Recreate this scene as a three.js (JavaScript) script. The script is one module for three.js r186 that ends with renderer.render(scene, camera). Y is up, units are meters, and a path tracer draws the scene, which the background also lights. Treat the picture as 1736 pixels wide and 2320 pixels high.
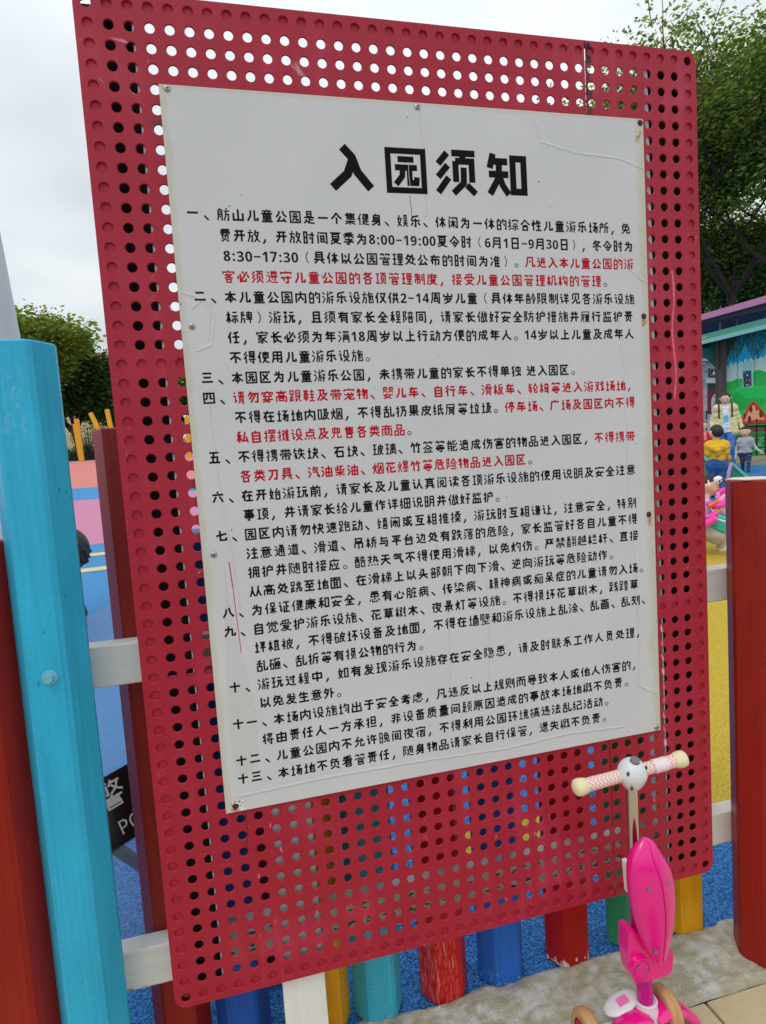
import * as THREE from 'three';
import { mergeGeometries } from 'three/addons/utils/BufferGeometryUtils.js';
import { RoundedBoxGeometry } from 'three/addons/geometries/RoundedBoxGeometry.js';
import { ImprovedNoise } from 'three/addons/math/ImprovedNoise.js';

// ---------------------------------------------------------------- camera, sky, sun, exposure
const scene = new THREE.Scene();
const renderer = new THREE.WebGLRenderer({ antialias: true });
renderer.toneMapping = THREE.LinearToneMapping;
renderer.toneMappingExposure = 1.1;
renderer.shadowMap.enabled = true;

const FOCAL = 1400, PW = 1736, PH = 2320;                       // focal length in pixels of the photograph
const camera = new THREE.PerspectiveCamera(2 * Math.atan(PH / 2 / FOCAL) * 180 / Math.PI, PW / PH, 0.05, 400);
const CAM = new THREE.Vector3(-0.4498, 1.3527, 1.2522);
const RIGHT = new THREE.Vector3(0.9688, -0.0664, 0.2389), DOWN = new THREE.Vector3(-0.0848, -0.9941, 0.0678), FWD = new THREE.Vector3(0.233, -0.086, -0.9687);
camera.position.copy(CAM);
camera.up.copy(DOWN).negate();
camera.lookAt(CAM.clone().add(FWD));

const perlin = new ImprovedNoise();
const fbm = (x, y, z = 0, o = 4) => { let s = 0, a = 1, t = 0; for (let i = 0; i < o; i++) { s += a * perlin.noise(x, y, z); t += a; x *= 2.03; y *= 2.03; z *= 2.03; a *= 0.5; } return s / t; };
const clamp = (v, a = 0, b = 1) => Math.min(b, Math.max(a, v));
const lerp = (a, b, t) => a + (b - a) * t;
const smooth = (v, a, b) => { const t = clamp((v - a) / (b - a)); return t * t * (3 - 2 * t); };
function rng(seed) { let a = seed >>> 0; return () => { a = (a + 0x6d2b79f5) | 0; let t = Math.imul(a ^ (a >>> 15), 1 | a); t = (t + Math.imul(t ^ (t >>> 7), 61 | t)) ^ t; return ((t ^ (t >>> 14)) >>> 0) / 4294967296; }; }

// overcast sky: thin bright cloud all over, a little brighter overhead
{
  const W = 1024, H = 512, d = new Float32Array(W * H * 4);
  for (let j = 0; j < H; j++) {
    const el = ((j + 0.5) / H - 0.5) * Math.PI, sy = Math.sin(el), cy = Math.cos(el);
    for (let i = 0; i < W; i++) {
      const az = ((i + 0.5) / W) * 2 * Math.PI, x = Math.cos(az) * cy, z = Math.sin(az) * cy;
      const k = 1 / Math.max(0.12, sy + 0.16), n = fbm(x * k * 1.3 + 7, z * k * 1.3, 3.3, 5), n2 = fbm(x * k * 0.5, z * k * 0.5 + 9, 1.1, 3);
      const up = clamp(sy), cloud = clamp(0.55 + n * 1.1 + n2 * 0.6);
      let L = lerp(0.59, 0.86, cloud) * (1 + 0.42 * up * up);
      if (sy < 0) L *= 0.55;
      const o = (j * W + i) * 4, warm = clamp(0.5 + n2);
      d[o] = L * lerp(0.92, 0.95, cloud); d[o + 1] = L; d[o + 2] = L * lerp(1.08, 1.03, cloud); d[o + 3] = 1;
    }
  }
  const sky = new THREE.DataTexture(d, W, H, THREE.RGBAFormat, THREE.FloatType);
  sky.mapping = THREE.EquirectangularReflectionMapping; sky.magFilter = THREE.LinearFilter; sky.needsUpdate = true;
  scene.background = sky; scene.environment = sky;
}
const sun = new THREE.DirectionalLight(new THREE.Color(1, 0.97, 0.92), 0.7);
sun.position.set(-6, 14, 7); sun.castShadow = true; sun.shadow.radius = 40; sun.shadow.mapSize.set(2048, 2048);
sun.name = 'sun';
Object.assign(sun.shadow.camera, { left: -12, right: 12, top: 12, bottom: -12, near: 1, far: 60 });
scene.add(sun);

// ---------------------------------------------------------------- helpers
const V = (x, y, z) => new THREE.Vector3(x, y, z);
const ray = (px, py) => V(0, 0, 0).addScaledVector(RIGHT, (px - PW / 2) / FOCAL).addScaledVector(DOWN, (py - PH / 2) / FOCAL).add(FWD);
const atZ = (px, py, z) => { const r = ray(px, py); return CAM.clone().addScaledVector(r, (z - CAM.z) / r.z); };      // a pixel's point on an upright plane parallel to the fence
const atD = (px, py, depth) => CAM.clone().addScaledVector(ray(px, py), depth);
const terrain = (x, z) => { const d = -z - 1.2, e = d <= 0 ? 0 : d < 21 ? d : 21 + 3 * (1 - Math.exp(-(d - 21) / 3)); return 0.093 * Math.max(0, e - 0.6 * (1 - Math.exp(-e / 0.6))); };   // the playground rises gently behind the fence, level again further back
function onGround(px, py) { const r = ray(px, py); let a = 0.3, b = 200; for (let t = 0.3; t < 200; t *= 1.01) { const p = CAM.clone().addScaledVector(r, t); if (p.y < terrain(p.x, p.z)) { b = t; break; } a = t; } for (let i = 0; i < 30; i++) { const m = (a + b) / 2, p = CAM.clone().addScaledVector(r, m); if (p.y < terrain(p.x, p.z)) b = m; else a = m; } return CAM.clone().addScaledVector(r, a); }
const lin = (r, g, b) => new THREE.Color().setRGB(r, g, b);
const srgb = (r, g, b) => new THREE.Color().setRGB(r / 255, g / 255, b / 255, THREE.SRGBColorSpace);
const taken = new Map();
const numbered = (n) => { const k = taken.get(n) ?? 0; taken.set(n, k + 1); return k ? n + '_' + String(k).padStart(3, '0') : n; };
function shade(o) { o.castShadow = true; o.receiveShadow = true; return o; }
function part(name, geo, mat, parent) { const m = shade(new THREE.Mesh(Array.isArray(geo) ? mergeGeometries(geo.map(plain)) : geo, mat)); m.name = name; parent.add(m); return m; }
function plain(g) { const n = g.index ? g.toNonIndexed() : g; for (const k of Object.keys(n.attributes)) if (!['position', 'normal', 'uv', 'color'].includes(k)) n.deleteAttribute(k); if (!n.attributes.normal) n.computeVertexNormals(); if (!n.attributes.uv) n.setAttribute('uv', new THREE.BufferAttribute(new Float32Array(n.attributes.position.count * 2), 2)); return n; }
function tag(o, label, category, group) { o.userData.label = label; o.userData.category = category; if (group) o.userData.group = group; return o; }
function thing(name, label, category, pos = [0, 0, 0], group) { const g = new THREE.Group(); g.name = numbered(name); g.position.set(...pos); tag(g, label, category, group); scene.add(g); return g; }
function structure(name, geo, mat, parent = scene) { const m = part(name, geo, mat, parent); if (parent === scene) { m.name = numbered(name); m.userData.kind = 'structure'; } return m; }
const box = (w, h, d, x = 0, y = 0, z = 0, r = 0) => { const g = r ? new RoundedBoxGeometry(w, h, d, 2, r) : new THREE.BoxGeometry(w, h, d); g.translate(x, y, z); return g; };
function tube(pts, r, seg = 8, closed = false, n = 0) { const c = pts.length === 2 ? new THREE.LineCurve3(pts[0], pts[1]) : new THREE.CatmullRomCurve3(pts, closed); return new THREE.TubeGeometry(c, n || Math.max(2, pts.length * 4), r, seg, closed); }
function rod(a, b, r0, r1 = r0, seg = 12) { const d = b.clone().sub(a), g = new THREE.CylinderGeometry(r1, r0, d.length(), seg, 1); g.translate(0, d.length() / 2, 0); g.applyQuaternion(new THREE.Quaternion().setFromUnitVectors(V(0, 1, 0), d.normalize())); g.translate(a.x, a.y, a.z); return g; }
function makeCanvas(w, h) { const c = document.createElement('canvas'); c.width = w; c.height = h; return c; }
function canvasTexture(c, repeat) { const t = new THREE.CanvasTexture(c); t.colorSpace = THREE.SRGBColorSpace; t.magFilter = THREE.LinearFilter; if (repeat) t.wrapS = t.wrapT = THREE.RepeatWrapping; t.anisotropy = 8; return t; }
// per-pixel texture: f(x, y in pixels) returns [r, g, b] (0-255, sRGB) or a grey value for data maps
function pixelTexture(w, h, f, colour = true, repeat = true) {
  const d = new Uint8Array(w * h * 4);
  for (let y = 0; y < h; y++) for (let x = 0; x < w; x++) { const v = f(x, y), o = (y * w + x) * 4; if (typeof v === 'number') d[o] = d[o + 1] = d[o + 2] = clamp(v, 0, 255); else { d[o] = clamp(v[0], 0, 255); d[o + 1] = clamp(v[1], 0, 255); d[o + 2] = clamp(v[2], 0, 255); } d[o + 3] = 255; }
  const t = new THREE.DataTexture(d, w, h); t.magFilter = THREE.LinearFilter; t.minFilter = THREE.LinearMipmapLinearFilter; t.generateMipmaps = true; if (colour) t.colorSpace = THREE.SRGBColorSpace; if (repeat) t.wrapS = t.wrapT = THREE.RepeatWrapping; t.needsUpdate = true; return t;
}
const tileNoise = (x, y, w, h, s, z = 0, o = 3) => {                // noise that repeats over w x h pixels
  const u = x / w, v = y / h, n = (a, b) => fbm(a * s, b * s, z, o);
  return lerp(lerp(n(u, v), n(u - 1, v), u), lerp(n(u, v - 1), n(u - 1, v - 1), u), v);
};
const standard = (o) => new THREE.MeshStandardMaterial({ roughness: 0.6, metalness: 0, ...o });
const physical = (o) => new THREE.MeshPhysicalMaterial({ roughness: 0.5, metalness: 0, ...o });
// ---------------------------------------------------------------- lettering: strokes of each character on a 100 x 100 square, or how it is put together from others
// "a|b" side by side, "a/b" one above the other (":n" sets a share), "a+b" laid over each other, "@x0,y0,x1,y1" puts a piece in a box
const GLYPH = {
一: '5 50 95 50', 二: '15 22 85 22;4 80 96 80', 三: '12 14 88 14;18 48 82 48;4 85 96 85', 十: '4 42 96 42;50 4 50 98', 口: '14 12 86 12 86 90 14 90 14 12', 日: '20 5 80 5 80 95 20 95 20 5;20 50 80 50', 目: '20 4 80 4 80 96 20 96 20 4;20 35 80 35;20 65 80 65', 囗: '8 8 92 8 92 95 8 95 8 8',
人: '50 4 46 40 4 96;48 38 62 68 97 96', 入: '32 3 54 26 66 60 97 97;56 30 42 64 4 97', 八: '36 20 28 60 4 95;58 10 70 60 97 92', 儿: '34 8 32 55 6 96;66 8 66 88 92 88 94 68', 木: '6 28 94 28;50 3 50 98;48 30 30 62 5 84;52 30 70 62 96 84',
亠: '50 0 50 45;2 75 98 75', 宀: '50 0 50 28;6 84 6 40 94 40 94 84', 艹: '2 45 98 45;32 5 32 95;68 5 68 95', '⺮': '25 0 8 55;15 30 48 30;32 35 38 75;70 0 55 55;62 30 98 30;80 35 86 75',
氵: '15 6 75 24;5 38 62 54;8 96 85 58', 亻: '88 4 8 55;56 38 56 98', 扌: '2 26 98 26;60 3 60 94 28 90;2 68 98 50', 讠: '25 5 65 20;5 38 60 38 60 90 98 70', 纟: '60 3 15 35 65 35 10 68 88 62;5 95 95 80', 钅: '45 2 5 40;30 22 95 22;25 45 90 45;5 66 95 66;55 45 55 94 95 76',
犭: '90 5 10 35;25 10 75 50 60 98 25 92;70 45 8 75', 忄: '50 2 50 98;15 25 8 55;78 22 95 42', 阝: '12 98 12 6 85 6 55 42 90 68 48 80', 彳: '75 2 10 32;92 26 5 62;55 48 55 98', 刂: '20 10 20 68;80 3 80 96 50 92', 礻: '45 2 65 14;10 28 90 28 5 68;50 50 50 98;60 48 92 62', 衤: '42 0 62 12;6 24 88 24 4 66;50 46 50 98;94 36 56 54;60 56 96 74',
'⻊': '18 6 82 6 82 36 18 36 18 6;50 36 50 88;50 60 88 60;18 55 18 90;2 94 95 82', 辶: '10 8 28 22;4 40 28 40 28 78;4 92 28 78 50 92 98 94', 廴: '6 10 34 10 10 42 34 42 22 78 4 96;10 60 40 88 98 94', 广: '50 0 50 16;12 16 96 16;12 16 12 60 2 98', 厂: '10 10 97 10;12 10 12 60 2 98', 疒: '55 0 55 14;20 14 97 14;22 14 22 60 8 98;6 30 16 44;2 66 20 56',
尸: '14 8 86 8 86 34 14 34;14 8 14 60 2 98', 户: '50 0 56 12;14 18 86 18 86 44 14 44;14 18 14 64 2 98', 门: '12 2 28 14;12 22 12 98;34 10 90 10 90 92 74 92', 冂: '8 98 8 8 92 8 92 94 76 94', 勹: '30 2 8 44;22 22 90 22 84 92 60 90', 冫: '15 14 80 34;10 90 85 50', 丬: '70 2 70 98;14 22 40 44;4 72 70 52', 罒: '6 8 94 8 94 92 6 92 6 8;36 8 36 92;66 8 66 92',
大: '6 34 94 34;50 3 48 40 5 96;52 36 66 68 96 96', 土: '12 36 88 36;50 4 50 92;3 92 97 92', 王: '8 8 92 8;12 48 88 48;3 92 97 92;50 8 50 92', 女: '42 3 20 60 80 96;76 30 50 72 8 97;4 32 96 32', 子: '14 8 84 8 50 34;50 34 50 94 28 90;4 52 96 52', 山: '50 4 50 90;10 36 10 92 90 92 90 36', 工: '10 12 90 12;50 12 50 88;3 90 97 90', 车: '12 18 88 18;40 2 18 50 92 50;3 72 97 72;56 30 56 98',
月: '20 6 82 6 82 95 62 92;20 6 20 60 6 97;20 34 82 34;20 62 82 62', 田: '10 8 90 8 90 94 10 94 10 8;10 50 90 50;50 8 50 94', 由: '10 26 90 26 90 94 10 94 10 26;10 60 90 60;50 2 50 94', 用: '16 8 86 8 86 94 66 92;16 8 16 60 4 97;16 36 86 36;16 64 86 64;51 8 51 94', 石: '4 12 96 12;46 12 6 66;28 48 84 48 84 94 28 94 28 48', 火: '50 3 48 50 6 97;52 50 66 74 96 97;18 28 8 56;84 22 70 52',
米: '50 3 50 98;5 48 95 48;20 12 36 36;80 12 64 36;46 52 6 92;54 52 95 92', 禾: '82 3 20 16;4 36 96 36;50 12 50 98;46 40 6 84;54 40 95 84', 心: '8 50 4 80;28 36 28 90 72 90 76 68;46 22 56 44;78 36 96 62', 灬: '12 20 4 90;36 25 40 80;62 25 66 80;86 20 97 88', 贝: '18 4 82 4 82 62;18 62 18 4;50 20 48 60 6 97;58 72 94 97', 见: '18 4 82 4 82 58;18 58 18 4;50 18 44 66 6 97;62 55 62 90 92 90 94 72',
页: '4 6 96 6;50 6 44 22;18 24 82 24 82 72;18 72 18 24;50 38 48 74 6 98;60 78 94 98', 又: '8 14 86 14 60 62 6 96;22 30 60 72 96 96', 攵: '36 2 6 44;28 22 94 22;78 22 54 68 4 98;26 36 52 72 97 98', 夂: '38 2 8 42;30 18 80 18 52 62 4 90;26 30 58 70 96 90', 殳: '28 6 22 40 4 48;28 6 72 6 72 36 94 36;10 54 84 54 56 80 6 98;22 60 56 84 96 98', 寸: '4 28 96 28;66 3 66 94 42 90;22 46 40 66',
方: '46 0 54 14;4 24 96 24;38 24 34 60 4 97;38 50 82 50 76 94 54 92', 立: '50 2 50 20;8 26 92 26;26 40 36 80;76 36 62 82;2 92 98 92', 言: '46 2 56 12;3 22 97 22;18 40 82 40;18 56 82 56;20 72 80 72 80 97 20 97 20 72', 舟: '46 2 38 14;20 16 80 16 80 94 62 92;20 16 20 62 6 97;4 52 96 52;44 28 52 40;44 64 52 76', 身: '46 0 40 12;22 14 76 14 76 92 56 92;22 14 22 62;22 32 76 32;22 48 76 48;4 66 78 62 6 97',
自: '48 0 40 16;18 18 82 18 82 97 18 97 18 18;18 44 82 44;18 70 82 70', 耳: '4 6 96 6;22 6 22 84;78 6 78 98;22 32 78 32;22 56 78 56;2 86 98 76', 牜: '30 6 10 42;24 26 92 26;4 62 96 54;56 3 56 98', 生: '28 4 8 42;22 26 90 26;14 56 86 56;3 94 97 94;52 3 52 94', 里: '16 6 84 6 84 54 16 54 16 6;16 30 84 30;50 6 50 96;10 74 90 74;2 96 98 96', 元: '16 10 84 10;3 38 97 38;36 38 32 68 4 97;64 38 64 90 92 90 95 70',
疋: '4 10 96 10;50 10 50 80;50 44 86 44;26 32 20 66 2 97;22 60 44 90 98 95', 隹: '34 2 8 44;24 28 24 98;56 2 62 14;24 20 94 20;24 44 90 44;24 68 90 68;24 94 97 94;58 20 58 94', 聿: '20 14 82 14 82 44 20 44;4 29 97 29;16 60 86 60;6 80 95 80;50 2 50 98', 天: '12 12 88 12;4 46 96 46;50 12 48 52 5 97;52 48 66 74 96 97', 本: '6 28 94 28;50 3 50 98;48 30 30 60 5 78;52 30 70 60 96 78;30 76 70 76', 白: '46 0 38 18;16 20 84 20 84 96 16 96 16 20;16 58 84 58',
勺: '32 2 8 40;24 20 90 20 84 92 60 90;38 44 58 62', 示: '18 10 82 10;3 40 97 40;50 40 50 94 34 90;26 58 6 90;72 58 95 88', 亼: '50 3 30 50 3 82;50 5 70 50 97 82;28 96 72 96', '𠂉': '34 0 6 60;24 34 98 34', 昜: '10 10 74 10 24 44 94 44 84 94 60 92;46 48 12 82;72 48 36 94', 斤: '84 4 24 14;22 14 22 60 6 97;22 42 97 42;66 42 66 98', 弗: '12 10 86 10 86 36 12 36 12 62 92 62 86 88;36 0 34 70 10 98;64 0 64 98',
㠯: '22 0 22 98;22 4 80 4 80 40 22 40;22 56 86 56 86 96 22 96', 井: '12 30 88 30;3 62 97 62;34 4 32 60 12 97;68 4 68 97', 彡: '88 6 12 32;90 34 8 62;94 62 4 97', 尊: '28 0 36 10;72 0 64 10;6 14 94 14;18 26 82 26 82 52 18 52 18 26;40 14 38 38;60 14 60 38;4 64 96 64;66 56 66 97 46 94;24 74 40 88', 几: '20 8 72 8 72 88 97 88 97 68;20 8 20 56 4 97', 㐌: '34 0 6 36;24 18 98 18;14 46 92 36 86 66 74 64;52 26 52 76;26 30 26 92 94 92 97 74',
共: '10 26 90 26;30 4 30 62;70 4 70 62;2 62 98 62;34 72 6 98;66 72 95 98', 夕: '42 2 10 48;34 20 82 20 66 62 12 98;34 40 56 58', 齿: '50 2 50 30;52 16 84 16;20 10 20 30;3 32 97 32;12 42 12 92 88 92 88 42;50 40 24 76;50 44 76 76', 艮: '18 6 80 6 80 50 18 50;18 28 80 28;18 6 18 92 46 80;90 54 60 70;48 52 70 84 98 97', 羊: '28 2 36 16;72 2 62 16;8 22 92 22;14 46 86 46;3 70 97 70;50 22 50 98', 片: '22 4 22 60 4 97;58 2 58 36;22 36 92 36;26 62 76 62 76 98',
卑: '46 0 40 10;16 12 84 12 84 50 16 50 16 12;16 31 84 31;50 12 40 62;3 66 97 66;60 52 60 98', 豕: '6 6 94 6;50 6 10 36;32 22 56 48 50 94 32 92;46 36 8 62;54 58 6 92;88 26 62 48;58 44 72 72 97 92', 龶: '10 14 90 14;16 46 84 46;2 84 98 84;50 0 50 84', 古: '4 28 96 28;50 2 50 52;16 52 84 52 84 96 16 96 16 52', 㐀: '8 30 92 30;30 0 30 86;70 0 70 86;2 86 98 86', 复: '28 0 8 28;24 12 94 12;24 24 76 24 76 54 24 54 24 24;24 38 76 38;36 56 10 80;34 66 78 66 46 86 6 98;34 72 60 88 97 98',
亍: '14 12 88 12;2 40 98 40;64 40 64 94 40 90', 壬: '84 4 16 16;3 46 97 46;50 12 50 90;14 92 86 92', 两: '4 8 96 8;12 30 90 30 90 94 76 92;12 30 12 98;36 8 36 40 20 70;36 44 46 66;66 8 66 40 54 70;66 44 78 66', 云: '14 14 86 14;3 42 97 42;46 42 14 88 80 82;66 62 88 97', 力: '8 26 86 26 80 92 56 90;46 2 44 46 6 97', 更: '4 8 96 8;18 22 82 22 82 56 18 56 18 22;18 39 82 39;50 8 48 66 6 97;24 60 52 86 97 97', 㝵: '18 2 82 2 82 34 18 34 18 2;18 18 82 18;6 46 94 46;2 66 98 66;68 48 68 96 48 92;22 74 40 90',
吏: '4 14 96 14;18 28 82 28 82 54 18 54 18 28;50 2 48 64 6 97;24 60 52 86 97 97', 乃: '12 12 76 12 60 46 90 46 80 92 58 90;40 12 36 60 8 97', 虫: '16 20 84 20 84 52 16 52 16 20;50 3 50 88;6 92 90 84;70 66 94 97', 革: '4 14 96 14;30 2 30 30 70 30 70 2;18 40 82 40 82 64 18 64 18 40;3 78 97 78;50 30 50 98', 圭: '16 18 84 18;6 44 94 44;50 2 50 44;14 66 86 66;2 96 98 96;50 46 50 96', 龙: '4 26 96 26;44 2 38 60 4 97;56 28 56 90 92 90 95 70;66 4 80 16;86 44 40 82',
骨: '24 4 76 4 76 30;24 30 24 4;44 16 44 30;4 48 4 32 96 32 96 48;22 46 80 46 80 96 64 94;22 46 22 98;22 64 80 64;22 80 80 80', 反: '84 4 22 12;20 12 20 60 4 97;20 34 84 34 60 72 26 98;36 46 62 78 97 97', 仑: '50 3 28 34 3 52;50 5 72 34 97 52;32 50 32 88 82 88 84 70;76 54 34 72', 奇: '8 18 92 18;50 2 14 40;54 20 86 40;3 48 97 48;20 58 58 58 58 84 20 84 20 58;78 48 78 96 58 92', 戈: '4 32 96 26;40 4 54 60 82 94 95 72;86 44 30 94;66 4 84 16', 也: '4 48 90 30 84 68 70 66;50 4 50 76;22 22 22 90 94 90 97 70',
舌: '80 3 22 14;4 32 96 32;50 10 50 56;18 56 82 56 82 96 18 96 18 56', 乚: '20 4 20 90 92 90 94 68', 氏: '80 4 20 16;20 14 20 92 50 78;20 46 96 46;54 12 60 60 82 92 95 72', 亭: '50 0 50 10;3 14 97 14;26 24 74 24 74 40 26 40 26 24;6 64 6 50 94 50 94 64;20 70 80 70;52 70 52 96 34 94', 厶: '46 6 10 84 80 76;64 46 92 97', 去: '12 22 88 22;50 2 50 48;2 48 98 48;46 48 16 92 82 86;66 66 92 98', 失: '28 4 8 38;22 24 92 24;4 52 96 52;50 3 48 58 5 97;52 54 66 76 96 97',
夬: '14 20 82 20 82 50;3 50 97 50;46 2 44 54 4 97;52 52 66 76 97 97', 离: '50 0 50 10;3 14 97 14;34 20 66 38;66 20 34 38;16 20 16 46 84 46 84 20;6 98 6 58 94 58 94 94 80 94;50 46 30 84 64 80;60 70 74 88', 佥: '50 2 28 30 3 48;50 4 72 30 97 48;28 48 72 48;18 60 26 80;46 58 50 78;82 56 66 84;4 96 96 96', 告: '28 2 10 34;24 16 90 16;3 40 97 40;52 0 52 40;20 54 80 54 80 94 20 94 20 54', 气: '30 2 8 36;26 14 92 14;28 32 84 32;12 50 76 50 80 86 97 92 97 72',
此: '28 4 28 84;28 40 46 40;10 34 10 86;2 92 48 80;88 18 58 44;58 4 58 88 92 88 95 66', 匕: '86 24 22 50;18 4 18 88 90 88 93 66', 暴: '16 2 84 2 84 24 16 24 16 2;16 13 84 13;10 36 90 36;34 28 34 54;66 28 66 54;2 54 98 54;50 56 50 96 40 94;30 60 8 76;70 60 94 76;44 80 14 96;58 80 90 96', 台: '44 2 14 42 82 38;66 22 88 50;20 58 80 58 80 96 20 96 20 58', 兑: '28 2 38 16;72 2 62 16;20 22 80 22 80 50 20 50 20 22;38 50 32 74 4 97;62 50 62 90 92 90 95 72',
卖: '10 12 90 12;50 0 50 28;4 30 92 30 84 44;28 42 44 54;18 54 34 64;3 70 97 70;52 36 46 74 6 98;58 78 92 98', 主: '44 0 58 14;8 22 92 22;14 54 86 54;3 94 97 94;50 22 50 94', 乍: '30 2 6 44;24 22 97 22;44 22 44 98;44 46 90 46;44 70 90 70', 束: '4 18 96 18;20 34 80 34 80 58 20 58 20 34;50 2 50 98;46 60 8 90;54 60 94 90', 包: '32 2 6 40;24 18 88 18 84 62 70 60;24 36 60 36 60 58 24 58;24 36 24 90 92 90 95 74',
喜: '8 10 92 10;50 0 50 22;16 24 84 24;24 34 76 34 76 50 24 50 24 34;34 54 38 64;66 54 62 64;3 68 97 68;22 78 78 78 78 98 22 98 22 78', 市: '50 0 50 18;3 22 97 22;14 40 14 82;14 40 86 40 86 80 72 78;50 22 50 98', 桑: '22 2 76 2 52 22;28 10 64 22;4 26 46 26 8 52;14 34 44 52;54 26 96 26 58 52;64 34 95 52;4 66 96 66;50 50 50 98;46 68 8 96;54 68 94 96', 兼: '28 0 36 12;72 0 62 12;6 16 94 16;16 32 82 32 82 60 16 60;3 46 97 46;40 16 40 98;62 16 62 98;38 64 6 92;64 64 95 90',
甬: '18 4 80 4 52 20;34 12 60 22;18 28 84 28 84 96 68 94;18 28 18 98;18 48 84 48;18 68 84 68;51 28 51 96', 首: '28 0 38 14;72 0 62 14;4 18 96 18;50 18 44 32;20 34 80 34 80 98 20 98 20 34;20 55 80 55;20 76 80 76', 乔: '84 2 16 14;4 30 96 30;46 10 34 44 4 60;56 32 70 48 97 60;32 52 28 76 8 98;68 52 68 98', 酉: '4 8 96 8;14 28 86 28 86 96 14 96 14 28;36 8 34 44 20 58;62 8 62 52 84 54;14 76 86 76', 丸: '6 30 72 30 70 84 94 84 96 64;40 4 36 56 6 97;18 52 52 76',
弟: '26 0 36 12;74 0 62 12;12 18 84 18 84 36 14 36 12 56 90 56 84 78 72 76;50 18 50 98;46 60 8 90', 番: '84 0 18 10;26 14 34 26;74 12 64 26;3 30 97 30;50 6 50 52;46 32 8 52;54 32 92 50;16 58 84 58 84 98 16 98 16 58;16 78 84 78;50 58 50 98', 羽: '6 10 44 10 44 94 30 92;12 26 30 42;8 76 34 56;56 10 94 10 94 94 80 92;60 26 80 42;58 76 84 56', 戉: '16 22 96 22;16 22 16 80 44 62;52 2 60 50 84 86 95 66;88 36 50 84;72 4 84 14', 兰: '28 2 38 20;72 2 62 20;10 28 90 28;16 58 84 58;3 92 97 92', 干: '12 12 88 12;3 46 97 46;50 12 50 98',
兆: '38 4 34 60 4 97;62 4 62 88 92 88 95 68;14 22 26 40;4 72 32 54;88 18 72 38;68 50 96 70', '𠦝': '6 14 94 14;50 0 50 26;18 28 82 28 82 64 18 64 18 28;18 46 82 46;3 80 97 80;50 64 50 98', 屰: '28 0 36 16;72 0 62 16;4 24 96 24;16 38 16 66 84 66 84 38;50 24 48 70 14 98', 正: '6 8 94 8;52 8 52 92;54 48 88 48;20 40 20 92;3 94 97 94', 丙: '4 8 96 8;12 34 12 98;12 34 88 34 88 94 74 92;50 8 48 50 28 80;52 52 72 76', 专: '14 16 86 16;4 42 96 42;48 2 32 66 78 66 56 88;36 74 66 98', 九: '6 34 70 34 70 86 94 86 96 66;40 4 36 54 4 97',
申: '14 22 86 22 86 72 14 72 14 22;14 47 86 47;50 2 50 98', 矢: '26 2 8 36;20 20 94 20;3 50 97 50;54 20 50 58 5 97;54 54 68 76 96 97', 早: '18 4 82 4 82 50 18 50 18 4;18 27 82 27;3 72 97 72;50 50 50 98', 京: '50 0 50 12;3 18 97 18;22 34 78 34 78 58 22 58 22 34;50 58 50 94 38 92;28 68 10 90;72 68 92 88', 丁: '4 12 96 12;54 12 54 94 32 90', 戋: '10 28 90 20;6 52 94 44;38 2 54 62 82 94 95 74;86 58 20 97;66 2 82 12', 水: '50 3 50 94 32 90;6 30 40 30 6 86;90 18 58 44;54 34 96 88',
啬: '14 10 86 10;50 0 50 30;30 14 36 28;70 14 62 28;2 32 98 32;8 44 92 44 92 98 8 98 8 44;32 60 68 60 68 82 32 82 32 60', 辛: '50 0 50 12;8 18 92 18;28 26 36 42;72 26 62 42;3 50 97 50;10 72 90 72;50 50 50 98', 余: '50 2 28 30 3 48;50 4 72 30 97 48;24 46 76 46;8 66 92 66;50 46 50 94 36 92;26 76 8 94;74 76 94 94', 亥: '50 0 50 12;4 18 96 18;46 20 16 48 60 44;80 36 46 74 6 96;62 64 94 98', 巾: '10 26 10 80;10 26 88 26 88 78 72 76;50 0 50 98', 斥: '84 2 22 12;20 12 20 60 4 97;20 40 97 40;64 40 64 98;56 58 84 74',
刍: '30 0 6 26;26 10 66 10 56 24;16 28 84 28 84 58 16 58;16 43 84 43', 关: '28 2 38 18;72 2 62 18;10 26 90 26;3 54 97 54;50 26 48 58 5 97;52 56 66 78 96 97', 卜: '24 3 24 98;28 40 90 60', 匀: '32 2 8 40;24 20 90 20 84 92 62 90;36 40 56 52;28 76 64 62', 韦: '12 16 88 16;16 40 84 40;3 64 92 64 86 86 74 84;50 2 50 98', 夫: '14 20 86 20;4 50 96 50;50 2 48 56 5 97;52 52 66 76 96 97', 旦: '20 4 80 4 80 66 20 66 20 4;20 35 80 35;3 92 97 92', 皀: '14 6 84 6 84 46 14 46;14 26 84 26;14 6 14 90 64 74;58 56 88 86',
旡: '6 10 92 10;30 10 24 44 96 44;62 12 52 60 4 97;62 48 62 88 92 88 95 68', 午: '28 2 6 42;24 20 92 20;3 54 97 54;54 20 54 98', 百: '3 6 97 6;50 6 42 28;18 30 82 30 82 96 18 96 18 30;18 62 82 62', 竟: '50 0 50 10;12 12 88 12;30 18 36 28;70 18 62 28;3 32 97 32;22 40 78 40 78 66 22 66 22 40;22 53 78 53;38 66 32 82 4 98;62 66 62 94 92 94 95 78', 己: '10 10 82 10 82 46 14 46;14 46 14 90 92 90 94 68', 贵: '18 8 82 8 82 26 18 26 18 8;50 0 50 38;3 38 97 38;24 50 76 50 76 80;24 80 24 50;50 60 48 84 8 98;62 84 92 98', 苟: '2 14 98 14;30 2 30 26;70 2 70 26;26 26 6 56;22 38 88 38 84 94 68 92;28 56 60 56 60 80 28 80 28 56', 皮: '18 22 92 22 84 40;18 22 18 56 4 97;52 2 52 44;18 46 82 46 60 76 26 98;36 56 60 80 97 97',
// whole characters
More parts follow.
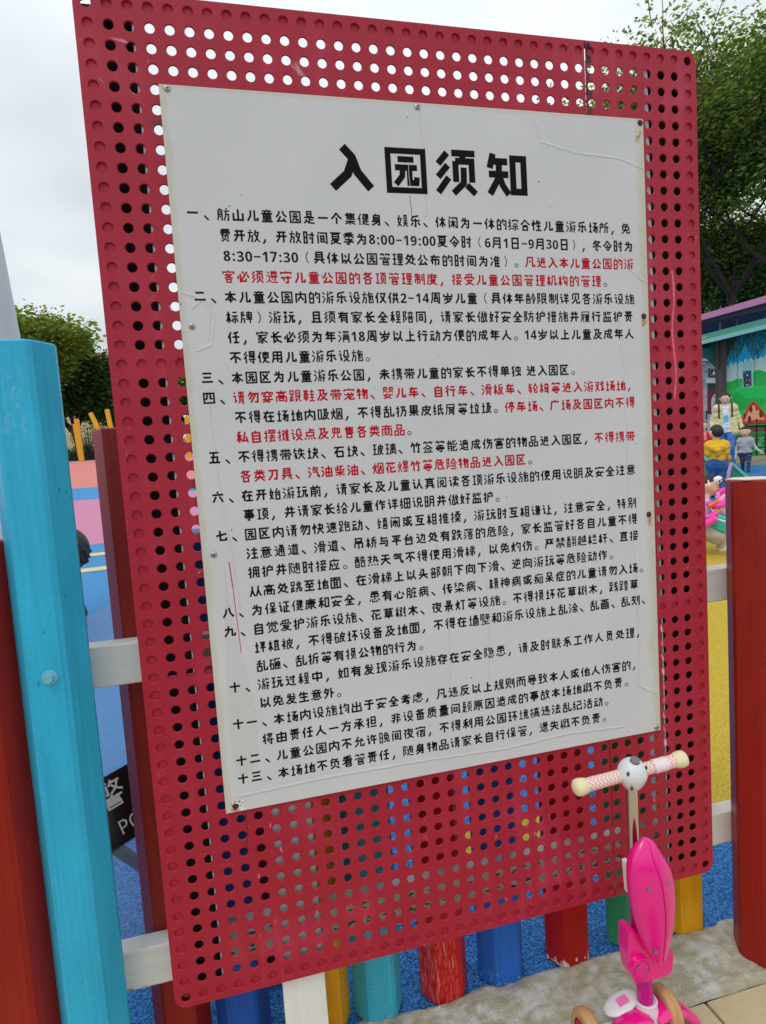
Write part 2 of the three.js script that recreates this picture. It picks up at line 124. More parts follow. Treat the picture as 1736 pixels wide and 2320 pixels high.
舫: '舟|方', 童: '50 0 50 8;12 11 88 11;32 16 38 26;68 16 62 26;3 30 97 30;20 40 80 40 80 68 20 68 20 40;20 54 80 54;50 40 50 96;12 82 88 82;3 97 97 97', 公: '36 6 28 34 4 56;62 6 72 34 97 54;46 48 18 90 80 86;68 66 90 98', 园: '囗+元@22,20,78,84', 是: '日@20,0,80,46+疋@2,46,98,100', 个: '50 3 30 32 3 54;50 5 70 34 97 54;50 42 50 98', 集: '隹:1.1/木:0.8', 建: '廴+聿@30,0,98,82', 健: '亻|建', 吴: '口@22,0,78,34+天@2,40,98,100', 娱: '女|吴', 乐: '80 3 22 14 16 46 92 46;52 26 52 94 36 90;28 62 8 88;74 60 95 86', 休: '亻|木', 闲: '门+木@22,26,80,96',
为: '24 6 34 22;8 32 84 32 78 92 56 90;52 4 46 50 6 96;52 54 64 70', 体: '亻|本', 的: '白|勺', 宗: '宀:0.55/示', 综: '纟|宗', 合: '亼@0,0,100,58+口@18,60,82,100', 性: '忄|生', 斿: '方@0,0,46,100+𠂉@48,0,100,34+子@48,36,100,100', 游: '氵|斿', 场: '土:0.7|昜', 所: '户:0.9|斤', 免: '34 2 10 34;30 14 68 14 52 32;16 34 84 34 84 62 16 62 16 34;50 34 44 66 6 97;60 62 60 90 90 90 94 74', 费: '弗@8,0,92,50+贝@16,50,84,100', 开: '12 12 88 12;3 46 97 46;34 12 30 60 6 97;68 12 68 98', 放: '方|攵', 时: '日:0.75|寸', 间: '门+日@28,32,74,86',
夏: '4 6 96 6;50 6 46 18;22 18 78 18 78 54 22 54 22 18;22 36 78 36;36 56 8 80;32 66 76 66 46 84 4 98;34 72 60 86 96 98', 季: '禾:0.9/子:0.8', 令: '50 3 28 34 3 54;50 5 72 34 97 54;46 40 56 52;18 62 80 62 50 96;36 74 60 98', 冬: '40 2 8 42;32 16 80 16 54 46 6 66;28 26 60 50 97 64;40 64 60 76;30 82 64 98', 具: '22 4 78 4 78 66;22 66 22 4;22 24 78 24;22 44 78 44;3 66 97 66;34 74 8 97;66 74 94 97', 以: '18 6 18 84 48 64;40 22 54 44;82 6 76 56 40 97;74 62 96 96', 管: '⺮@0,0,100,32+宀@4,30,96,60+㠯@16,54,90,100', 理: '王:0.75|里',
处: '34 2 8 46;26 20 58 20 40 60 4 92;20 40 44 74 98 94;72 4 72 74;72 34 94 50', 布: '4 22 96 22;44 2 6 62;22 46 22 88;22 46 84 46 84 84 70 82;52 32 52 98', 准: '冫:0.4|隹', 凡: '22 8 76 8 76 88 97 88 97 70;22 8 22 54 4 97;42 36 58 54', 进: '辶+井@36,4,96,76', 各: '夂@4,0,96,58+口@20,58,80,100', 客: '宀@0,0,100,36+各@10,28,90,100', 必: '8 42 4 70;26 26 26 88 70 88 74 66;44 6 56 26;84 10 20 96;86 34 97 60', 须: '彡:0.5|页', 遵: '辶+尊@34,0,98,78', 守: '宀:0.5/寸', 项: '工:0.7|页',
'制左': '24 4 12 26;18 16 92 16;4 34 96 34;50 2 50 98;16 52 84 52 84 84 70 82;16 52 16 86', 制: '制左|刂:0.5', 度: '广+度内', '度内': '20 34 97 34;42 22 42 54 76 54 76 22;26 66 80 66 54 84 14 98;36 72 60 86 97 98', 妾: '立:0.8/女', 接: '扌|妾', 受: '80 2 16 10;20 16 28 28;48 14 52 26;80 12 70 28;6 50 6 34 94 34 94 50;20 56 76 56 50 82 8 98;28 62 58 84 96 98', 机: '木:0.75|几', 勾: '勹+厶@28,36,76,80', 构: '木:0.75|勾', 内: '8 98 8 24 92 24 92 94 76 94;50 0 48 44 22 78;51 46 76 76', 设: '讠|殳', 施: '方:0.9|㐌', 仅: '亻|又', 供: '亻|共',
周: '18 6 86 6 86 94 70 92;18 6 18 60 4 97;34 24 72 24;50 14 50 42;32 42 74 42;36 56 70 56 70 80 36 80 36 56', 岁: '山:0.7/夕', 年: '28 2 6 40;24 18 92 18;26 18 26 66;26 40 86 40;3 66 97 66;56 18 56 98', 龄: '齿|令', 限: '阝|艮', 详: '讠|羊', 标: '木:0.75|示', 牌: '片:0.75|卑', 玩: '王:0.75|元', 且: '24 6 76 6 76 90;24 90 24 6;24 34 76 34;24 62 76 62;3 92 97 92', 有: '4 18 96 18;44 2 6 60;30 36 82 36 82 96 66 94;30 36 30 98;30 56 82 56;30 76 82 76', 家: '宀@0,0,100,34+豕@6,30,94,100',
长: '78 4 36 34;3 46 97 46;30 4 30 92 58 76;46 48 66 80 97 95', 全: '50 3 28 36 3 56;50 5 72 36 97 56;24 50 76 50;26 72 74 72;10 95 90 95;50 50 50 95', 呈: '口@18,0,82,38+王@4,46,96,100', 程: '禾:0.8|呈', 咅: '立@2,0,98,58+口@16,62,84,100', 陪: '阝|咅', 同: '冂+一@24,10,76,50+口@30,46,70,82', 青: '龶@2,0,98,44+月@14,42,86,100', 请: '讠|青', 故: '古|攵', 做: '亻|故', 好: '女|子', 安: '宀:0.5/女', 防: '阝|方', 护: '扌|户', 昔: '㐀@0,0,100,48+日@14,48,86,100', 措: '扌|昔',
并: '30 2 38 18;70 2 60 18;10 24 90 24;3 58 97 58;34 24 32 64 8 98;68 24 68 98', 履: '尸+彳@16,38,40,100+复@42,38,98,100', 行: '彳:0.6|亍', 监: '16 6 16 44;34 2 34 50;62 2 50 32;58 14 96 14;68 24 78 38;14 58 86 58 86 94;14 94 14 58;38 58 38 94;62 58 62 94;2 96 98 96', 责: '龶@2,0,98,46+贝@14,44,86,100', 任: '亻|壬', 满: '氵|(艹:0.4/两)', 上: '50 4 50 92;50 42 86 42;3 92 97 92', 动: '云|力', 便: '亻|更', 成: '14 22 96 22;14 22 14 60 4 97;14 46 44 46 40 78 28 76;54 2 60 54 82 92 95 72;86 34 50 92;70 4 84 14',
及: '14 8 66 8 56 40 88 40 62 72 22 98;34 8 30 50 4 97;36 44 58 78 97 97', 不: '4 10 96 10;56 10 36 42 4 66;50 38 50 98;58 42 94 70', 得: '彳:0.6|㝵', 使: '亻|吏', 区: '94 8 10 8 10 94 97 94;28 26 72 76;74 24 26 78', 未: '16 22 84 22;4 46 96 46;50 2 50 98;46 48 6 88;54 48 95 88', 携: '扌|(隹:1.2/乃)', 带: '4 18 96 18;26 4 26 34;50 2 50 34;74 4 74 34;6 60 6 44 94 44 94 60;22 64 22 92;22 62 80 62 80 90 66 88;50 48 50 98', 单: '28 2 36 14;72 2 62 14;18 18 82 18 82 56 18 56 18 18;18 37 82 37;3 74 97 74;50 18 50 98', 独: '犭:0.5|虫',
勿: '32 2 8 40;26 20 92 20 86 92 62 90;48 22 14 70;72 22 28 96', 穿: '50 0 50 12;6 34 6 16 94 16 94 34;36 24 16 42;62 24 84 40;12 48 88 48;4 74 96 74;34 48 28 74;62 48 62 94 42 92;56 76 8 97', 高: '50 0 50 12;3 16 97 16;28 26 72 26 72 44 28 44 28 26;8 98 8 54 92 54 92 94 76 94;32 66 68 66 68 86 32 86 32 66', 跟: '⻊:0.8|艮', 鞋: '革|圭', 宠: '宀:0.5/龙', 物: '牜:0.75|勿', 婴: '(贝|贝):0.8/女:0.8', 滑: '氵|骨', 板: '木:0.75|反', 轮: '车:0.8|仑', 椅: '木:0.75|奇', 寺: '土@4,0,96,46+寸@2,46,98,100', 等: '⺮@0,0,100,34+寺@2,34,98,100', 戏: '又|戈', 地: '土:0.75|也',
在: '4 20 96 20;42 2 4 66;24 42 24 98;40 52 94 52;66 34 66 92;36 94 97 94', 吸: '口:0.65|及', 因: '囗+大@22,18,78,84', 烟: '火:0.8|因', 乱: '舌:1.1|乚:0.7', 扔: '扌|乃', 果: '18 6 82 6 82 46 18 46 18 6;18 26 82 26;4 62 96 62;50 6 50 98;46 64 8 94;54 64 94 94', 纸: '纟|氏', 屑: '尸+八@30,28,90,52+月@28,50,90,100', 垃: '土:0.75|立', 圾: '土:0.75|及', 停: '亻|亭', 私: '禾|厶', 罢: '罒@4,0,96,30+去@4,34,96,100', 摆: '扌|罢', 难: '又:0.8|隹', 摊: '扌|难', 点: '50 0 50 34;52 16 90 16;18 36 82 36 82 66 18 66 18 36;10 78 4 98;34 80 38 97;60 80 66 97;84 78 96 98',
兜: '44 2 34 12;30 14 20 14 20 50 46 50;56 14 80 14 80 50 54 50;36 14 64 14 64 50 36 50 36 14;36 32 64 32;34 58 28 78 4 97;62 58 62 90 92 90 95 74', 售: '隹@4,0,96,58+口@18,62,82,100', 类: '24 2 34 16;76 2 66 16;4 24 96 24;50 2 50 48;46 26 10 50;54 26 90 48;4 64 96 64;50 50 46 70 6 98;54 66 94 98', 商: '50 0 50 10;3 14 97 14;34 20 40 30;68 20 60 30;8 98 8 36 92 36 92 94 78 94;40 42 24 58;60 42 76 58;32 64 68 64 68 86 32 86 32 64', 品: '口@20,0,80,44+口@0,52,46,100+口@54,52,100,100', 铁: '钅|失', 块: '土:0.75|夬', 玻: '王:0.75|皮', 璃: '王:0.75|离',
竹: '24 2 6 44;16 24 48 24;34 26 34 98;70 2 54 44;62 24 98 24;80 26 80 94 64 90', 签: '⺮@0,0,100,34+佥@2,32,98,100', 能: '26 0 8 26 42 22;34 12 46 30;10 36 44 36 44 96 32 94;10 36 10 98;10 56 44 56;10 74 44 74;88 4 62 20;60 2 60 40 94 40 95 26;88 54 62 70;60 50 60 94 94 94 95 78', 造: '辶+告@34,2,96,80', '伤右': '34 0 8 36;26 18 97 18;14 42 88 42 82 92 62 90;52 24 48 60 10 97', 伤: '亻|伤右', '害下': '16 10 84 10;20 28 80 28;4 46 96 46;50 0 50 56;20 62 80 62 80 96 20 96 20 62', 害: '宀@0,0,100,36+害下@4,26,96,100', 刀: '8 14 86 14 78 90 54 88;44 14 40 56 6 97', 汽: '氵|气', 油: '氵|由', 柴: '此@6,0,94,52+木@4,50,96,100', 化: '亻|匕', 花: '艹@2,0,98,28+化@4,28,96,100', 爆: '火:0.75|暴',
危: '34 0 10 30;28 12 70 12 58 28;10 34 94 34;16 34 14 66 2 97;34 50 76 50 76 70 62 70;34 50 34 92 88 92 90 76', 险: '阝|佥', 始: '女:0.8|台', 前: '28 0 36 14;72 0 62 14;3 20 97 20;12 34 48 34 48 96 34 94;12 34 12 98;12 54 48 54;12 74 48 74;66 34 66 76;88 30 88 96 70 92', 认: '讠|人', 真: '4 12 96 12;50 0 50 18;24 18 76 18 76 70;24 70 24 18;24 35 76 35;24 52 76 52;3 72 97 72;32 80 8 98;68 80 94 98', 阅: '门+兑@24,24,78,96', 读: '讠|卖', 说: '讠|兑', 明: '日:0.75|月', 注: '氵|主',
意: '50 0 50 8;12 12 88 12;30 18 36 28;70 18 62 28;3 32 97 32;22 40 78 40 78 68 22 68 22 40;22 54 78 54;10 76 4 94;28 74 28 94 70 94 72 82;46 70 54 82;80 74 95 88', 事: '4 10 96 10;24 20 76 20 76 36 24 36 24 20;14 46 84 46 84 74;4 60 97 60;14 74 84 74;50 0 50 96 34 92', 给: '纟|合', 作: '亻|乍', 细: '纟|田', 快: '忄|夬', 速: '辶+束@34,2,98,80', 跑: '⻊:0.8|包', 嬉: '女:0.75|喜', 闹: '门+市@24,26,78,96', 或: '4 22 96 18;14 38 46 38 46 66 14 66 14 38;4 88 50 78;54 2 62 58 84 94 96 74;88 40 46 94;70 4 86 14', 互: '6 8 94 8;38 8 24 60;30 38 76 38 62 92;26 62 70 62;3 92 97 92', 相: '木:0.9|目', 推: '扌|隹', 搡: '扌|桑', 谦: '讠|兼', 让: '讠|上', 特: '牜:0.75|寺', 另: '口@16,0,84,38+力@4,42,96,100', 别: '另|刂:0.5',
通: '辶+甬@34,0,96,82', 道: '辶+首@34,0,98,82', 吊: '22 4 78 4 78 32 22 32 22 4;14 46 14 88;14 46 86 46 86 86 72 84;50 34 50 98', 桥: '木:0.75|乔', 与: '28 4 24 46;28 20 86 20;22 46 84 46 78 92 56 90;4 68 66 68', 平: '8 10 92 10;26 22 36 44;76 20 64 44;3 56 97 56;50 10 50 98', 边: '辶+力@40,6,94,76', 跌: '⻊:0.8|失', 落: '艹@2,0,98,26+氵@0,28,30,100+各@32,26,98,100', 拥: '扌|用', 随: '阝@0,0,28,100+辶@26,0,100,100+有@52,0,98,76', 应: '广+应内', '应内': '24 44 34 72;50 36 56 66;84 36 66 84;18 92 96 92', 酷: '酉:0.9|告', 热: '(扌:0.8|丸):1/灬:0.4', 梯: '木:0.75|弟', 灼: '火:0.8|勺',
严: '4 10 96 10;34 14 34 44;64 14 64 44;14 24 24 42;84 22 74 42;10 50 96 50;14 50 14 68 2 97', 禁: '(木|木):1/示:1', 翻: '番|羽', '走左': '10 16 48 16;30 2 30 36;4 36 54 36;30 38 30 84;30 58 50 58;16 50 4 96;14 70 34 92 98 94', 越: '走左+戉@54,0,98,80', 栏: '木:0.75|兰', 杆: '木:0.75|干', 直: '6 12 94 12;50 0 48 22;24 24 76 24 76 86;24 86 24 24;24 44 76 44;24 64 76 64;3 92 97 92', 从: '人|人', 跳: '⻊:0.8|兆', 至: '6 8 94 8;46 8 20 40 84 36;68 20 88 46;14 62 86 62;50 44 50 92;3 94 97 94', 面: '3 6 97 6;50 6 44 22;8 24 92 24 92 96 8 96 8 24;36 24 36 96;64 24 64 96;36 48 64 48;36 70 64 70', 头: '28 6 46 20;16 28 36 42;3 58 97 58;56 2 54 60 6 97;60 64 92 96', 部: '咅|阝', 朝: '𠦝|月',
下: '3 10 97 10;48 10 48 98;52 34 84 56', 向: '46 0 36 16;8 98 8 20 92 20 92 94 74 94;30 42 70 42 70 76 30 76 30 42', 逆: '辶+屰@34,0,96,80', 呆: '口@18,0,82,40+木@2,40,98,100', 保: '亻|呆', 证: '讠|正', 康: '广+康内', '康内': '24 30 84 30 84 54;16 42 97 42;24 54 84 54;54 20 54 94 42 92;24 64 36 74;46 72 16 90;84 60 66 72;62 70 96 94', 和: '禾|口:0.8', 患: '24 4 76 4 76 18 24 18 24 4;16 26 84 26 84 48 16 48 16 26;50 0 50 58;10 70 4 92;28 66 28 94 70 94 74 80;46 62 56 76;82 66 96 86', 庄: '广+土@24,28,97,96', 脏: '月:0.75|庄', 病: '疒+丙@26,26,97,100', 传: '亻|专', 染: '(氵|九)/木', 精: '米:0.8|青', 神: '礻:0.6|申', 知: '矢|口:0.75', 痴: '疒+知@24,28,98,100', 症: '疒+正@26,28,97,98',
觉: '16 0 24 14;48 0 52 12;84 0 74 14;6 36 6 20 94 20 94 36;24 36 76 36 76 72;24 72 24 36;50 46 44 76 8 98;60 68 60 92 92 92 94 78', 爱: '82 0 16 10;18 14 26 26;46 12 50 24;80 10 70 26;6 46 6 32 94 32 94 46;20 50 80 50;44 42 34 66 6 92;34 64 78 64 50 86 24 98;38 70 62 86 97 98', 草: '艹@2,0,98,28+早@6,30,94,100', 树: '木:0.7|又:0.7|寸:0.7', 夜: '50 0 50 12;3 16 97 16;28 18 6 56;18 44 18 98;58 20 36 58;52 34 88 34 72 72 34 98;52 48 64 58;46 54 70 84 98 97', 景: '日@20,0,80,32+京@2,34,98,100', 灯: '火:0.9|丁', 员: '口@20,0,80,28+贝@12,34,88,100', 损: '扌|员', 坏: '土:0.75|不', 践: '⻊:0.8|戋', 沓: '水@4,0,96,52+日@16,54,84,100', 踏: '⻊:0.8|沓', 坪: '土:0.75|平', 植: '木:0.75|直', 被: '衤:0.6|皮', 破: '石:0.8|皮', 备: '夂@4,0,96,50+田@16,46,84,100', 墙: '土:0.7|啬', 壁: '尸@0,0,44,58+口@14,34,42,60+辛@48,0,100,64+土@4,60,96,100',
涂: '氵|余', 画: '4 8 96 8;10 32 10 94 90 94 90 32;26 26 74 26 74 76 26 76 26 26;26 51 74 51;50 8 50 76', 刻: '亥|刂:0.5', 匝: '94 6 8 6 8 94 97 94', 砸: '石:0.8|(匝+巾@24,22,90,88)', 拆: '扌|斥', 过: '辶+寸@36,4,96,76', 中: '10 22 90 22 90 66 10 66 10 22;50 2 50 98', 如: '女|口:0.8', 发: '30 4 20 34 92 34;48 2 36 56 4 94;34 52 82 52 56 84 20 98;38 58 62 84 97 97;70 6 84 20', 现: '王:0.75|见', 存: '4 18 96 18;44 2 4 64;24 40 24 98;42 36 86 36 64 54;64 54 64 94 46 90;36 68 97 68', 隐: '阝@0,0,28,100+刍@34,0,98,104+心@32,62,100,100', 联: '耳:0.8|关', 系: '82 2 24 14;44 14 22 32 70 32 20 58 82 54;66 44 86 64;50 56 50 94 36 92;28 68 8 90;72 68 94 90', 外: '夕|卜:0.7', 均: '土:0.75|匀', 出: '50 2 50 94;14 12 14 46 86 46 86 12;8 56 8 94 92 94 92 56', 于: '12 10 88 10;3 42 97 42;54 10 54 92 34 88',
考: '14 20 76 20;44 2 44 40;3 40 97 40;84 8 10 80;34 58 78 58;36 58 32 74 80 74 74 94 52 92', 虑: '50 0 50 24;52 10 84 10;12 24 92 24 86 38;12 24 12 62 2 97;28 40 82 34;52 28 52 50 84 50;28 66 22 84;40 62 40 92 76 92 78 80;56 58 62 72;84 62 96 80', 违: '辶+韦@36,2,96,80', 规: '夫|见', 则: '贝|刂:0.5', 而: '3 8 97 8;48 8 42 30;8 32 92 32 92 96 78 94;8 32 8 98;36 32 36 88;64 32 64 88', 导: '18 6 78 6 78 30 18 30;18 6 18 44 88 44 90 34;3 60 97 60;68 50 68 96 46 92;24 70 42 86', 致: '至|攵', 他: '亻|也', 将: '丬@0,0,32,100+夕@36,0,96,50+寸@34,46,100,100', 承: '18 6 76 6 52 24;52 24 52 94 36 90;34 36 66 36;32 52 68 52;28 68 72 68;4 34 28 34 4 84;88 26 66 48;62 42 96 84', 担: '扌|旦', 非: '38 3 38 60 20 97;62 3 62 98;6 20 36 20;8 46 36 46;3 72 36 70;64 20 94 20;64 46 92 46;64 72 97 72',
质: '84 2 18 10;18 10 16 60 4 97;18 26 96 26;56 10 54 40;32 42 82 42 82 76;32 76 32 42;57 52 54 80 24 98;64 82 94 98', 量: '24 2 76 2 76 26 24 26 24 2;24 14 76 14;2 34 98 34;18 42 82 42 82 70 18 70 18 42;18 56 82 56;50 42 50 96;10 83 90 83;3 97 97 97', 问: '门+口@30,36,72,78', 题: '是|页', '原内': '52 14 44 26;28 28 82 28 82 58 28 58 28 28;28 43 82 43;55 58 55 96 42 94;34 68 18 90;74 66 94 88', 原: '厂+原内', 概: '木:0.7|皀:0.7|旡:0.8', 负: '36 0 8 32;32 14 72 14 56 32;18 36 82 36 82 74;18 74 18 36;50 46 48 76 8 98;60 80 92 98', 允: '44 2 16 42 82 38;66 22 88 50;36 50 32 74 4 97;62 50 62 90 92 90 95 70', 许: '讠|午', 晚: '日:0.7|免', 宿: '宀@0,0,100,34+亻@4,34,34,100+百@38,36,98,100', 利: '禾|刂:0.5', 环: '王:0.75|不', 境: '土:0.7|竟', 搞: '扌|高', 法: '氵|去', 纪: '纟|己', 活: '氵|舌',
看: '84 0 16 10;10 20 90 20;3 36 97 36;54 8 40 50 4 76;34 46 82 46 82 98 34 98 34 46;34 63 82 63;34 80 82 80', 遗: '辶+贵@34,0,96,84', 四: '8 12 92 12 92 92 8 92 8 12;36 12 34 50 20 66;62 12 62 56 82 58', 五: '10 8 90 8;46 8 34 92;18 46 76 46 72 92;3 92 97 92', 六: '50 2 50 20;3 32 97 32;34 48 8 96;64 48 92 96', 七: '4 50 95 34;40 4 40 88 90 88 92 66', 警: '苟@0,0,50,52+攵@50,0,100,52+言@8,54,92,100',
};
const NARROW = '氵亻扌讠纟钅犭忄阝彳冫';
function glyphStrokes(ch) {                        // list of polylines in 0..1
  const src = GLYPH[ch]; if (src === undefined) throw new Error('no strokes for ' + ch);
  if (/^[\d\s;.]+$/.test(src)) return src.split(';').map((s) => { const n = s.trim().split(/\s+/).map(Number), p = []; for (let i = 0; i < n.length; i += 2) p.push([n[i] / 100, n[i + 1] / 100]); return p; });
  let i = 0;
  const fit = (st, x0, y0, x1, y1) => st.map((p) => p.map(([x, y]) => [x0 + x * (x1 - x0), y0 + y * (y1 - y0)]));
  function atom() {
    let st, w = 1;
    if (src[i] === '(') { i++; st = expr(); i++; }
    else { let n = ''; while (i < src.length && !'|/+@:()'.includes(src[i])) n += src[i++]; st = glyphStrokes(n); if (NARROW.includes(n)) w = 0.52; if (n === '宀' || n === '艹') w = 0.45; }
    if (src[i] === ':') { let n = ''; i++; while (i < src.length && /[\d.]/.test(src[i])) n += src[i++]; w = +n; }
    if (src[i] === '@') { let n = ''; i++; while (i < src.length && /[\d.,]/.test(src[i])) n += src[i++]; st = fit(st, ...n.split(',').map((v) => v / 100)); }
    return { st, w };
  }
  function expr() {
    const list = [atom()], op = src[i];
    while (i < src.length && '|/+'.includes(src[i])) { i++; list.push(atom()); }
    if (op === undefined || list.length === 1) return list[0].st;
    if (op === '+') return list.flatMap((a) => a.st);
    const sum = list.reduce((s, a) => s + a.w, 0), gap = 0.05; let at = 0; const out = [];
    list.forEach((a, k) => { const s = a.w / sum, lo = at + (k ? gap / 2 : 0), hi = at + s - (k < list.length - 1 ? gap / 2 : 0); out.push(...(op === '|' ? fit(a.st, lo, 0, hi, 1) : fit(a.st, 0, lo, 1, hi))); at += s; });
    return out;
  }
  return expr();
}
// draws one character in a square of the given size with its top left corner at x, y
function drawGlyph(g, ch, x, y, size, weight = 1, sx = 0.92) {
  const st = glyphStrokes(ch), n = st.reduce((s, p) => s + p.length - 1, 0), lw = size * weight * clamp(0.135 - 0.003 * n, 0.066, 0.122);
  g.lineWidth = lw; g.lineCap = 'butt'; g.lineJoin = 'miter'; g.miterLimit = 3;
  const m = lw / 2, w = size * sx - lw, h = size - lw, ox = x + (size - size * sx) / 2;
  for (const p of st) {
    g.beginPath();
    const closed = p.length > 3 && p[0][0] === p[p.length - 1][0] && p[0][1] === p[p.length - 1][1];
    p.forEach(([a, b], k) => { if (closed && k === p.length - 1) return; g[k ? 'lineTo' : 'moveTo'](ox + m + a * w, y + m + b * h); });
    if (closed) g.closePath();
    g.stroke();
  }
}
// ---------------------------------------------------------------- the printed notice: words, creases, stains, rust (flat print on one white sheet)
const YC = 1.24, PITCH = 0.035, ASP = 1.012;                        // board centre height, hole spacing, rows a little wider apart than columns
const NX0 = -0.518, NX1 = 0.501, NY1 = 0.822, NY0 = -0.582;         // sheet edges from the board centre
const NOTICE = [
  ['一', '舫山儿童公园是一个集健身、娱乐、休闲为一体的综合性儿童游乐场所，免', 0.448], ['', '费开放，开放时间夏季为8:00-19:00夏令时（6月1日-9月30日），冬令时为', 0.4537], ['', '8:30-17:30（具体以公园管理处公布的时间为准）。[凡进入本儿童公园的游]', 0.4523], ['', '[客必须遵守儿童公园的各项管理制度，接受儿童公园管理机构的管理]。', 0.397],
  ['二', '本儿童公园内的游乐设施仅供2-14周岁儿童（具体年龄限制详见各游乐设施', 0.4519], ['', '标牌）游玩，且须有家长全程陪同，请家长做好安全防护措施并履行监护责', 0.4479], ['', '任，家长必须为年满18周岁以上行动方便的成年人。14岁以上儿童及成年人', 0.4489], ['', '不得使用儿童游乐设施。', -0.1553],
  ['三', '本园区为儿童游乐公园，未携带儿童的家长不得单独 进入园区。', 0.309], ['四', '[请勿穿高跟鞋及带宠物、婴儿车、自行车、滑板车、轮椅等进入游戏场地，]', 0.45], ['', '不得在场地内吸烟，不得乱扔果皮纸屑等垃圾。[停车场、广场及园区内不得]', 0.4455], ['', '[私自摆摊设点及兜售各类商品]。', -0.0768],
  ['五', '不得携带铁块、石块、玻璃、竹签等能造成伤害的物品进入园区，[不得携带]', 0.443], ['', '[各类刀具、汽油柴油、烟花爆竹等危险物品进入园区]。', 0.1949], ['六', '在开始游玩前，请家长及儿童认真阅读各项游乐设施的使用说明及安全注意', 0.4415], ['', '事项，并请家长给儿童作详细说明并做好监护。', 0.1136],
  ['七', '园区内请勿快速跑动、嬉闹或互相推搡，游玩时互相谦让，注意安全，特别', 0.4412], ['', '注意通道、滑道、吊桥与平台边处有跌落的危险，家长监管好各自儿童不得', 0.4422], ['', '拥护并随时接应。酷热天气不得使用滑梯，以免灼伤。严禁翻越栏杆、直接', 0.4444], ['', '从高处跳至地面、在滑梯上以头部朝下向下滑、逆向游玩等危险动作。', 0.3881],
  ['八', '为保证健康和安全，患有心脏病、传染病、精神病或痴呆症的儿童请勿入场。', 0.4664], ['九', '自觉爱护游乐设施、花草树木、夜景灯等设施。不得损坏花草树木，践踏草', 0.4404], ['', '坪植被，不得破坏设备及地面，不得在墙壁和游乐设施上乱涂、乱画、乱刻、', 0.4699], ['', '乱砸、乱拆等有损公物的行为。', -0.0803],
  ['十', '游玩过程中，如有发现游乐设施存在安全隐患，请及时联系工作人员处理，', 0.453], ['', '以免发生意外。', -0.2647], ['十一', '本场内设施均出于安全考虑，凡违反以上规则而导致本人或他人伤害的，', 0.4396], ['', '将由责任人一方承担，非设备质量问题原因造成的事故本场地概不负责。', 0.4169],
  ['十二', '儿童公园内不允许晚间夜宿，不得利用公园环境搞违法乱纪活动。', 0.3625], ['十三', '本场地不负看管责任，随身物品请家长自行保管，遗失概不负责。', 0.3547],
];
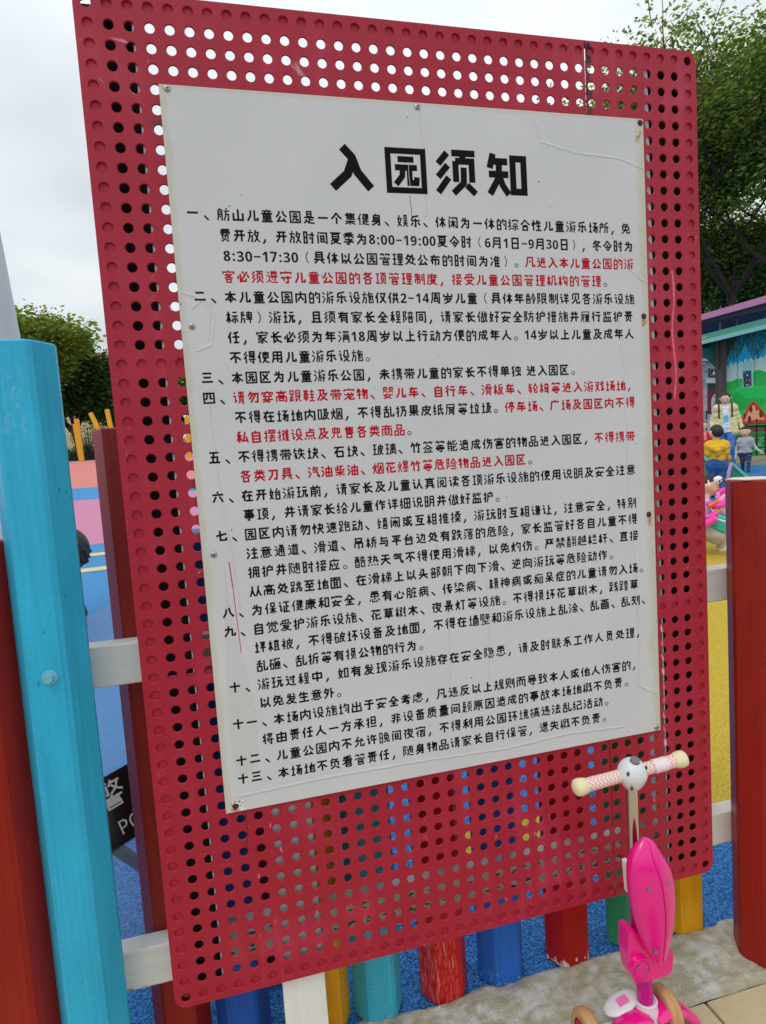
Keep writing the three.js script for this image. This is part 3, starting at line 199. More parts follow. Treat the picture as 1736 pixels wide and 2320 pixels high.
function noticeTexture() {
  const W = 1424, H = 1962, c = makeCanvas(W, H), g = c.getContext('2d'), k = W / (NX1 - NX0);
  const X = (x) => (x - NX0) * k, Y = (y) => (NY1 - y) * k, r = rng(5);
  // white plastic film: faint mottling, yellowed along the edges where dirt has crept under the film
  const id = g.createImageData(W, H);
  for (let y = 0; y < H; y++) for (let x = 0; x < W; x++) {
    const u = x / W, v = y / H, n = fbm(u * 5, v * 7, 1, 3), f = fbm(u * 60, v * 80, 4, 2), e = fbm(v * 16, u * 5, 8, 3);
    const right = smooth(u, 0.972 + e * 0.02, 0.992 + e * 0.02), left = 1 - smooth(u, 0.004 + e * 0.012, 0.016 + e * 0.012), top = 1 - smooth(v, 0.002 + n * 0.004, 0.008 + n * 0.004), s = clamp(0.75 * right + 0.65 * left + 0.5 * top);
    const o = (y * W + x) * 4, b = 211 + n * 7 + f * 3;
    id.data[o] = b + 1 - 9 * s; id.data[o + 1] = b - 14 * s; id.data[o + 2] = b + 1 - 36 * s; id.data[o + 3] = 255;
  }
  g.putImageData(id, 0, 0);
  const wander = (pts, width, col, jitter = 4) => { g.strokeStyle = col; g.lineWidth = width; g.lineJoin = 'round'; g.beginPath(); let [px, py] = pts[0]; g.moveTo(X(px), Y(py)); for (let i = 1; i < pts.length; i++) { const [qx, qy] = pts[i], n = Math.max(2, Math.round(Math.hypot(qx - px, qy - py) / 0.008)); for (let j = 1; j <= n; j++) g.lineTo(X(lerp(px, qx, j / n)) + (r() - 0.5) * jitter, Y(lerp(py, qy, j / n)) + (r() - 0.5) * jitter); px = qx; py = qy; } g.stroke(); };
  // loosened film: greyish patch at the lower left with a milky rim
  g.fillStyle = 'rgba(196,194,188,0.32)'; g.beginPath(); [[-0.478, -0.06], [-0.472, -0.2], [-0.452, -0.3], [-0.44, -0.4], [-0.446, -0.47], [-0.46, -0.5], [-0.492, -0.51], [-0.498, -0.4], [-0.488, -0.2]].forEach(([a, b], i) => g[i ? 'lineTo' : 'moveTo'](X(a), Y(b))); g.fill();
  // lettering
  const black = '#0d0a08', red = '#b8061a';
  g.strokeStyle = black;
  [['入', -0.1699, 1.42], ['园', -0.0555, 1.16], ['须', 0.0535, 1.3], ['知', 0.1663, 1.36]].forEach(([ch, x, w]) => drawGlyph(g, ch, X(x) - 0.049 * k, Y(0.6905 + 0.049), 0.1 * k, w, 1.0));
  const size = 0.0258 * k;
  function put(ch, x, y) {
    if (ch === '、') { g.lineWidth = size * 0.12; g.lineCap = 'round'; g.beginPath(); g.moveTo(x - size * 0.34, y + size * 0.16); g.lineTo(x - size * 0.12, y + size * 0.4); g.stroke(); }
    else if (ch === '，') { g.lineWidth = size * 0.13; g.lineCap = 'round'; g.beginPath(); g.moveTo(x - size * 0.2, y + size * 0.26); g.lineTo(x - size * 0.22, y + size * 0.36); g.lineTo(x - size * 0.32, y + size * 0.5); g.stroke(); }
    else if (ch === '。') { g.lineWidth = size * 0.055; g.beginPath(); g.arc(x - size * 0.2, y + size * 0.3, size * 0.14, 0, 7); g.stroke(); }
    else if (ch === '（' || ch === '）') { g.lineWidth = size * 0.06; g.beginPath(); const s = ch === '（' ? 1 : -1; g.moveTo(x + s * size * 0.2, y - size * 0.42); g.quadraticCurveTo(x - s * size * 0.12, y, x + s * size * 0.2, y + size * 0.42); g.stroke(); }
    else if (ch === '-') { g.fillRect(x - size * 0.24, y - size * 0.03, size * 0.48, size * 0.1); }
    else if (/[\d:]/.test(ch)) { g.font = 'bold ' + Math.round(size * 1.02) + 'px sans-serif'; g.textAlign = 'center'; g.textBaseline = 'alphabetic'; g.fillText(ch, x, y + size * 0.4); }
    else if (ch !== ' ') drawGlyph(g, ch, x - size / 2, y - size / 2, size, 1.12, 0.98);
  }
  const adv = (ch) => (/\d/.test(ch) ? 0.58 : ch === ':' ? 0.36 : ch === '-' ? 0.62 : ch === ' ' ? 0.3 : 1);
  NOTICE.forEach(([num, text, end], i) => {
    const y = 0.5935 - 0.03828 * i, start = num.length === 2 ? -0.3972 : -0.4222, chars = [...text].filter((c2) => c2 !== '[' && c2 !== ']');
    let span = 0; chars.forEach((c2, j) => { if (j) span += (adv(chars[j - 1]) + adv(c2)) / 2; });
    const step = (end - start) / span, tilt = (x) => y - 0.009 * (x + 0.42);
    g.strokeStyle = g.fillStyle = black;
    if (num) { [...num].forEach((c2, j) => put(c2, X(-0.4785 + j * 0.0268), Y(y + 0.0018))); put('、', X(-0.4785 + num.length * 0.0268 + 0.004), Y(y)); }
    let at = 0, j = 0, col = black;
    for (const c2 of text) {
      if (c2 === '[') { col = red; continue; } if (c2 === ']') { col = black; continue; }
      if (j) at += (adv(chars[j - 1]) + adv(c2)) / 2;
      g.strokeStyle = g.fillStyle = col; const x = start + at * step; put(c2, X(x), Y(tilt(x))); j++;
    }
  });
  // red ink line down the left, hairline tear above the title, dirt specks
  g.lineWidth = 3; g.strokeStyle = '#b8404c'; g.beginPath(); g.moveTo(X(-0.4685), Y(-0.07)); g.lineTo(X(-0.4655), Y(-0.12)); g.stroke(); g.lineWidth = 2; g.beginPath(); g.moveTo(X(-0.4655), Y(-0.12)); g.lineTo(X(-0.4605), Y(-0.255)); g.stroke();
  wander([[-0.049, 0.705], [-0.049, 0.655]], 2.4, 'rgba(200,190,186,0.9)', 2); wander([[-0.05, 0.64], [-0.048, 0.585]], 1.8, 'rgba(86,66,58,0.85)', 2);
  for (let i = 0; i < 46; i++) { const x = r() * W, y = r() * H; g.fillStyle = `rgba(60,52,44,${0.25 + r() * 0.5})`; g.beginPath(); g.ellipse(x, y, 0.8 + r() * 1.6, 0.8 + r() * 2.6, r(), 0, 7); g.fill(); }
  for (const [x, y, w, h] of [[0.486, 0.792, 9, 34], [0.4875, 0.384, 7, 22], [0.4855, -0.068, 7, 24], [-0.499, -0.575, 12, 6]]) for (let i = 0; i < 26; i++) { g.fillStyle = `rgba(${150 + r() * 40},${84 + r() * 30},28,${0.1 + r() * 0.14})`; g.beginPath(); g.ellipse(X(x) + (r() - 0.5) * w * 2, Y(y) + (r() - 0.2) * h, 1 + r() * 4, 2 + r() * 7, 0, 0, 7); g.fill(); }
  // lower left corner: worn through to paper
  for (let i = 0; i < 40; i++) { g.fillStyle = `rgba(${228 + r() * 20},${224 + r() * 20},${214 + r() * 20},0.8)`; g.beginPath(); g.ellipse(X(-0.505 + r() * 0.02), Y(-0.568 + (r() - 0.5) * 0.018), 2 + r() * 5, 1 + r() * 4, r() * 3, 0, 7); g.fill(); }
  for (let i = 0; i < 22; i++) { g.fillStyle = 'rgba(120,40,46,0.5)'; g.beginPath(); g.ellipse(X(-0.508 + r() * 0.024), Y(-0.566 + (r() - 0.5) * 0.014), 1 + r() * 2, 1 + r(), r() * 3, 0, 7); g.fill(); }
  return canvasTexture(c);
}
// relief of the same sheet: creases, lifted film and the line where it has come loose
function noticeRelief() {
  const W = 890, H = 1226, c = makeCanvas(W, H), g = c.getContext('2d'), k = W / (NX1 - NX0), r = rng(6), X = (x) => (x - NX0) * k, Y = (y) => (NY1 - y) * k;
  g.fillStyle = '#606060'; g.fillRect(0, 0, W, H); g.lineJoin = 'round';
  const line = (pts, width, col) => { g.strokeStyle = col; g.lineWidth = width; g.beginPath(); let [px, py] = pts[0]; g.moveTo(X(px), Y(py)); for (let i = 1; i < pts.length; i++) { const [qx, qy] = pts[i], n = Math.max(2, Math.round(Math.hypot(qx - px, qy - py) / 0.008)); for (let j = 1; j <= n; j++) g.lineTo(X(lerp(px, qx, j / n)) + (r() - 0.5) * 2, Y(lerp(py, qy, j / n)) + (r() - 0.5) * 2); px = qx; py = qy; } g.stroke(); };
  const list = [[[[0.235, 0.81], [0.25, 0.76], [0.33, 0.742], [0.44, 0.735], [0.5, 0.715]], 1.8], [[[0.395, 0.61], [0.42, 0.56], [0.45, 0.5], [0.497, 0.468]], 1.5], [[[-0.02, 0.81], [-0.016, 0.7], [-0.018, 0.6]], 1.6], [[[0.42, 0.4], [0.43, 0.3], [0.432, 0.15], [0.43, -0.02]], 1.5], [[[-0.48, 0.27], [-0.475, 0.1], [-0.462, -0.05], [-0.455, -0.16]], 1.4], [[[0.44, -0.06], [0.445, -0.2], [0.447, -0.36], [0.44, -0.46], [0.492, -0.49]], 1.6], [[[-0.05, 0.02], [-0.02, -0.2], [-0.028, -0.42]], 1.6], [[[0.06, 0.0], [0.075, -0.22], [0.06, -0.45]], 1.4], [[[-0.495, 0.42], [-0.47, 0.44], [-0.455, 0.4], [-0.465, 0.35], [-0.495, 0.34]], 1.4], [[[-0.51, 0.45], [-0.46, 0.43], [-0.47, 0.36]], 1.1], [[[-0.49, -0.55], [-0.3, -0.545], [-0.1, -0.548], [0.1, -0.556], [0.25, -0.548], [0.4, -0.556]], 1.8]];
  for (const [pts, w] of list) { line(pts, w * 3.2, '#787878'); line(pts, w * 1.3, '#b4b4b4'); }
  g.fillStyle = '#7c7c7c'; g.beginPath(); [[-0.478, -0.06], [-0.472, -0.2], [-0.452, -0.3], [-0.44, -0.4], [-0.446, -0.47], [-0.46, -0.5], [-0.492, -0.51], [-0.498, -0.4], [-0.488, -0.2]].forEach(([a, b], i) => g[i ? 'lineTo' : 'moveTo'](X(a), Y(b))); g.fill();
  const t = new THREE.CanvasTexture(c); t.magFilter = THREE.LinearFilter; return t;
}
// ---------------------------------------------------------------- the notice board: red perforated steel sheet with folded edges, and the white sheet screwed to it
const COLS = 36, ROWS = 54, SEAM = 29, SHIFT = -0.165;
const colX = (i) => (i - 18 + (i >= SEAM ? SHIFT : 0)) * PITCH, rowY = (j) => YC + (27 - j) * PITCH * ASP;
const EDGE = 0.62, CORNER = 0.74, HOLE = 0.265 * PITCH;
const BX0 = colX(0) - EDGE * PITCH, BX1 = colX(COLS) + EDGE * PITCH, BY1 = rowY(0) + EDGE * PITCH, BY0 = rowY(ROWS) - EDGE * PITCH;
const redPaint = (() => {
  // sheet paint: chalking, rain streaks, scratches and chips of the old coat (u along the sheet, v up), one texture over the whole board
  const W = 1024, H = 1536, c = makeCanvas(W, H), g = c.getContext('2d'), r = rng(11), id = g.createImageData(W, H);
  for (let y = 0; y < H; y++) for (let x = 0; x < W; x++) {
    const u = x / W, v = y / H, n = fbm(u * 7, v * 10, 2, 4), st = fbm(u * 46, v * 2.2, 7, 3), f = fbm(u * 170, v * 250, 5, 2), chalk = smooth(n + 0.5 * st, 0.05, 0.6);
    const o = (y * W + x) * 4;
    id.data[o] = 170 + 9 * n + 7 * st + 6 * f + 8 * chalk; id.data[o + 1] = 28 + 8 * n + 5 * st + 6 * f + 18 * chalk; id.data[o + 2] = 52 + 8 * n + 5 * st + 6 * f + 17 * chalk; id.data[o + 3] = 255;
  }
  g.putImageData(id, 0, 0);
  const X = (x) => (x - BX0) / (BX1 - BX0) * W, Y = (y) => (BY1 - y) / (BY1 - BY0) * H;
  for (let i = 0; i < 150; i++) { const x = r() * W, y = r() * H, l = 2 + r() * 7; g.strokeStyle = `rgba(${220 + r() * 25},${180 + r() * 40},${190 + r() * 30},${0.25 + r() * 0.5})`; g.lineWidth = 0.7 + r() * 1.1; const a = Math.PI / 2 + (r() - 0.5) * 1.6; g.beginPath(); g.moveTo(x, y); g.lineTo(x + Math.cos(a) * l, y + Math.sin(a) * l); g.stroke(); }
  // pale drips: a long one beside the right columns, short ones under the sheet's right edge, a smear near the top
  const drip = (pts, w, col) => { g.strokeStyle = col; g.lineCap = 'round'; g.lineJoin = 'round'; for (let i = 1; i < pts.length; i++) { g.lineWidth = w * (0.7 + r() * 0.6); g.beginPath(); g.moveTo(X(pts[i - 1][0]), Y(pts[i - 1][1])); g.lineTo(X(pts[i][0]), Y(pts[i][1])); g.stroke(); } };
  const dl = []; for (let i = 0; i <= 22; i++) dl.push([colX(34.45) + Math.sin(i * 0.45) * 0.0035 + (r() - 0.5) * 0.001, rowY(13 + i * 0.37)]); drip(dl, 3.6, 'rgba(228,120,128,0.85)');
  for (let j = 36; j < 47; j++) drip([[colX(33) - 0.004 + (r() - 0.5) * 0.004, rowY(j + 0.3)], [colX(33) - 0.003 + (r() - 0.5) * 0.004, rowY(j + 0.5)], [colX(33) - 0.002, rowY(j + 0.72)]], 2.4 + r() * 2, `rgba(232,200,206,${0.35 + r() * 0.5})`);
  for (let i = 0; i < 26; i++) drip([[colX(10.1) + r() * 0.02, rowY(2.3) + r() * 0.012], [colX(10.5) + r() * 0.02, rowY(2.75)]], 1.4, 'rgba(205,175,180,0.22)');
  for (let i = 0; i < 18; i++) drip([[colX(1) + r() * 0.02, rowY(1.62) - r() * 0.003], [colX(1.8) + r() * 0.012, rowY(1.85)]], 1.3, 'rgba(215,180,186,0.2)');
  for (let i = 0; i < 7; i++) { const x = colX(3 + r() * 30), y = rowY(44.5 + r() * 9); drip([[x, y], [x + (r() - 0.5) * 0.006, y - 0.006 - r() * 0.012]], 1.6, 'rgba(240,210,214,0.7)'); }
  // glue and rust stains round the sheet and down the seam
  for (let i = 0; i < 150; i++) { const t = r(), x = colX(28.62) + (r() - 0.5) * 0.012 * (r() < 0.2 ? 2 : 1), y = rowY(0.1 + t * 4.2); g.fillStyle = `rgba(${54 + r() * 50},${22 + r() * 16},${16 + r() * 10},${0.2 + r() * 0.5})`; g.beginPath(); g.ellipse(X(x), Y(y), 0.8 + r() * 2.4, 1 + r() * 4, r(), 0, 7); g.fill(); }
  for (const [ci, rj, s] of [[28.62, 0.0, 8], [28.68, 4.4, 7]]) for (let i = 0; i < 60; i++) { g.fillStyle = 'rgba(26,12,10,0.75)'; g.beginPath(); g.ellipse(X(colX(28) + (ci - 28) * PITCH) + (r() - 0.5) * s, Y(rowY(rj)) + (r() - 0.5) * s * 2.6, 2, 3, 0, 0, 7); g.fill(); }
  for (const [ci, rj] of [[3.1, 5.6], [3.4, 4.9], [2.8, 5.7], [3.1, 27.2], [3.3, 20.7], [3.2, 24.4]]) for (let i = 0; i < 34; i++) { g.fillStyle = `rgba(${96 + r() * 40},${34 + r() * 20},${34 + r() * 12},${0.12 + r() * 0.2})`; g.beginPath(); g.ellipse(X(colX(ci)) + (r() - 0.5) * 18, Y(rowY(rj)) + (r() - 0.5) * 9, 1 + r() * 3, 1 + r() * 2, r(), 0, 7); g.fill(); }
  // cracks
  g.strokeStyle = 'rgba(60,10,20,0.8)'; g.lineWidth = 1; for (const [a, b] of [[[7.2, 50.6], [8.6, 49.9]], [[4.3, 43.6], [4.1, 46.2]], [[34.1, 34.2], [34.2, 34.9]]]) { g.beginPath(); g.moveTo(X(colX(a[0])), Y(rowY(a[1]))); g.lineTo(X(colX((a[0] + b[0]) / 2) + 0.003), Y(rowY((a[1] + b[1]) / 2))); g.lineTo(X(colX(b[0])), Y(rowY(b[1]))); g.stroke(); }
  return physical({ map: canvasTexture(c), roughness: 0.5, specularIntensity: 0.75 });
})();
const board = thing('notice_board', 'tall red perforated metal notice board with white rules sheet, fixed to the fence', 'notice board', [0, 0, 0]);
{
  const pos = [], nor = [], uv = [], T = 0.0022, N = 24;
  const quad = (a, b, c, d, n) => { for (const p of [a, b, c, a, c, d]) { pos.push(...p); nor.push(...n); uv.push((p[0] - BX0) / (BX1 - BX0), (p[1] - BY0) / (BY1 - BY0)); } };
  const inSheet = (i, j) => colX(i) > NX0 + 0.022 && colX(i) < NX1 - 0.022 && rowY(j) - YC < NY1 - 0.022 && rowY(j) - YC > NY0 + 0.022;
  for (let j = 0; j <= ROWS; j++) for (let i = 0; i <= COLS; i++) {
    const x = colX(i), y = rowY(j), L = (i === 0 ? EDGE : i === SEAM ? 0.385 : 0.5) * PITCH, Rr = (i === COLS ? EDGE : i === SEAM - 1 ? 0.385 : 0.5) * PITCH, U = (j === 0 ? EDGE : 0.5 * ASP) * PITCH, D = (j === ROWS ? EDGE : 0.5 * ASP) * PITCH;
    if (inSheet(i, j)) { quad([x - L, y - D, 0], [x + Rr, y - D, 0], [x + Rr, y + U, 0], [x - L, y + U, 0], [0, 0, 1]); continue; }
    const cornerCell = (i === 0 || i === COLS) && (j === 0 || j === ROWS);
    const blind = !cornerCell && (j === 0 || j === ROWS || i === 0 || i === COLS || j === 18 || (j === 35 && i > 20));
    const angles = []; for (let k = 0; k < N; k++) angles.push(k / N * 2 * Math.PI);
    for (const [a, b] of [[Rr, U], [-L, U], [-L, -D], [Rr, -D]]) angles.push((Math.atan2(b, a) + 2 * Math.PI) % (2 * Math.PI));
    angles.sort((a, b) => a - b);
    const pts = angles.filter((a, k) => !k || a - angles[k - 1] > 1e-5).map((a) => {
      const c = Math.cos(a), s = Math.sin(a), tx = c > 1e-9 ? Rr / c : c < -1e-9 ? -L / c : 1e9, ty = s > 1e-9 ? U / s : s < -1e-9 ? -D / s : 1e9; let t = Math.min(tx, ty);
      if (cornerCell) { const sx = i === 0 ? -1 : 1, sy = j === 0 ? 1 : -1, rr = CORNER * PITCH, cx = sx * (EDGE * PITCH - rr), cy = sy * (EDGE * PITCH - rr); if (c * t * sx > cx * sx && s * t * sy > cy * sy) { const b = c * cx + s * cy, q = b * b - (cx * cx + cy * cy - rr * rr); if (q > 0) t = Math.min(t, b + Math.sqrt(q)); } }
      return { o: [x + c * t, y + s * t], w: [x + c * HOLE * 1.1, y + s * HOLE * 1.1], h: [x + c * HOLE, y + s * HOLE], e: [x + c * (HOLE - 0.0006), y + s * (HOLE - 0.0006)], f: [x + c * HOLE * 0.86, y + s * HOLE * 0.86], c, s };
    });
    const depth = blind ? 0.0042 : T;
    for (let k = 0; k < pts.length; k++) {
      const p = pts[k], q = pts[(k + 1) % pts.length], n1 = [-(p.c + q.c) / 2, -(p.s + q.s) / 2, 0.25];
      quad([...p.w, 0], [...p.o, 0], [...q.o, 0], [...q.w, 0], [0, 0, 1]); quad([...p.h, -0.0007], [...p.w, 0], [...q.w, 0], [...q.h, -0.0007], [-(p.c + q.c) * 0.36, -(p.s + q.s) * 0.36, 0.7]);
      quad([...p.e, -depth], [...p.h, -0.0007], [...q.h, -0.0007], [...q.e, -depth], n1);
      if (blind) { pos.push(x, y, -depth, ...p.e, -depth, ...q.e, -depth); for (let m = 0; m < 3; m++) { nor.push(0, 0, 1); uv.push((x - BX0) / (BX1 - BX0), (y - BY0) / (BY1 - BY0)); } }
      else quad([...q.e, -T], [...q.o, -T], [...p.o, -T], [...p.e, -T], [0, 0, -1]);
    }
  }
  // folded edge all round (25 mm deep), following the rounded corners
  const rr = CORNER * PITCH, ring = [];
  for (const [cx, cy, a0] of [[BX1 - rr, BY1 - rr, 0], [BX0 + rr, BY1 - rr, 1], [BX0 + rr, BY0 + rr, 2], [BX1 - rr, BY0 + rr, 3]]) for (let k = 0; k <= 8; k++) { const a = (a0 + k / 8) * Math.PI / 2; ring.push([cx + Math.cos(a) * rr, cy + Math.sin(a) * rr, Math.cos(a), Math.sin(a)]); }
  for (let k = 0; k < ring.length; k++) { const p = ring[k], q = ring[(k + 1) % ring.length]; quad([p[0], p[1], -0.026], [q[0], q[1], -0.026], [q[0], q[1], 0], [p[0], p[1], 0], [(p[2] + q[2]) / 2, (p[3] + q[3]) / 2, 0]); }
  const g = new THREE.BufferGeometry(); g.setAttribute('position', new THREE.Float32BufferAttribute(pos, 3)); g.setAttribute('normal', new THREE.Float32BufferAttribute(nor, 3)); g.setAttribute('uv', new THREE.Float32BufferAttribute(uv, 2));
  part('perforated_sheet', g, redPaint, board);
  // steel box sections down both sides, dark inside, with bare galvanised inner walls
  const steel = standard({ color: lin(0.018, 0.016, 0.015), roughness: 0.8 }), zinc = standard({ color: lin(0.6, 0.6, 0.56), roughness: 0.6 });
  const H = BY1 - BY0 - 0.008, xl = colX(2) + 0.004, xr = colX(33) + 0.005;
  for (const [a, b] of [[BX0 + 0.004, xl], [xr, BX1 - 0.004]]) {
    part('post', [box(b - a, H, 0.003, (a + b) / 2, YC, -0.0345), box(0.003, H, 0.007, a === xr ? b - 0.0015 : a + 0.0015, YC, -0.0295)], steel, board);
  }
  part('post_wall', box(0.0025, H - 0.03, 0.026, xl + 0.0015, YC, -0.0196), zinc, board); part('post_wall', box(0.0025, H - 0.03, 0.026, xr - 0.0015, YC, -0.0196), zinc, board);
  for (const j of [18, 35]) part('crossbar', box(colX(33) - colX(2) - 0.012, 0.022, 0.02, (colX(33) + colX(2)) / 2, rowY(j) - (j === 35 ? 0.008 : 0), -0.017), standard({ color: lin(0.30, 0.02, 0.045), roughness: 0.5 }), board);
  // lip of the lower panel that half closes three holes at the left
  part('panel_lip', box(0.125, 0.016, 0.002, colX(2) + 0.004, rowY(35) - 0.0095, -0.0048), standard({ color: lin(0.36, 0.02, 0.06), roughness: 0.5 }), board);
}
const sheet = part('rules_sheet', new RoundedBoxGeometry(NX1 - NX0, NY1 - NY0, 0.004, 2, 0.0012), null, board);
sheet.position.set((NX0 + NX1) / 2, YC + (NY0 + NY1) / 2, 0.0035);
sheet.userData.label = 'white rules sheet with black and red Chinese lettering';
{ // give the face its own texture square, the rim plain
  const g = sheet.geometry, p = g.attributes.position, uv = g.attributes.uv; for (let i = 0; i < p.count; i++) uv.setXY(i, p.getX(i) / (NX1 - NX0) + 0.5, p.getY(i) / (NY1 - NY0) + 0.5);
  sheet.material = physical({ map: noticeTexture(), bumpMap: noticeRelief(), bumpScale: 0.0035, roughness: 0.5, specularIntensity: 0.22 });
  const rust = standard({ color: lin(0.07, 0.03, 0.02), roughness: 0.9 }), bright = standard({ color: lin(0.42, 0.41, 0.39), roughness: 0.35, metalness: 0.8 });
  for (const [x, y, rusty] of [[-0.5035, 0.8145, 0], [-0.0227, 0.8135, 0], [0.4926, 0.813, 1], [-0.4979, 0.386, 0], [-0.4961, -0.0525, 0], [0.4875, 0.3943, 1], [0.4855, -0.0577, 1], [-0.4983, -0.5697, 1], [0.4898, -0.5732, 0]]) {
    const head = new THREE.SphereGeometry(0.0068, 16, 6, 0, Math.PI * 2, 0, Math.PI * 0.42); head.rotateX(Math.PI / 2); head.scale(1, 1, 0.6);
    const s = part('screw', head, rusty ? rust : bright, sheet); s.position.set(x - (NX0 + NX1) / 2, y - (NY0 + NY1) / 2, 0.0012);
    const slot = new THREE.Mesh(mergeGeometries([box(0.006, 0.0012, 0.0012), box(0.0012, 0.006, 0.0012)].map(plain)), rust); slot.name = 'screw_slot'; shade(slot);
    slot.position.set(x - (NX0 + NX1) / 2, y - (NY0 + NY1) / 2, 0.0047); slot.rotation.z = x * 40; sheet.add(slot);
  }
}

// ---------------------------------------------------------------- the fence: hexagonal pickets on both sides of two white rails
const HEX = 0.064;
const paintMap = pixelTexture(256, 256, (x, y) => { const a = tileNoise(x, y, 256, 256, 6, 2, 4), b = tileNoise(x, y, 256, 256, 40, 9, 2), v = 236 + a * 22 + b * 12; return [v, v, v]; });
const paintBump = pixelTexture(256, 256, (x, y) => 128 + 60 * tileNoise(x, y, 256, 256, 14, 4, 4) + 24 * tileNoise(x, y, 256, 256, 70, 6, 2), false);
const paint = (r, g, b, o = {}) => physical({ color: srgb(r, g, b), map: paintMap, bumpMap: paintBump, bumpScale: 0.0006, roughness: 0.42, specularIntensity: 0.6, ...o });
function wornPaint(base, marks, seed, w = 256, h = 1024) {          // a picket's own coat: chalky streaks and chips where the old paint shows
  const c = makeCanvas(w, h), g = c.getContext('2d'), r = rng(seed), id = g.createImageData(w, h);
  for (let y = 0; y < h; y++) for (let x = 0; x < w; x++) { const n = fbm(x / w * 5, y / h * 6, seed, 4), f = fbm(x / w * 60, y / h * 220, seed + 2, 2), gr = fbm(x / w * 70, y / h * 5, seed + 5, 2), o = (y * w + x) * 4; for (let k = 0; k < 3; k++) id.data[o + k] = base[k] + (n * 16 + f * 7 + gr * 12) * (0.35 + base[k] / 220); id.data[o + 3] = 255; }
  g.putImageData(id, 0, 0); marks(g, w, h, r);
  return physical({ map: canvasTexture(c), bumpMap: paintBump, bumpScale: 0.0005, roughness: 0.4, specularIntensity: 0.6 });
}
// hexagonal prism, flat face to the front, edges slightly eased; u runs round it (0..1), v up (0..1)
function picketGeometry(h, s = HEX, ease = 0.006) {
  const prof = []; for (let k = 0; k < 6; k++) { const a = k * 60 * Math.PI / 180; prof.push([Math.cos(a) * s, Math.sin(a) * s]); }
  const ringPts = []; for (let k = 0; k < 6; k++) { const p = prof[k], a = prof[(k + 5) % 6], b = prof[(k + 1) % 6], t = ease / s; ringPts.push([lerp(p[0], a[0], t), lerp(p[1], a[1], t)], [lerp(p[0], b[0], t), lerp(p[1], b[1], t)]); }
  const pos = [], uv = [], n = ringPts.length; let per = [0]; for (let k = 0; k < n; k++) per.push(per[k] + Math.hypot(ringPts[(k + 1) % n][0] - ringPts[k][0], ringPts[(k + 1) % n][1] - ringPts[k][1]));
  const top = 0.0035, levels = [[0, 1], [h - top, 1], [h, 0.965]];
  for (let l = 0; l < 2; l++) for (let k = 0; k < n; k++) { const [y0, s0] = levels[l], [y1, s1] = levels[l + 1], p = ringPts[k], q = ringPts[(k + 1) % n], u0 = per[k] / per[n], u1 = per[k + 1] / per[n]; const A = [p[0] * s0, y0, -p[1] * s0], B = [q[0] * s0, y0, -q[1] * s0], C = [q[0] * s1, y1, -q[1] * s1], Dd = [p[0] * s1, y1, -p[1] * s1]; for (const [P, u, y] of [[A, u0, y0], [B, u1, y0], [C, u1, y1], [A, u0, y0], [C, u1, y1], [Dd, u0, y1]]) { pos.push(...P); uv.push(u, y / h); } }
  for (let k = 0; k < n; k++) { const p = ringPts[k], q = ringPts[(k + 1) % n], s2 = 0.965; pos.push(0, h, 0, p[0] * s2, h, -p[1] * s2, q[0] * s2, h, -q[1] * s2); uv.push(0.5, 1, 0.48, 0.99, 0.52, 0.99); }
  const g = new THREE.BufferGeometry(); g.setAttribute('position', new THREE.Float32BufferAttribute(pos, 3)); g.setAttribute('uv', new THREE.Float32BufferAttribute(uv, 2)); g.computeVertexNormals(); return g;
}
const coat = (r0, g0, b0, seed) => wornPaint([r0, g0, b0], (g, w, h, r) => {
  for (let i = 0; i < 34; i++) { g.fillStyle = `rgba(${r0 * 0.45},${g0 * 0.45},${b0 * 0.45},${0.3 + r() * 0.5})`; g.beginPath(); const x = r() * w, y = r() * h; for (let k = 0; k < 6; k++) { const a = k / 6 * 6.28; g.lineTo(x + Math.cos(a) * (0.4 + r() * 1.6), y + Math.sin(a) * (0.5 + r() * 2.6)); } g.fill(); }
  for (let i = 0; i < 16; i++) { g.strokeStyle = `rgba(226,214,196,${0.25 + r() * 0.5})`; g.lineWidth = 0.6 + r() * 0.8; const x = r() * w, y = r() * h; g.beginPath(); g.moveTo(x, y); g.lineTo(x + (r() - 0.5) * 5, y + 3 + r() * 16); g.stroke(); }
  for (let i = 0; i < 90; i++) { g.fillStyle = `rgba(${150 + r() * 60},${140 + r() * 56},${120 + r() * 50},${0.25 + r() * 0.5})`; g.beginPath(); g.ellipse(r() * w, h - 1 - r() * r() * 40, 0.7 + r() * 2.4, 0.7 + r() * 2.6, 0, 0, 7); g.fill(); }
}, seed);
const fence = thing('picket_fence', 'colourful picket fence of red, cyan, blue, yellow and green six-sided posts behind the notice board', 'fence');
const cream = standard({ color: srgb(226, 214, 196), roughness: 0.7 });
function bolt(parent, y, z, mat) { const w = new THREE.CylinderGeometry(0.013, 0.014, 0.004, 20); w.rotateX(Math.PI / 2); const hd = new THREE.CylinderGeometry(0.008, 0.0085, 0.009, 6); hd.rotateX(Math.PI / 2); hd.translate(0, 0, 0.006); const b = part('bolt', [w, hd], mat, parent); b.position.set(0.004, y, z); return b; }
function picket(x, z, h, mat, name = 'picket', y0 = 0) { const m = part(name, picketGeometry(h - y0), mat, fence); m.position.set(x, y0, z); return m; }
const dullRed = (seed) => wornPaint([150, 30, 18], (g, w, h, r) => { for (let i = 0; i < 9; i++) { g.fillStyle = `rgba(70,14,12,${0.2 + r() * 0.3})`; g.beginPath(); g.ellipse(r() * w, r() * h, 1 + r() * 2, 1 + r() * 4, 0, 0, 7); g.fill(); } for (let i = 0; i < 5; i++) { g.fillStyle = 'rgba(226,150,130,0.8)'; g.fillRect(r() * w, r() * h, 1.5, 2 + r() * 3); } }, seed);
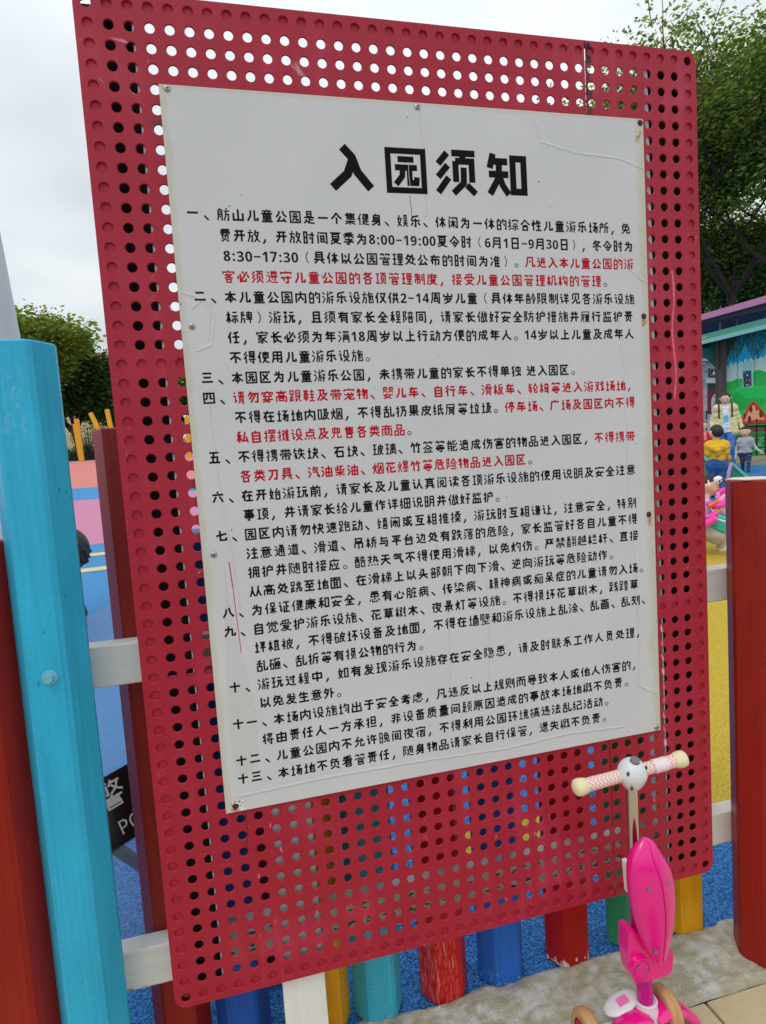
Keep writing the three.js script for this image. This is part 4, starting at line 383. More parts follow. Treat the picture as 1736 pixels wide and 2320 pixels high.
// near side, left to right
picket(-0.922, -0.006, 1.25, dullRed(21));
const cyanPost = picket(-0.802, -0.006, 1.6, wornPaint([50, 176, 214], (g, w, h, r) => {
  for (let i = 0; i < 40; i++) { const x = w * (0.69 + r() * 0.12), y = h * (0.03 + r() * 0.08); g.fillStyle = `rgba(140,192,208,${0.2 + r() * 0.3})`; g.beginPath(); for (let k = 0; k < 6; k++) { const a = k / 6 * 6.28; g.lineTo(x + Math.cos(a) * (0.6 + r() * 2), y + Math.sin(a) * (1 + r() * 5)); } g.fill(); }
  for (let i = 0; i < 26; i++) { g.fillStyle = `rgba(20,90,120,${0.3 + r() * 0.4})`; g.beginPath(); g.ellipse(r() * w, r() * h, 0.7 + r(), 1 + r() * 2.5, 0, 0, 7); g.fill(); }
}, 5));
bolt(cyanPost, 1.0, 0.0555, physical({ color: srgb(120, 186, 206), roughness: 0.4 }));
const redPost = picket(0.79, -0.006, 1.243, dullRed(33)); bolt(redPost, 1.215, 0.0555, physical({ color: srgb(142, 34, 26), roughness: 0.45 }));
{ const cap = part('end_grain', new THREE.CylinderGeometry(HEX * 0.955, HEX * 0.955, 0.002, 6), cream, redPost); cap.rotation.y = 0; cap.position.y = 1.2445; }
// far side
const FZ = -0.162;
picket(-0.663, FZ, 1.452, dullRed(44));
picket(-0.528, FZ, 1.222, coat(32, 88, 178, 61));
picket(-0.338, FZ - 0.002, 1.3, coat(226, 158, 18, 62));
picket(-0.205, FZ, 1.24, coat(60, 172, 200, 63));
picket(-0.032, FZ, 1.32, wornPaint([196, 22, 22], (g, w, h, r) => { for (let i = 0; i < 260; i++) { const u = 0.52 + r() * 0.3; g.strokeStyle = `rgba(236,190,176,${0.15 + r() * 0.5})`; g.lineWidth = 0.6 + r(); const x = (u % 1) * w, y = h * (0.86 + r() * 0.14); g.beginPath(); g.moveTo(x, y); g.lineTo(x + (r() - 0.5) * 7, y + 4 + r() * 26); g.stroke(); } }, 51));
picket(0.125, FZ, 1.24, coat(38, 104, 196, 64));
picket(0.319, FZ, 1.3, wornPaint([176, 18, 20], (g, w, h, r) => { for (let i = 0; i < 70; i++) { g.fillStyle = `rgba(236,226,220,${0.5 + r() * 0.4})`; g.beginPath(); g.ellipse(r() * w, h - r() * r() * 26, 1 + r() * 4, 1 + r() * 6, 0, 0, 7); g.fill(); } }, 52));
picket(0.505, FZ, 1.22, coat(58, 158, 112, 65));
picket(0.672, FZ, 1.24, coat(232, 164, 16, 66));
picket(1.02, FZ, 1.24, coat(38, 104, 196, 67)); picket(-1.08, FZ, 1.3, coat(60, 172, 200, 68));
// rails and the white square upright behind the board
const railMap = (() => { const c = makeCanvas(2048, 128), g = c.getContext('2d'), r = rng(8); const id = g.createImageData(2048, 128); for (let y = 0; y < 128; y++) for (let x = 0; x < 2048; x++) { const n = fbm(x / 90, y / 30, 3, 4), f = fbm(x / 14, y / 3, 6, 3), o = (y * 2048 + x) * 4, v = 236 + n * 10 + f * 7; id.data[o] = v; id.data[o + 1] = v - 1; id.data[o + 2] = v - 8; id.data[o + 3] = 255; } g.putImageData(id, 0, 0);
  for (let i = 0; i < 300; i++) { const x = 660 + r() * 820, y = 20 + r() * 100; g.fillStyle = `rgba(${44 + r() * 40},${38 + r() * 34},${30 + r() * 24},${0.55 + r() * 0.4})`; g.beginPath(); for (let k = 0; k < 7; k++) { const a = k / 7 * 6.28, q = (1 + r() * 5) * (r() < 0.1 ? 2 : 1); g[k ? 'lineTo' : 'moveTo'](x + Math.cos(a) * q * 1.2, y + Math.sin(a) * q); } g.fill(); }
  for (let i = 0; i < 90; i++) { g.fillStyle = `rgba(110,90,60,${0.15 + r() * 0.3})`; g.beginPath(); g.ellipse(r() * 2048, 118 + r() * 10, 2 + r() * 9, 1 + r() * 3, 0, 0, 7); g.fill(); } return canvasTexture(c); })();
const railMat = physical({ map: railMap, roughness: 0.5, bumpMap: paintBump, bumpScale: 0.0006 });
const plainWhite = physical({ color: srgb(248, 247, 242), roughness: 0.5, map: paintMap, bumpMap: paintBump, bumpScale: 0.0006 });
for (const [y0, y1, m] of [[0.932, 1.017, plainWhite], [0.277, 0.364, railMat]]) {
  const g = new RoundedBoxGeometry(2.9, y1 - y0, 0.046, 3, 0.004); g.translate(-0.05, (y0 + y1) / 2, -0.083);
  const p = g.attributes.position, uv = g.attributes.uv; for (let i = 0; i < p.count; i++) uv.setXY(i, (p.getX(i) + 1.5) / 2.9, (p.getY(i) - y0) / (y1 - y0)); 
  part('rail', g, m, fence);
}
{ const g = new RoundedBoxGeometry(0.092, 1.2, 0.042, 3, 0.003); g.translate(-0.39, 0.6, -0.0365); part('support_post', g, plainWhite, fence); }
// ---------------------------------------------------------------- ground: rubber playground floor in coloured fields, concrete strip under the fence, paving in front
function rubber(rgb, spread, seed) {                                 // bonded rubber granules
  const S = 512, r = rng(seed), h = new Float32Array(S * S), col = new Float32Array(S * S);
  for (let i = 0; i < 16000; i++) { const cx = r() * S, cy = r() * S, q = 1.6 + r() * 2.4, z = 0.3 + r() * 0.7, v = (r() - 0.5) * 2; for (let y = -4; y <= 4; y++) for (let x = -4; x <= 4; x++) { const d = Math.hypot(x * (0.7 + 0.6 * ((i * 7) % 5) / 5), y); if (d > q) continue; const k = ((Math.floor(cy + y) + S) % S) * S + ((Math.floor(cx + x) + S) % S), t = z * (1 - (d / q) ** 2 * 0.5); if (t > h[k]) { h[k] = t; col[k] = v; } } }
  const map = pixelTexture(S, S, (x, y) => { const k = y * S + x, v = h[k] < 0.12 ? -1.5 : col[k]; return rgb.map((c, j) => c + v * spread * (j === 2 ? 1 : 0.9)); });
  const bump = pixelTexture(S, S, (x, y) => 255 * h[y * S + x], false);
  return standard({ map, bumpMap: bump, bumpScale: 0.004, roughness: 0.85 });
}
const RUB = { blue: rubber([48, 122, 192], 34, 3), yellow: rubber([206, 176, 52], 15, 4), pink: rubber([214, 140, 172], 8, 6), salmon: rubber([224, 138, 130], 8, 7), cream: rubber([232, 214, 160], 7, 8), sky: rubber([74, 148, 208], 10, 9), teal: rubber([36, 118, 170], 10, 12) };
// a sheet that lies on the rising ground; outline in plan (x, z), uv in metres
function groundSheet(outline, lift, cell = 0.7) {
  const xs = outline.map((p) => p[0]), zs = outline.map((p) => p[1]), shape = new THREE.Shape(outline.map(([x, z]) => new THREE.Vector2(x, -z)));
  // clip a grid to the outline by triangulating each grid strip: simple fan triangulation then subdivision
  const g = new THREE.ShapeGeometry(shape); let tri = []; const p = g.attributes.position, ix = g.index.array; for (let i = 0; i < ix.length; i += 3) tri.push([0, 1, 2].map((k) => [p.getX(ix[i + k]), -p.getY(ix[i + k])]));
  const long = (a, b) => Math.hypot(a[0] - b[0], a[1] - b[1]) > cell * (1 + 0.25 * Math.max(0, Math.hypot((a[0] + b[0]) / 2, (a[1] + b[1]) / 2) - 3)), half = (a, b) => [(a[0] + b[0]) / 2, (a[1] + b[1]) / 2];
  for (let pass = 0; pass < 14; pass++) { const out = []; let split = false; for (const t of tri) { const [A, B, C] = t, e = [long(A, B), long(B, C), long(C, A)], n = e.filter(Boolean).length; if (!n) { out.push(t); continue; } split = true; const k = n === 1 ? e.indexOf(true) : n === 2 ? (e.indexOf(false) + 1) % 3 : 0, P = t[k], Q = t[(k + 1) % 3], R = t[(k + 2) % 3]; if (n === 1) { const m = half(P, Q); out.push([P, m, R], [m, Q, R]); } else if (n === 2) { const m = half(P, Q), o = half(Q, R); out.push([m, Q, o], [P, m, o], [P, o, R]); } else { const m = half(A, B), o = half(B, C), q = half(C, A); out.push([A, m, q], [m, B, o], [q, o, C], [m, o, q]); } } tri = out; if (!split) break; }
  const pos = [], uv = []; for (const t of tri) { const up = (t[1][0] - t[0][0]) * (t[2][1] - t[0][1]) - (t[1][1] - t[0][1]) * (t[2][0] - t[0][0]); for (const q of up < 0 ? t : [t[0], t[2], t[1]]) { pos.push(q[0], terrain(q[0], q[1]) + lift, q[1]); uv.push(q[0] / 0.45, q[1] / 0.45); } }
  const o = new THREE.BufferGeometry(); o.setAttribute('position', new THREE.Float32BufferAttribute(pos, 3)); o.setAttribute('uv', new THREE.Float32BufferAttribute(uv, 2)); o.computeVertexNormals();
  return o;
}
const far = (x0, x1, z0, z1) => [[x0, z0], [x1, z0], [x1, z1], [x0, z1]];
structure('playground_floor', groundSheet(far(-60, 60, -0.112, -90), -0.004, 0.5), RUB.blue);
const gp = (px, py) => { const q = onGround(px, py); return [q.x, q.z]; };
// fields of colour on the left, one behind another, and the narrow cream lines
{
  const zAt = (py) => onGround(205, py).z, z1 = zAt(1235), z2 = zAt(1128), z3 = zAt(1101), z4 = zAt(1043);
  const slope = 0.12, strip = (za, zb) => [[-30, za - slope * -8], [1.2, za], [1.2, zb], [-30, zb + slope * 8]];
  structure('pink_floor', groundSheet([[-30, z1 + 1.2], [-2.2, z1], [1.5, z1 - 1.0], [1.5, z2], [-30, z2 + 2]], 0.004), RUB.pink);
  structure('blue_floor_band', groundSheet([[-30, z2 + 2], [1.5, z2], [1.5, z3], [-30, z3 + 2]], 0.004), RUB.sky);
  structure('salmon_floor', groundSheet([[-30, z3 + 2], [1.5, z3], [1.5, z4], [-30, z4 + 1]], 0.004), RUB.salmon);
  structure('pale_blue_floor', groundSheet([[-8, z1 + 0.6], [-2.2, z1 - 0.02], [1.5, z1 - 1.04], [1.5, -1.3], [-8, -1.3]], 0.004), RUB.sky);
  const a = zAt(1249), b = zAt(1281); for (const z of [a, b]) structure('floor_line', groundSheet([[-8, z + 0.9], [2, z - 0.05], [2, z - 0.22], [-8, z + 0.72]], 0.009), RUB.cream);
}
// yellow and teal fields on the right
structure('yellow_floor', groundSheet([gp(1545, 1882), gp(1660, 1872), [3, -0.4], [9, -1.5], [9, -5.3], gp(1560, 1213), gp(1530, 1500)], 0.008, 0.4), RUB.yellow);
structure('yellow_floor_mark', groundSheet([gp(1000, 1888), gp(1000, 1965), gp(1232, 1915), gp(1232, 1838)], 0.008, 0.4), RUB.yellow);
structure('teal_floor', groundSheet([gp(1560, 1105), gp(1760, 1100), gp(1790, 1062), gp(1560, 1052)], 0.006, 0.4), RUB.teal);
// concrete strip: cast by hand round the post feet, uneven, with paler mortar and coarse sand showing
{
  const nx = 260, nz = 44, x0 = -1.6, x1 = 1.7, pos = [], uv = [], ix = [];
  for (let j = 0; j <= nz; j++) for (let i = 0; i <= nx; i++) {
    const x = lerp(x0, x1, i / nx), back = -0.128 + 0.022 * fbm(x * 6, 3.1, 0, 3) + 0.012 * fbm(x * 22, 1.1, 2, 2), front = 0.071 + 0.004 * fbm(x * 9, 7.7, 0, 2), t = j / nz, z = lerp(back, front, t);
    const rim = Math.min(1, Math.min(t, 1 - t) * 9), y = -0.006 + rim * (0.012 + 0.014 * fbm(x * 7, z * 9, 4, 4) + 0.009 * fbm(x * 34, z * 34, 9, 3)) + (t < 0.5 ? 0.004 * rim : 0);
    pos.push(x, y, z); uv.push(x / 0.5, z / 0.5);
    if (i < nx && j < nz) { const a = j * (nx + 1) + i; ix.push(a, a + nx + 1, a + 1, a + 1, a + nx + 1, a + nx + 2); }
  }
  const g = new THREE.BufferGeometry(); g.setAttribute('position', new THREE.Float32BufferAttribute(pos, 3)); g.setAttribute('uv', new THREE.Float32BufferAttribute(uv, 2)); g.setIndex(ix); g.computeVertexNormals();
  const S = 512, map = pixelTexture(S, S, (x, y) => { const a = tileNoise(x, y, S, S, 6, 1, 4), b = tileNoise(x, y, S, S, 18, 5, 3), s = tileNoise(x, y, S, S, 150, 8, 2), m = smooth(a + b * 0.9, -0.22, 0.3), pit = s + b * 0.5 > 0.42 ? -60 : 0, rust = smooth(tileNoise(x, y, S, S, 7, 11, 4), 0.3, 0.5); const v = lerp(164, 190, m) + s * 34 + b * 26 + pit; return [v + lerp(8, 0, m) + rust * 10, v + lerp(2, -1, m) - rust * 16, v - lerp(22, 8, m) - rust * 50]; });
  const bump = pixelTexture(S, S, (x, y) => 128 + 80 * tileNoise(x, y, S, S, 150, 8, 2) + 60 * tileNoise(x, y, S, S, 30, 5, 4), false);
  structure('concrete_strip', g, standard({ map, bumpMap: bump, bumpScale: 0.006, roughness: 0.92 }));
}
// paving stones in front of the strip
{
  const S = 512, map = pixelTexture(S, S, (x, y) => { const a = tileNoise(x, y, S, S, 4, 3, 4), s = tileNoise(x, y, S, S, 110, 2, 2), b = tileNoise(x, y, S, S, 22, 6, 3), hole = s > 0.4 ? -50 : 0, v = 196 + a * 18 + s * 16 + b * 14 + hole; return [v, v - 15 + a * 4, v - 52 + a * 6]; });
  const bump = pixelTexture(S, S, (x, y) => 128 + 70 * tileNoise(x, y, S, S, 110, 2, 2) + 50 * tileNoise(x, y, S, S, 22, 6, 3), false);
  const mat = standard({ map, bumpMap: bump, bumpScale: 0.003, roughness: 0.88 });
  const pave = structure('pavement', box(8, 0.1, 4.0, 0, -0.062, 2.05), standard({ color: lin(0.07, 0.06, 0.05), roughness: 1 }));
  let n = 0; for (let k = 0; k < 5; k++) for (let i = -5; i < 5; i++) { const w = 0.6, d = 0.3, gx = 0.548 + i * w + (k % 2) * 0.3, gz = 0.074 + k * d, g = new RoundedBoxGeometry(w - 0.006, 0.03, d - 0.006, 2, 0.004); const p = g.attributes.position, uv = g.attributes.uv; for (let q = 0; q < p.count; q++) uv.setXY(q, (p.getX(q) + i * 0.37) / 0.4, (p.getZ(q) + k * 0.53) / 0.4); const m = part('paving_stone', g, mat, pave); m.position.set(gx + w / 2, -0.013 + ((i * 7 + k * 5) % 3) * 0.0008, gz + d / 2); n++; }
}
// ---------------------------------------------------------------- the child's scooter in front of the board
{
  const Z = 0.118, at = (px, py, dz = 0) => atZ(px, py, Z + dz);
  const pinkP = physical({ color: srgb(244, 6, 140), roughness: 0.3, clearcoat: 0.6, clearcoatRoughness: 0.18 }), deepPink = physical({ color: srgb(214, 8, 128), roughness: 0.4 }), white = physical({ color: srgb(226, 226, 226), roughness: 0.35 });
  const amber = physical({ map: pixelTexture(256, 256, (x, y) => { const n = tileNoise(x, y, 256, 256, 7, 3, 4), f = tileNoise(x, y, 256, 256, 60, 5, 2), v = n * 40 + f * 26; return [200 + v, 156 + v * 0.95, 108 + v * 0.8]; }), roughness: 0.55, specularIntensity: 0.5 }), chrome = standard({ color: lin(0.62, 0.6, 0.56), roughness: 0.16, metalness: 1 }), creamRub = standard({ color: srgb(240, 226, 180), roughness: 0.6 }), steelM = standard({ color: lin(0.35, 0.34, 0.34), roughness: 0.3, metalness: 0.9 });
  const hub = at(1430, 1752), foot = at(1464, 2246), base = V(foot.x, 0, Z);
  const s = thing('kick_scooter', 'pink and white three-wheeled children\'s kick scooter standing before the notice board', 'scooter', base.toArray());
  const L = (p) => p.clone().sub(base), add = (n, g, m, par = s) => part(n, g, m, par);
  // handlebar
  const hl = L(at(1300, 1792)), hr = L(at(1556, 1721)), hc = L(hub); hc.y += 0.001;
  const ax = hr.clone().sub(hl).normalize(), gripTex = (() => { const c = makeCanvas(256, 256), g = c.getContext('2d'); g.fillStyle = '#f5dfd4'; g.fillRect(0, 0, 256, 256); g.strokeStyle = '#e8a6a2'; g.lineWidth = 7; for (let o = -40; o < 300; o += 28) { g.beginPath(); for (let k = 0; k <= 16; k++) g.lineTo(k * 16, o + (k % 2 ? 20 : 0)); g.stroke(); } return canvasTexture(c, true); })();
  const gripMat = standard({ map: gripTex, roughness: 0.65 });
  const along = (t) => hc.clone().addScaledVector(ax, t), half = 0.131;
  for (const q of [-1, 1]) {
    const gr = add('grip', rod(along(q * 0.028), along(q * (half - 0.018)), 0.0132, 0.0142, 24), gripMat);
    const bulb = new THREE.LatheGeometry([[0.0001, 0.017], [0.012, 0.016], [0.0205, 0.011], [0.0225, 0.004], [0.0225, -0.004], [0.021, -0.007], [0.0215, -0.010], [0.0195, -0.013], [0.0198, -0.016], [0.0165, -0.019]].map(([a, b]) => new THREE.Vector2(a * 0.8, b * 0.9)).reverse(), 28);
    bulb.applyQuaternion(new THREE.Quaternion().setFromUnitVectors(V(0, 1, 0), ax.clone().multiplyScalar(q))); const e = along(q * (half - 0.006)); bulb.translate(e.x, e.y, e.z); part('grip_end', bulb, creamRub, gr);
  }
  { const tg = box(0.03, 0.02, 0.002, 0, 0, 0, 0.0008); const st = add('sticker', new THREE.CylinderGeometry(0.0149, 0.0149, 0.034, 24, 1, true), standard({ color: srgb(242, 226, 228), roughness: 0.5 })); st.quaternion.setFromUnitVectors(V(0, 1, 0), ax); st.position.copy(along(0.07)); tg.dispose(); }
  // white head: an egg-shaped clamp with a button
  const head = new THREE.SphereGeometry(1, 32, 20); head.scale(0.032, 0.037, 0.03); { const p = head.attributes.position; for (let i = 0; i < p.count; i++) { const y = p.getY(i), k = y < 0 ? 1 + y * 7.5 : 1 + y * 1.5; p.setX(i, p.getX(i) * k); p.setZ(i, p.getZ(i) * k); } head.computeVertexNormals(); }
  const hm = add('head_clamp', head, white); hm.position.copy(hc).add(V(0, -0.002, 0.004));
  { const b = new THREE.CylinderGeometry(0.0095, 0.0105, 0.006, 24); const bm = part('button', b, standard({ color: lin(0.22, 0.22, 0.22), roughness: 0.4, metalness: 0.4 }), hm); bm.position.set(0.001, 0.036, 0.010); bm.rotation.x = 0.45; const ring = new THREE.TorusGeometry(0.0285, 0.0014, 8, 40); const rm = part('seam', ring, standard({ color: lin(0.5, 0.5, 0.5), roughness: 0.5 }), hm); rm.rotation.y = 0.9; rm.rotation.x = 0.2; rm.scale.set(1, 1.15, 1);
    for (const [x, y, z] of [[-0.024, 0.016, 0.020], [0.022, 0.020, 0.018], [-0.016, -0.018, 0.020]]) { const h = part('screw_hole', new THREE.SphereGeometry(0.0034, 10, 6), standard({ color: lin(0.06, 0.06, 0.06), roughness: 0.7 }), hm); h.position.set(x, y, z); h.scale.set(1, 1.5, 0.7); } }
  // steering column: chrome above, pink below
  const mid = L(at(1437, 1960)), low = L(at(1462, 2246));
  add('chrome_tube', rod(hc.clone().add(V(0, -0.03, 0)), mid, 0.0128, 0.0128, 28), chrome);
  add('column', rod(mid, low.clone().add(V(0, -0.02, 0)), 0.0172, 0.0172, 28), physical({ color: srgb(200, 16, 140), roughness: 0.38 }));
  // folded seat clipped to the column: a long pink leaf shape with a ridge
  { const rows = [[1896, 1461, 3], [1900, 1461, 22], [1908, 1461, 42], [1919, 1460, 60], [1933, 1460, 76], [1950, 1463, 92], [1970, 1468, 104], [2003, 1473, 112], [2035, 1477, 110], [2070, 1481, 98], [2100, 1484, 86], [2129, 1486, 70], [2150, 1489, 54], [2170, 1493, 36], [2185, 1497, 5]], zf = 0.048, pos = [], ix = [], M = 22;
    rows.forEach(([py, px, w]) => { const c = L(atZ(px, py, Z + zf)), hw = w / 2 / FOCAL * 1.33; for (let k = 0; k <= M; k++) { const a = k / M * 2 * Math.PI, co = Math.cos(a), si = Math.sin(a), ridge = si > 0 ? 1 + 0.12 * Math.exp(-((co - 0.1) ** 2) * 40) : 1; pos.push(c.x + hw * Math.sign(co) * Math.abs(co) ** 0.9, c.y, c.z + (si > 0 ? Math.min(0.034, hw * 0.66) : Math.min(0.020, hw * 0.5)) * Math.sign(si) * Math.abs(si) ** 0.85 * ridge); } });
    for (let r = 0; r < rows.length - 1; r++) for (let k = 0; k < M; k++) { const a = r * (M + 1) + k, b = a + M + 1; ix.push(a, b, a + 1, a + 1, b, b + 1); }
    const g = new THREE.BufferGeometry(); g.setAttribute('position', new THREE.Float32BufferAttribute(pos, 3)); g.setIndex(ix.reverse()); g.computeVertexNormals(); const seat = add('folding_seat', g, pinkP);
    { const lp = rows.slice(1, -1).map(([py, px, w]) => { const hw = w / 2 / FOCAL * 1.33, c = L(atZ(px, py, Z + zf)); return V(c.x + hw * 0.1, c.y, c.z + Math.min(0.034, hw * 0.66) * 1.12 - 0.0006); }); part('ridge', tube(lp, 0.0013, 6), deepPink, seat); const le = rows.slice(1, -1).map(([py, px, w]) => { const hw = w / 2 / FOCAL * 1.33, c = L(atZ(px, py, Z + zf)); return V(c.x - hw * 0.93, c.y, c.z + Math.min(0.034, hw * 0.66) * 0.3); }); part('shell_seam', tube(le, 0.0014, 6), deepPink, seat); }
    for (const [px, py] of [[1470, 2014], [1514, 2002], [1485, 2156]]) { const c = L(atZ(px, py, Z + zf + 0.03)), sc = new THREE.CylinderGeometry(0.0042, 0.0048, 0.006, 14); sc.rotateX(Math.PI / 2); const m = part('screw', sc, steelM, seat); m.position.copy(c); }
    const tag2 = part('white_clip', box(0.012, 0.075, 0.02, 0, 0, 0, 0.004), white, seat); tag2.position.copy(L(atZ(1422, 1985, Z + 0.02))); tag2.rotation.z = 0.06; }
  // hinge bracket: a box open at the top with a round pivot knob
  { const q = (px, py) => { const v = L(atZ(px, py, Z + 0.026)); return [v.x, v.y]; }, out = [[1424, 2112], [1434, 2108], [1450, 2121], [1470, 2150], [1512, 2142], [1523, 2158], [1520, 2194], [1512, 2206], [1470, 2219], [1450, 2222], [1440, 2226], [1430, 2204], [1424, 2160]].map(([a, b]) => q(a, b)), sh = new THREE.Shape(out.map(([x, y]) => new THREE.Vector2(x, y)));
    const g = new THREE.ExtrudeGeometry(sh, { depth: 0.03, bevelEnabled: true, bevelSize: 0.002, bevelThickness: 0.004, bevelSegments: 3 }); const b = add('hinge_bracket', g, pinkP); b.position.z = L(V(0, 0, Z)).z - 0.004;
    const kc = q(1444, 2184), kn = new THREE.CylinderGeometry(0.0235, 0.0255, 0.014, 36); kn.rotateX(Math.PI / 2); const k1 = part('pivot_knob', kn, pinkP, b); k1.position.set(kc[0], kc[1], 0.038); const ri = new THREE.TorusGeometry(0.0185, 0.002, 8, 36), k2 = part('knob_rim', ri, deepPink, b); k2.position.set(kc[0], kc[1], 0.0445);
    for (const [x, y] of [[-0.008, 0.008], [0.008, -0.006]]) { const d = part('screw', new THREE.CylinderGeometry(0.0035, 0.0035, 0.004, 12), steelM, b); d.rotation.x = Math.PI / 2; d.position.set(kc[0] + x, kc[1] + y, 0.0452); } }
  // white socket, deck nose, fender, axle and wheels
  { const a = L(at(1462, 2236)), so = add('socket', rod(V(a.x, 0.03, a.z), V(a.x, 0.1, a.z), 0.033, 0.0232, 28), white); const rim = new THREE.TorusGeometry(0.0225, 0.0028, 8, 32); rim.rotateX(Math.PI / 2); rim.translate(a.x, 0.1, a.z); part('rim', rim, white, so); const sc = new THREE.CylinderGeometry(0.006, 0.006, 0.006, 16); sc.rotateX(Math.PI / 2); sc.translate(a.x - 0.008, 0.075, a.z + 0.028); part('screw', sc, steelM, so);
    const deck = new THREE.Shape(); deck.moveTo(-0.05, 0); deck.lineTo(0.05, 0); deck.bezierCurveTo(0.06, 0.12, 0.065, 0.34, 0.045, 0.42); deck.lineTo(-0.045, 0.42); deck.bezierCurveTo(-0.065, 0.34, -0.06, 0.12, -0.05, 0); const dg = new THREE.ExtrudeGeometry(deck, { depth: 0.018, bevelEnabled: true, bevelSize: 0.004, bevelThickness: 0.004 }); dg.rotateX(Math.PI / 2); dg.translate(a.x, 0.046, a.z + 0.012); add('deck', dg, pinkP);
    const fender = (q, mat, y, w) => { const pts = []; for (let k = 0; k <= 8; k++) { const t = k / 8; pts.push(V(a.x + q * (0.012 + 0.112 * t), y - 0.052 * t * t + 0.012 * Math.sin(t * 3.1), a.z + 0.002)); } const g = new THREE.TubeGeometry(new THREE.CatmullRomCurve3(pts), 20, 1, 12); const p = g.attributes.position; for (let i = 0; i < p.count; i++) { const r2 = Math.floor(i / 13) / 20, c = pts[0].clone().lerp(pts[8], 0); const cc = new THREE.CatmullRomCurve3(pts).getPoint(r2); p.setXYZ(i, cc.x + (p.getX(i) - cc.x) * 0.012, cc.y + (p.getY(i) - cc.y) * 0.012, cc.z + (p.getZ(i) - cc.z) * w * (1 - 0.35 * r2)); void c; } g.computeVertexNormals(); return add('fender', g, mat); };
    const fl = fender(-1, pinkP, 0.076, 0.03); fl.position.z += 0.018; fender(1, pinkP, 0.066, 0.034);
    { const g = new THREE.SphereGeometry(1, 24, 14); g.scale(0.044, 0.009, 0.026); const n = add('nose_cover', g, white); n.position.set(a.x - 0.05, 0.088, a.z - 0.02); n.rotation.z = 0.3; const lb = part('emblem', box(0.026, 0.002, 0.02, 0, 0, 0, 0.0008), standard({ color: srgb(246, 120, 190), roughness: 0.5 }), n); lb.position.set(0.004, 0.0087, 0.004); }
    add('axle', rod(V(a.x - 0.135, 0.05, a.z - 0.01), V(a.x + 0.058, 0.05, a.z - 0.01), 0.009, 0.009, 14), white); add('axle_arm', box(0.07, 0.03, 0.03, a.x + 0.045, 0.056, a.z + 0.004, 0.006), white);
    for (const [x, y] of [[-0.142, 0.05], [0.058, 0.05]]) { const wh = new THREE.Group(); wh.name = 'wheel'; wh.position.set(a.x + x, y, a.z - 0.01); s.add(wh);
      const ty = new THREE.LatheGeometry([[0.032, -0.014], [0.044, -0.0155], [0.0492, -0.010], [0.0505, 0], [0.0492, 0.010], [0.044, 0.0155], [0.032, 0.014]].map(([p, q]) => new THREE.Vector2(p, q)), 44); ty.rotateZ(Math.PI / 2); part('tyre', ty, amber, wh);
      const rg = new THREE.CylinderGeometry(0.0325, 0.0325, 0.022, 36); rg.rotateZ(Math.PI / 2); part('rim', rg, physical({ color: srgb(176, 16, 44), roughness: 0.4 }), wh); const hb = new THREE.CylinderGeometry(0.014, 0.014, 0.03, 20); hb.rotateZ(Math.PI / 2); part('hub_cap', hb, deepPink, wh);
      for (let k = 0; k < 5; k++) { const sp = box(0.025, 0.022, 0.006); sp.translate(0, 0.02, 0); sp.rotateX(k * 2 * Math.PI / 5); part('spoke', sp, deepPink, wh); } }
    { const wh = new THREE.Group(); wh.name = 'wheel'; wh.position.set(a.x, 0.045, a.z + 0.43); s.add(wh); const ty = new THREE.TorusGeometry(0.033, 0.012, 10, 32); ty.rotateY(Math.PI / 2); part('tyre', ty, amber, wh); const rg = new THREE.CylinderGeometry(0.026, 0.026, 0.02, 24); rg.rotateZ(Math.PI / 2); part('rim', rg, physical({ color: srgb(176, 16, 44), roughness: 0.4 }), wh); } }
}
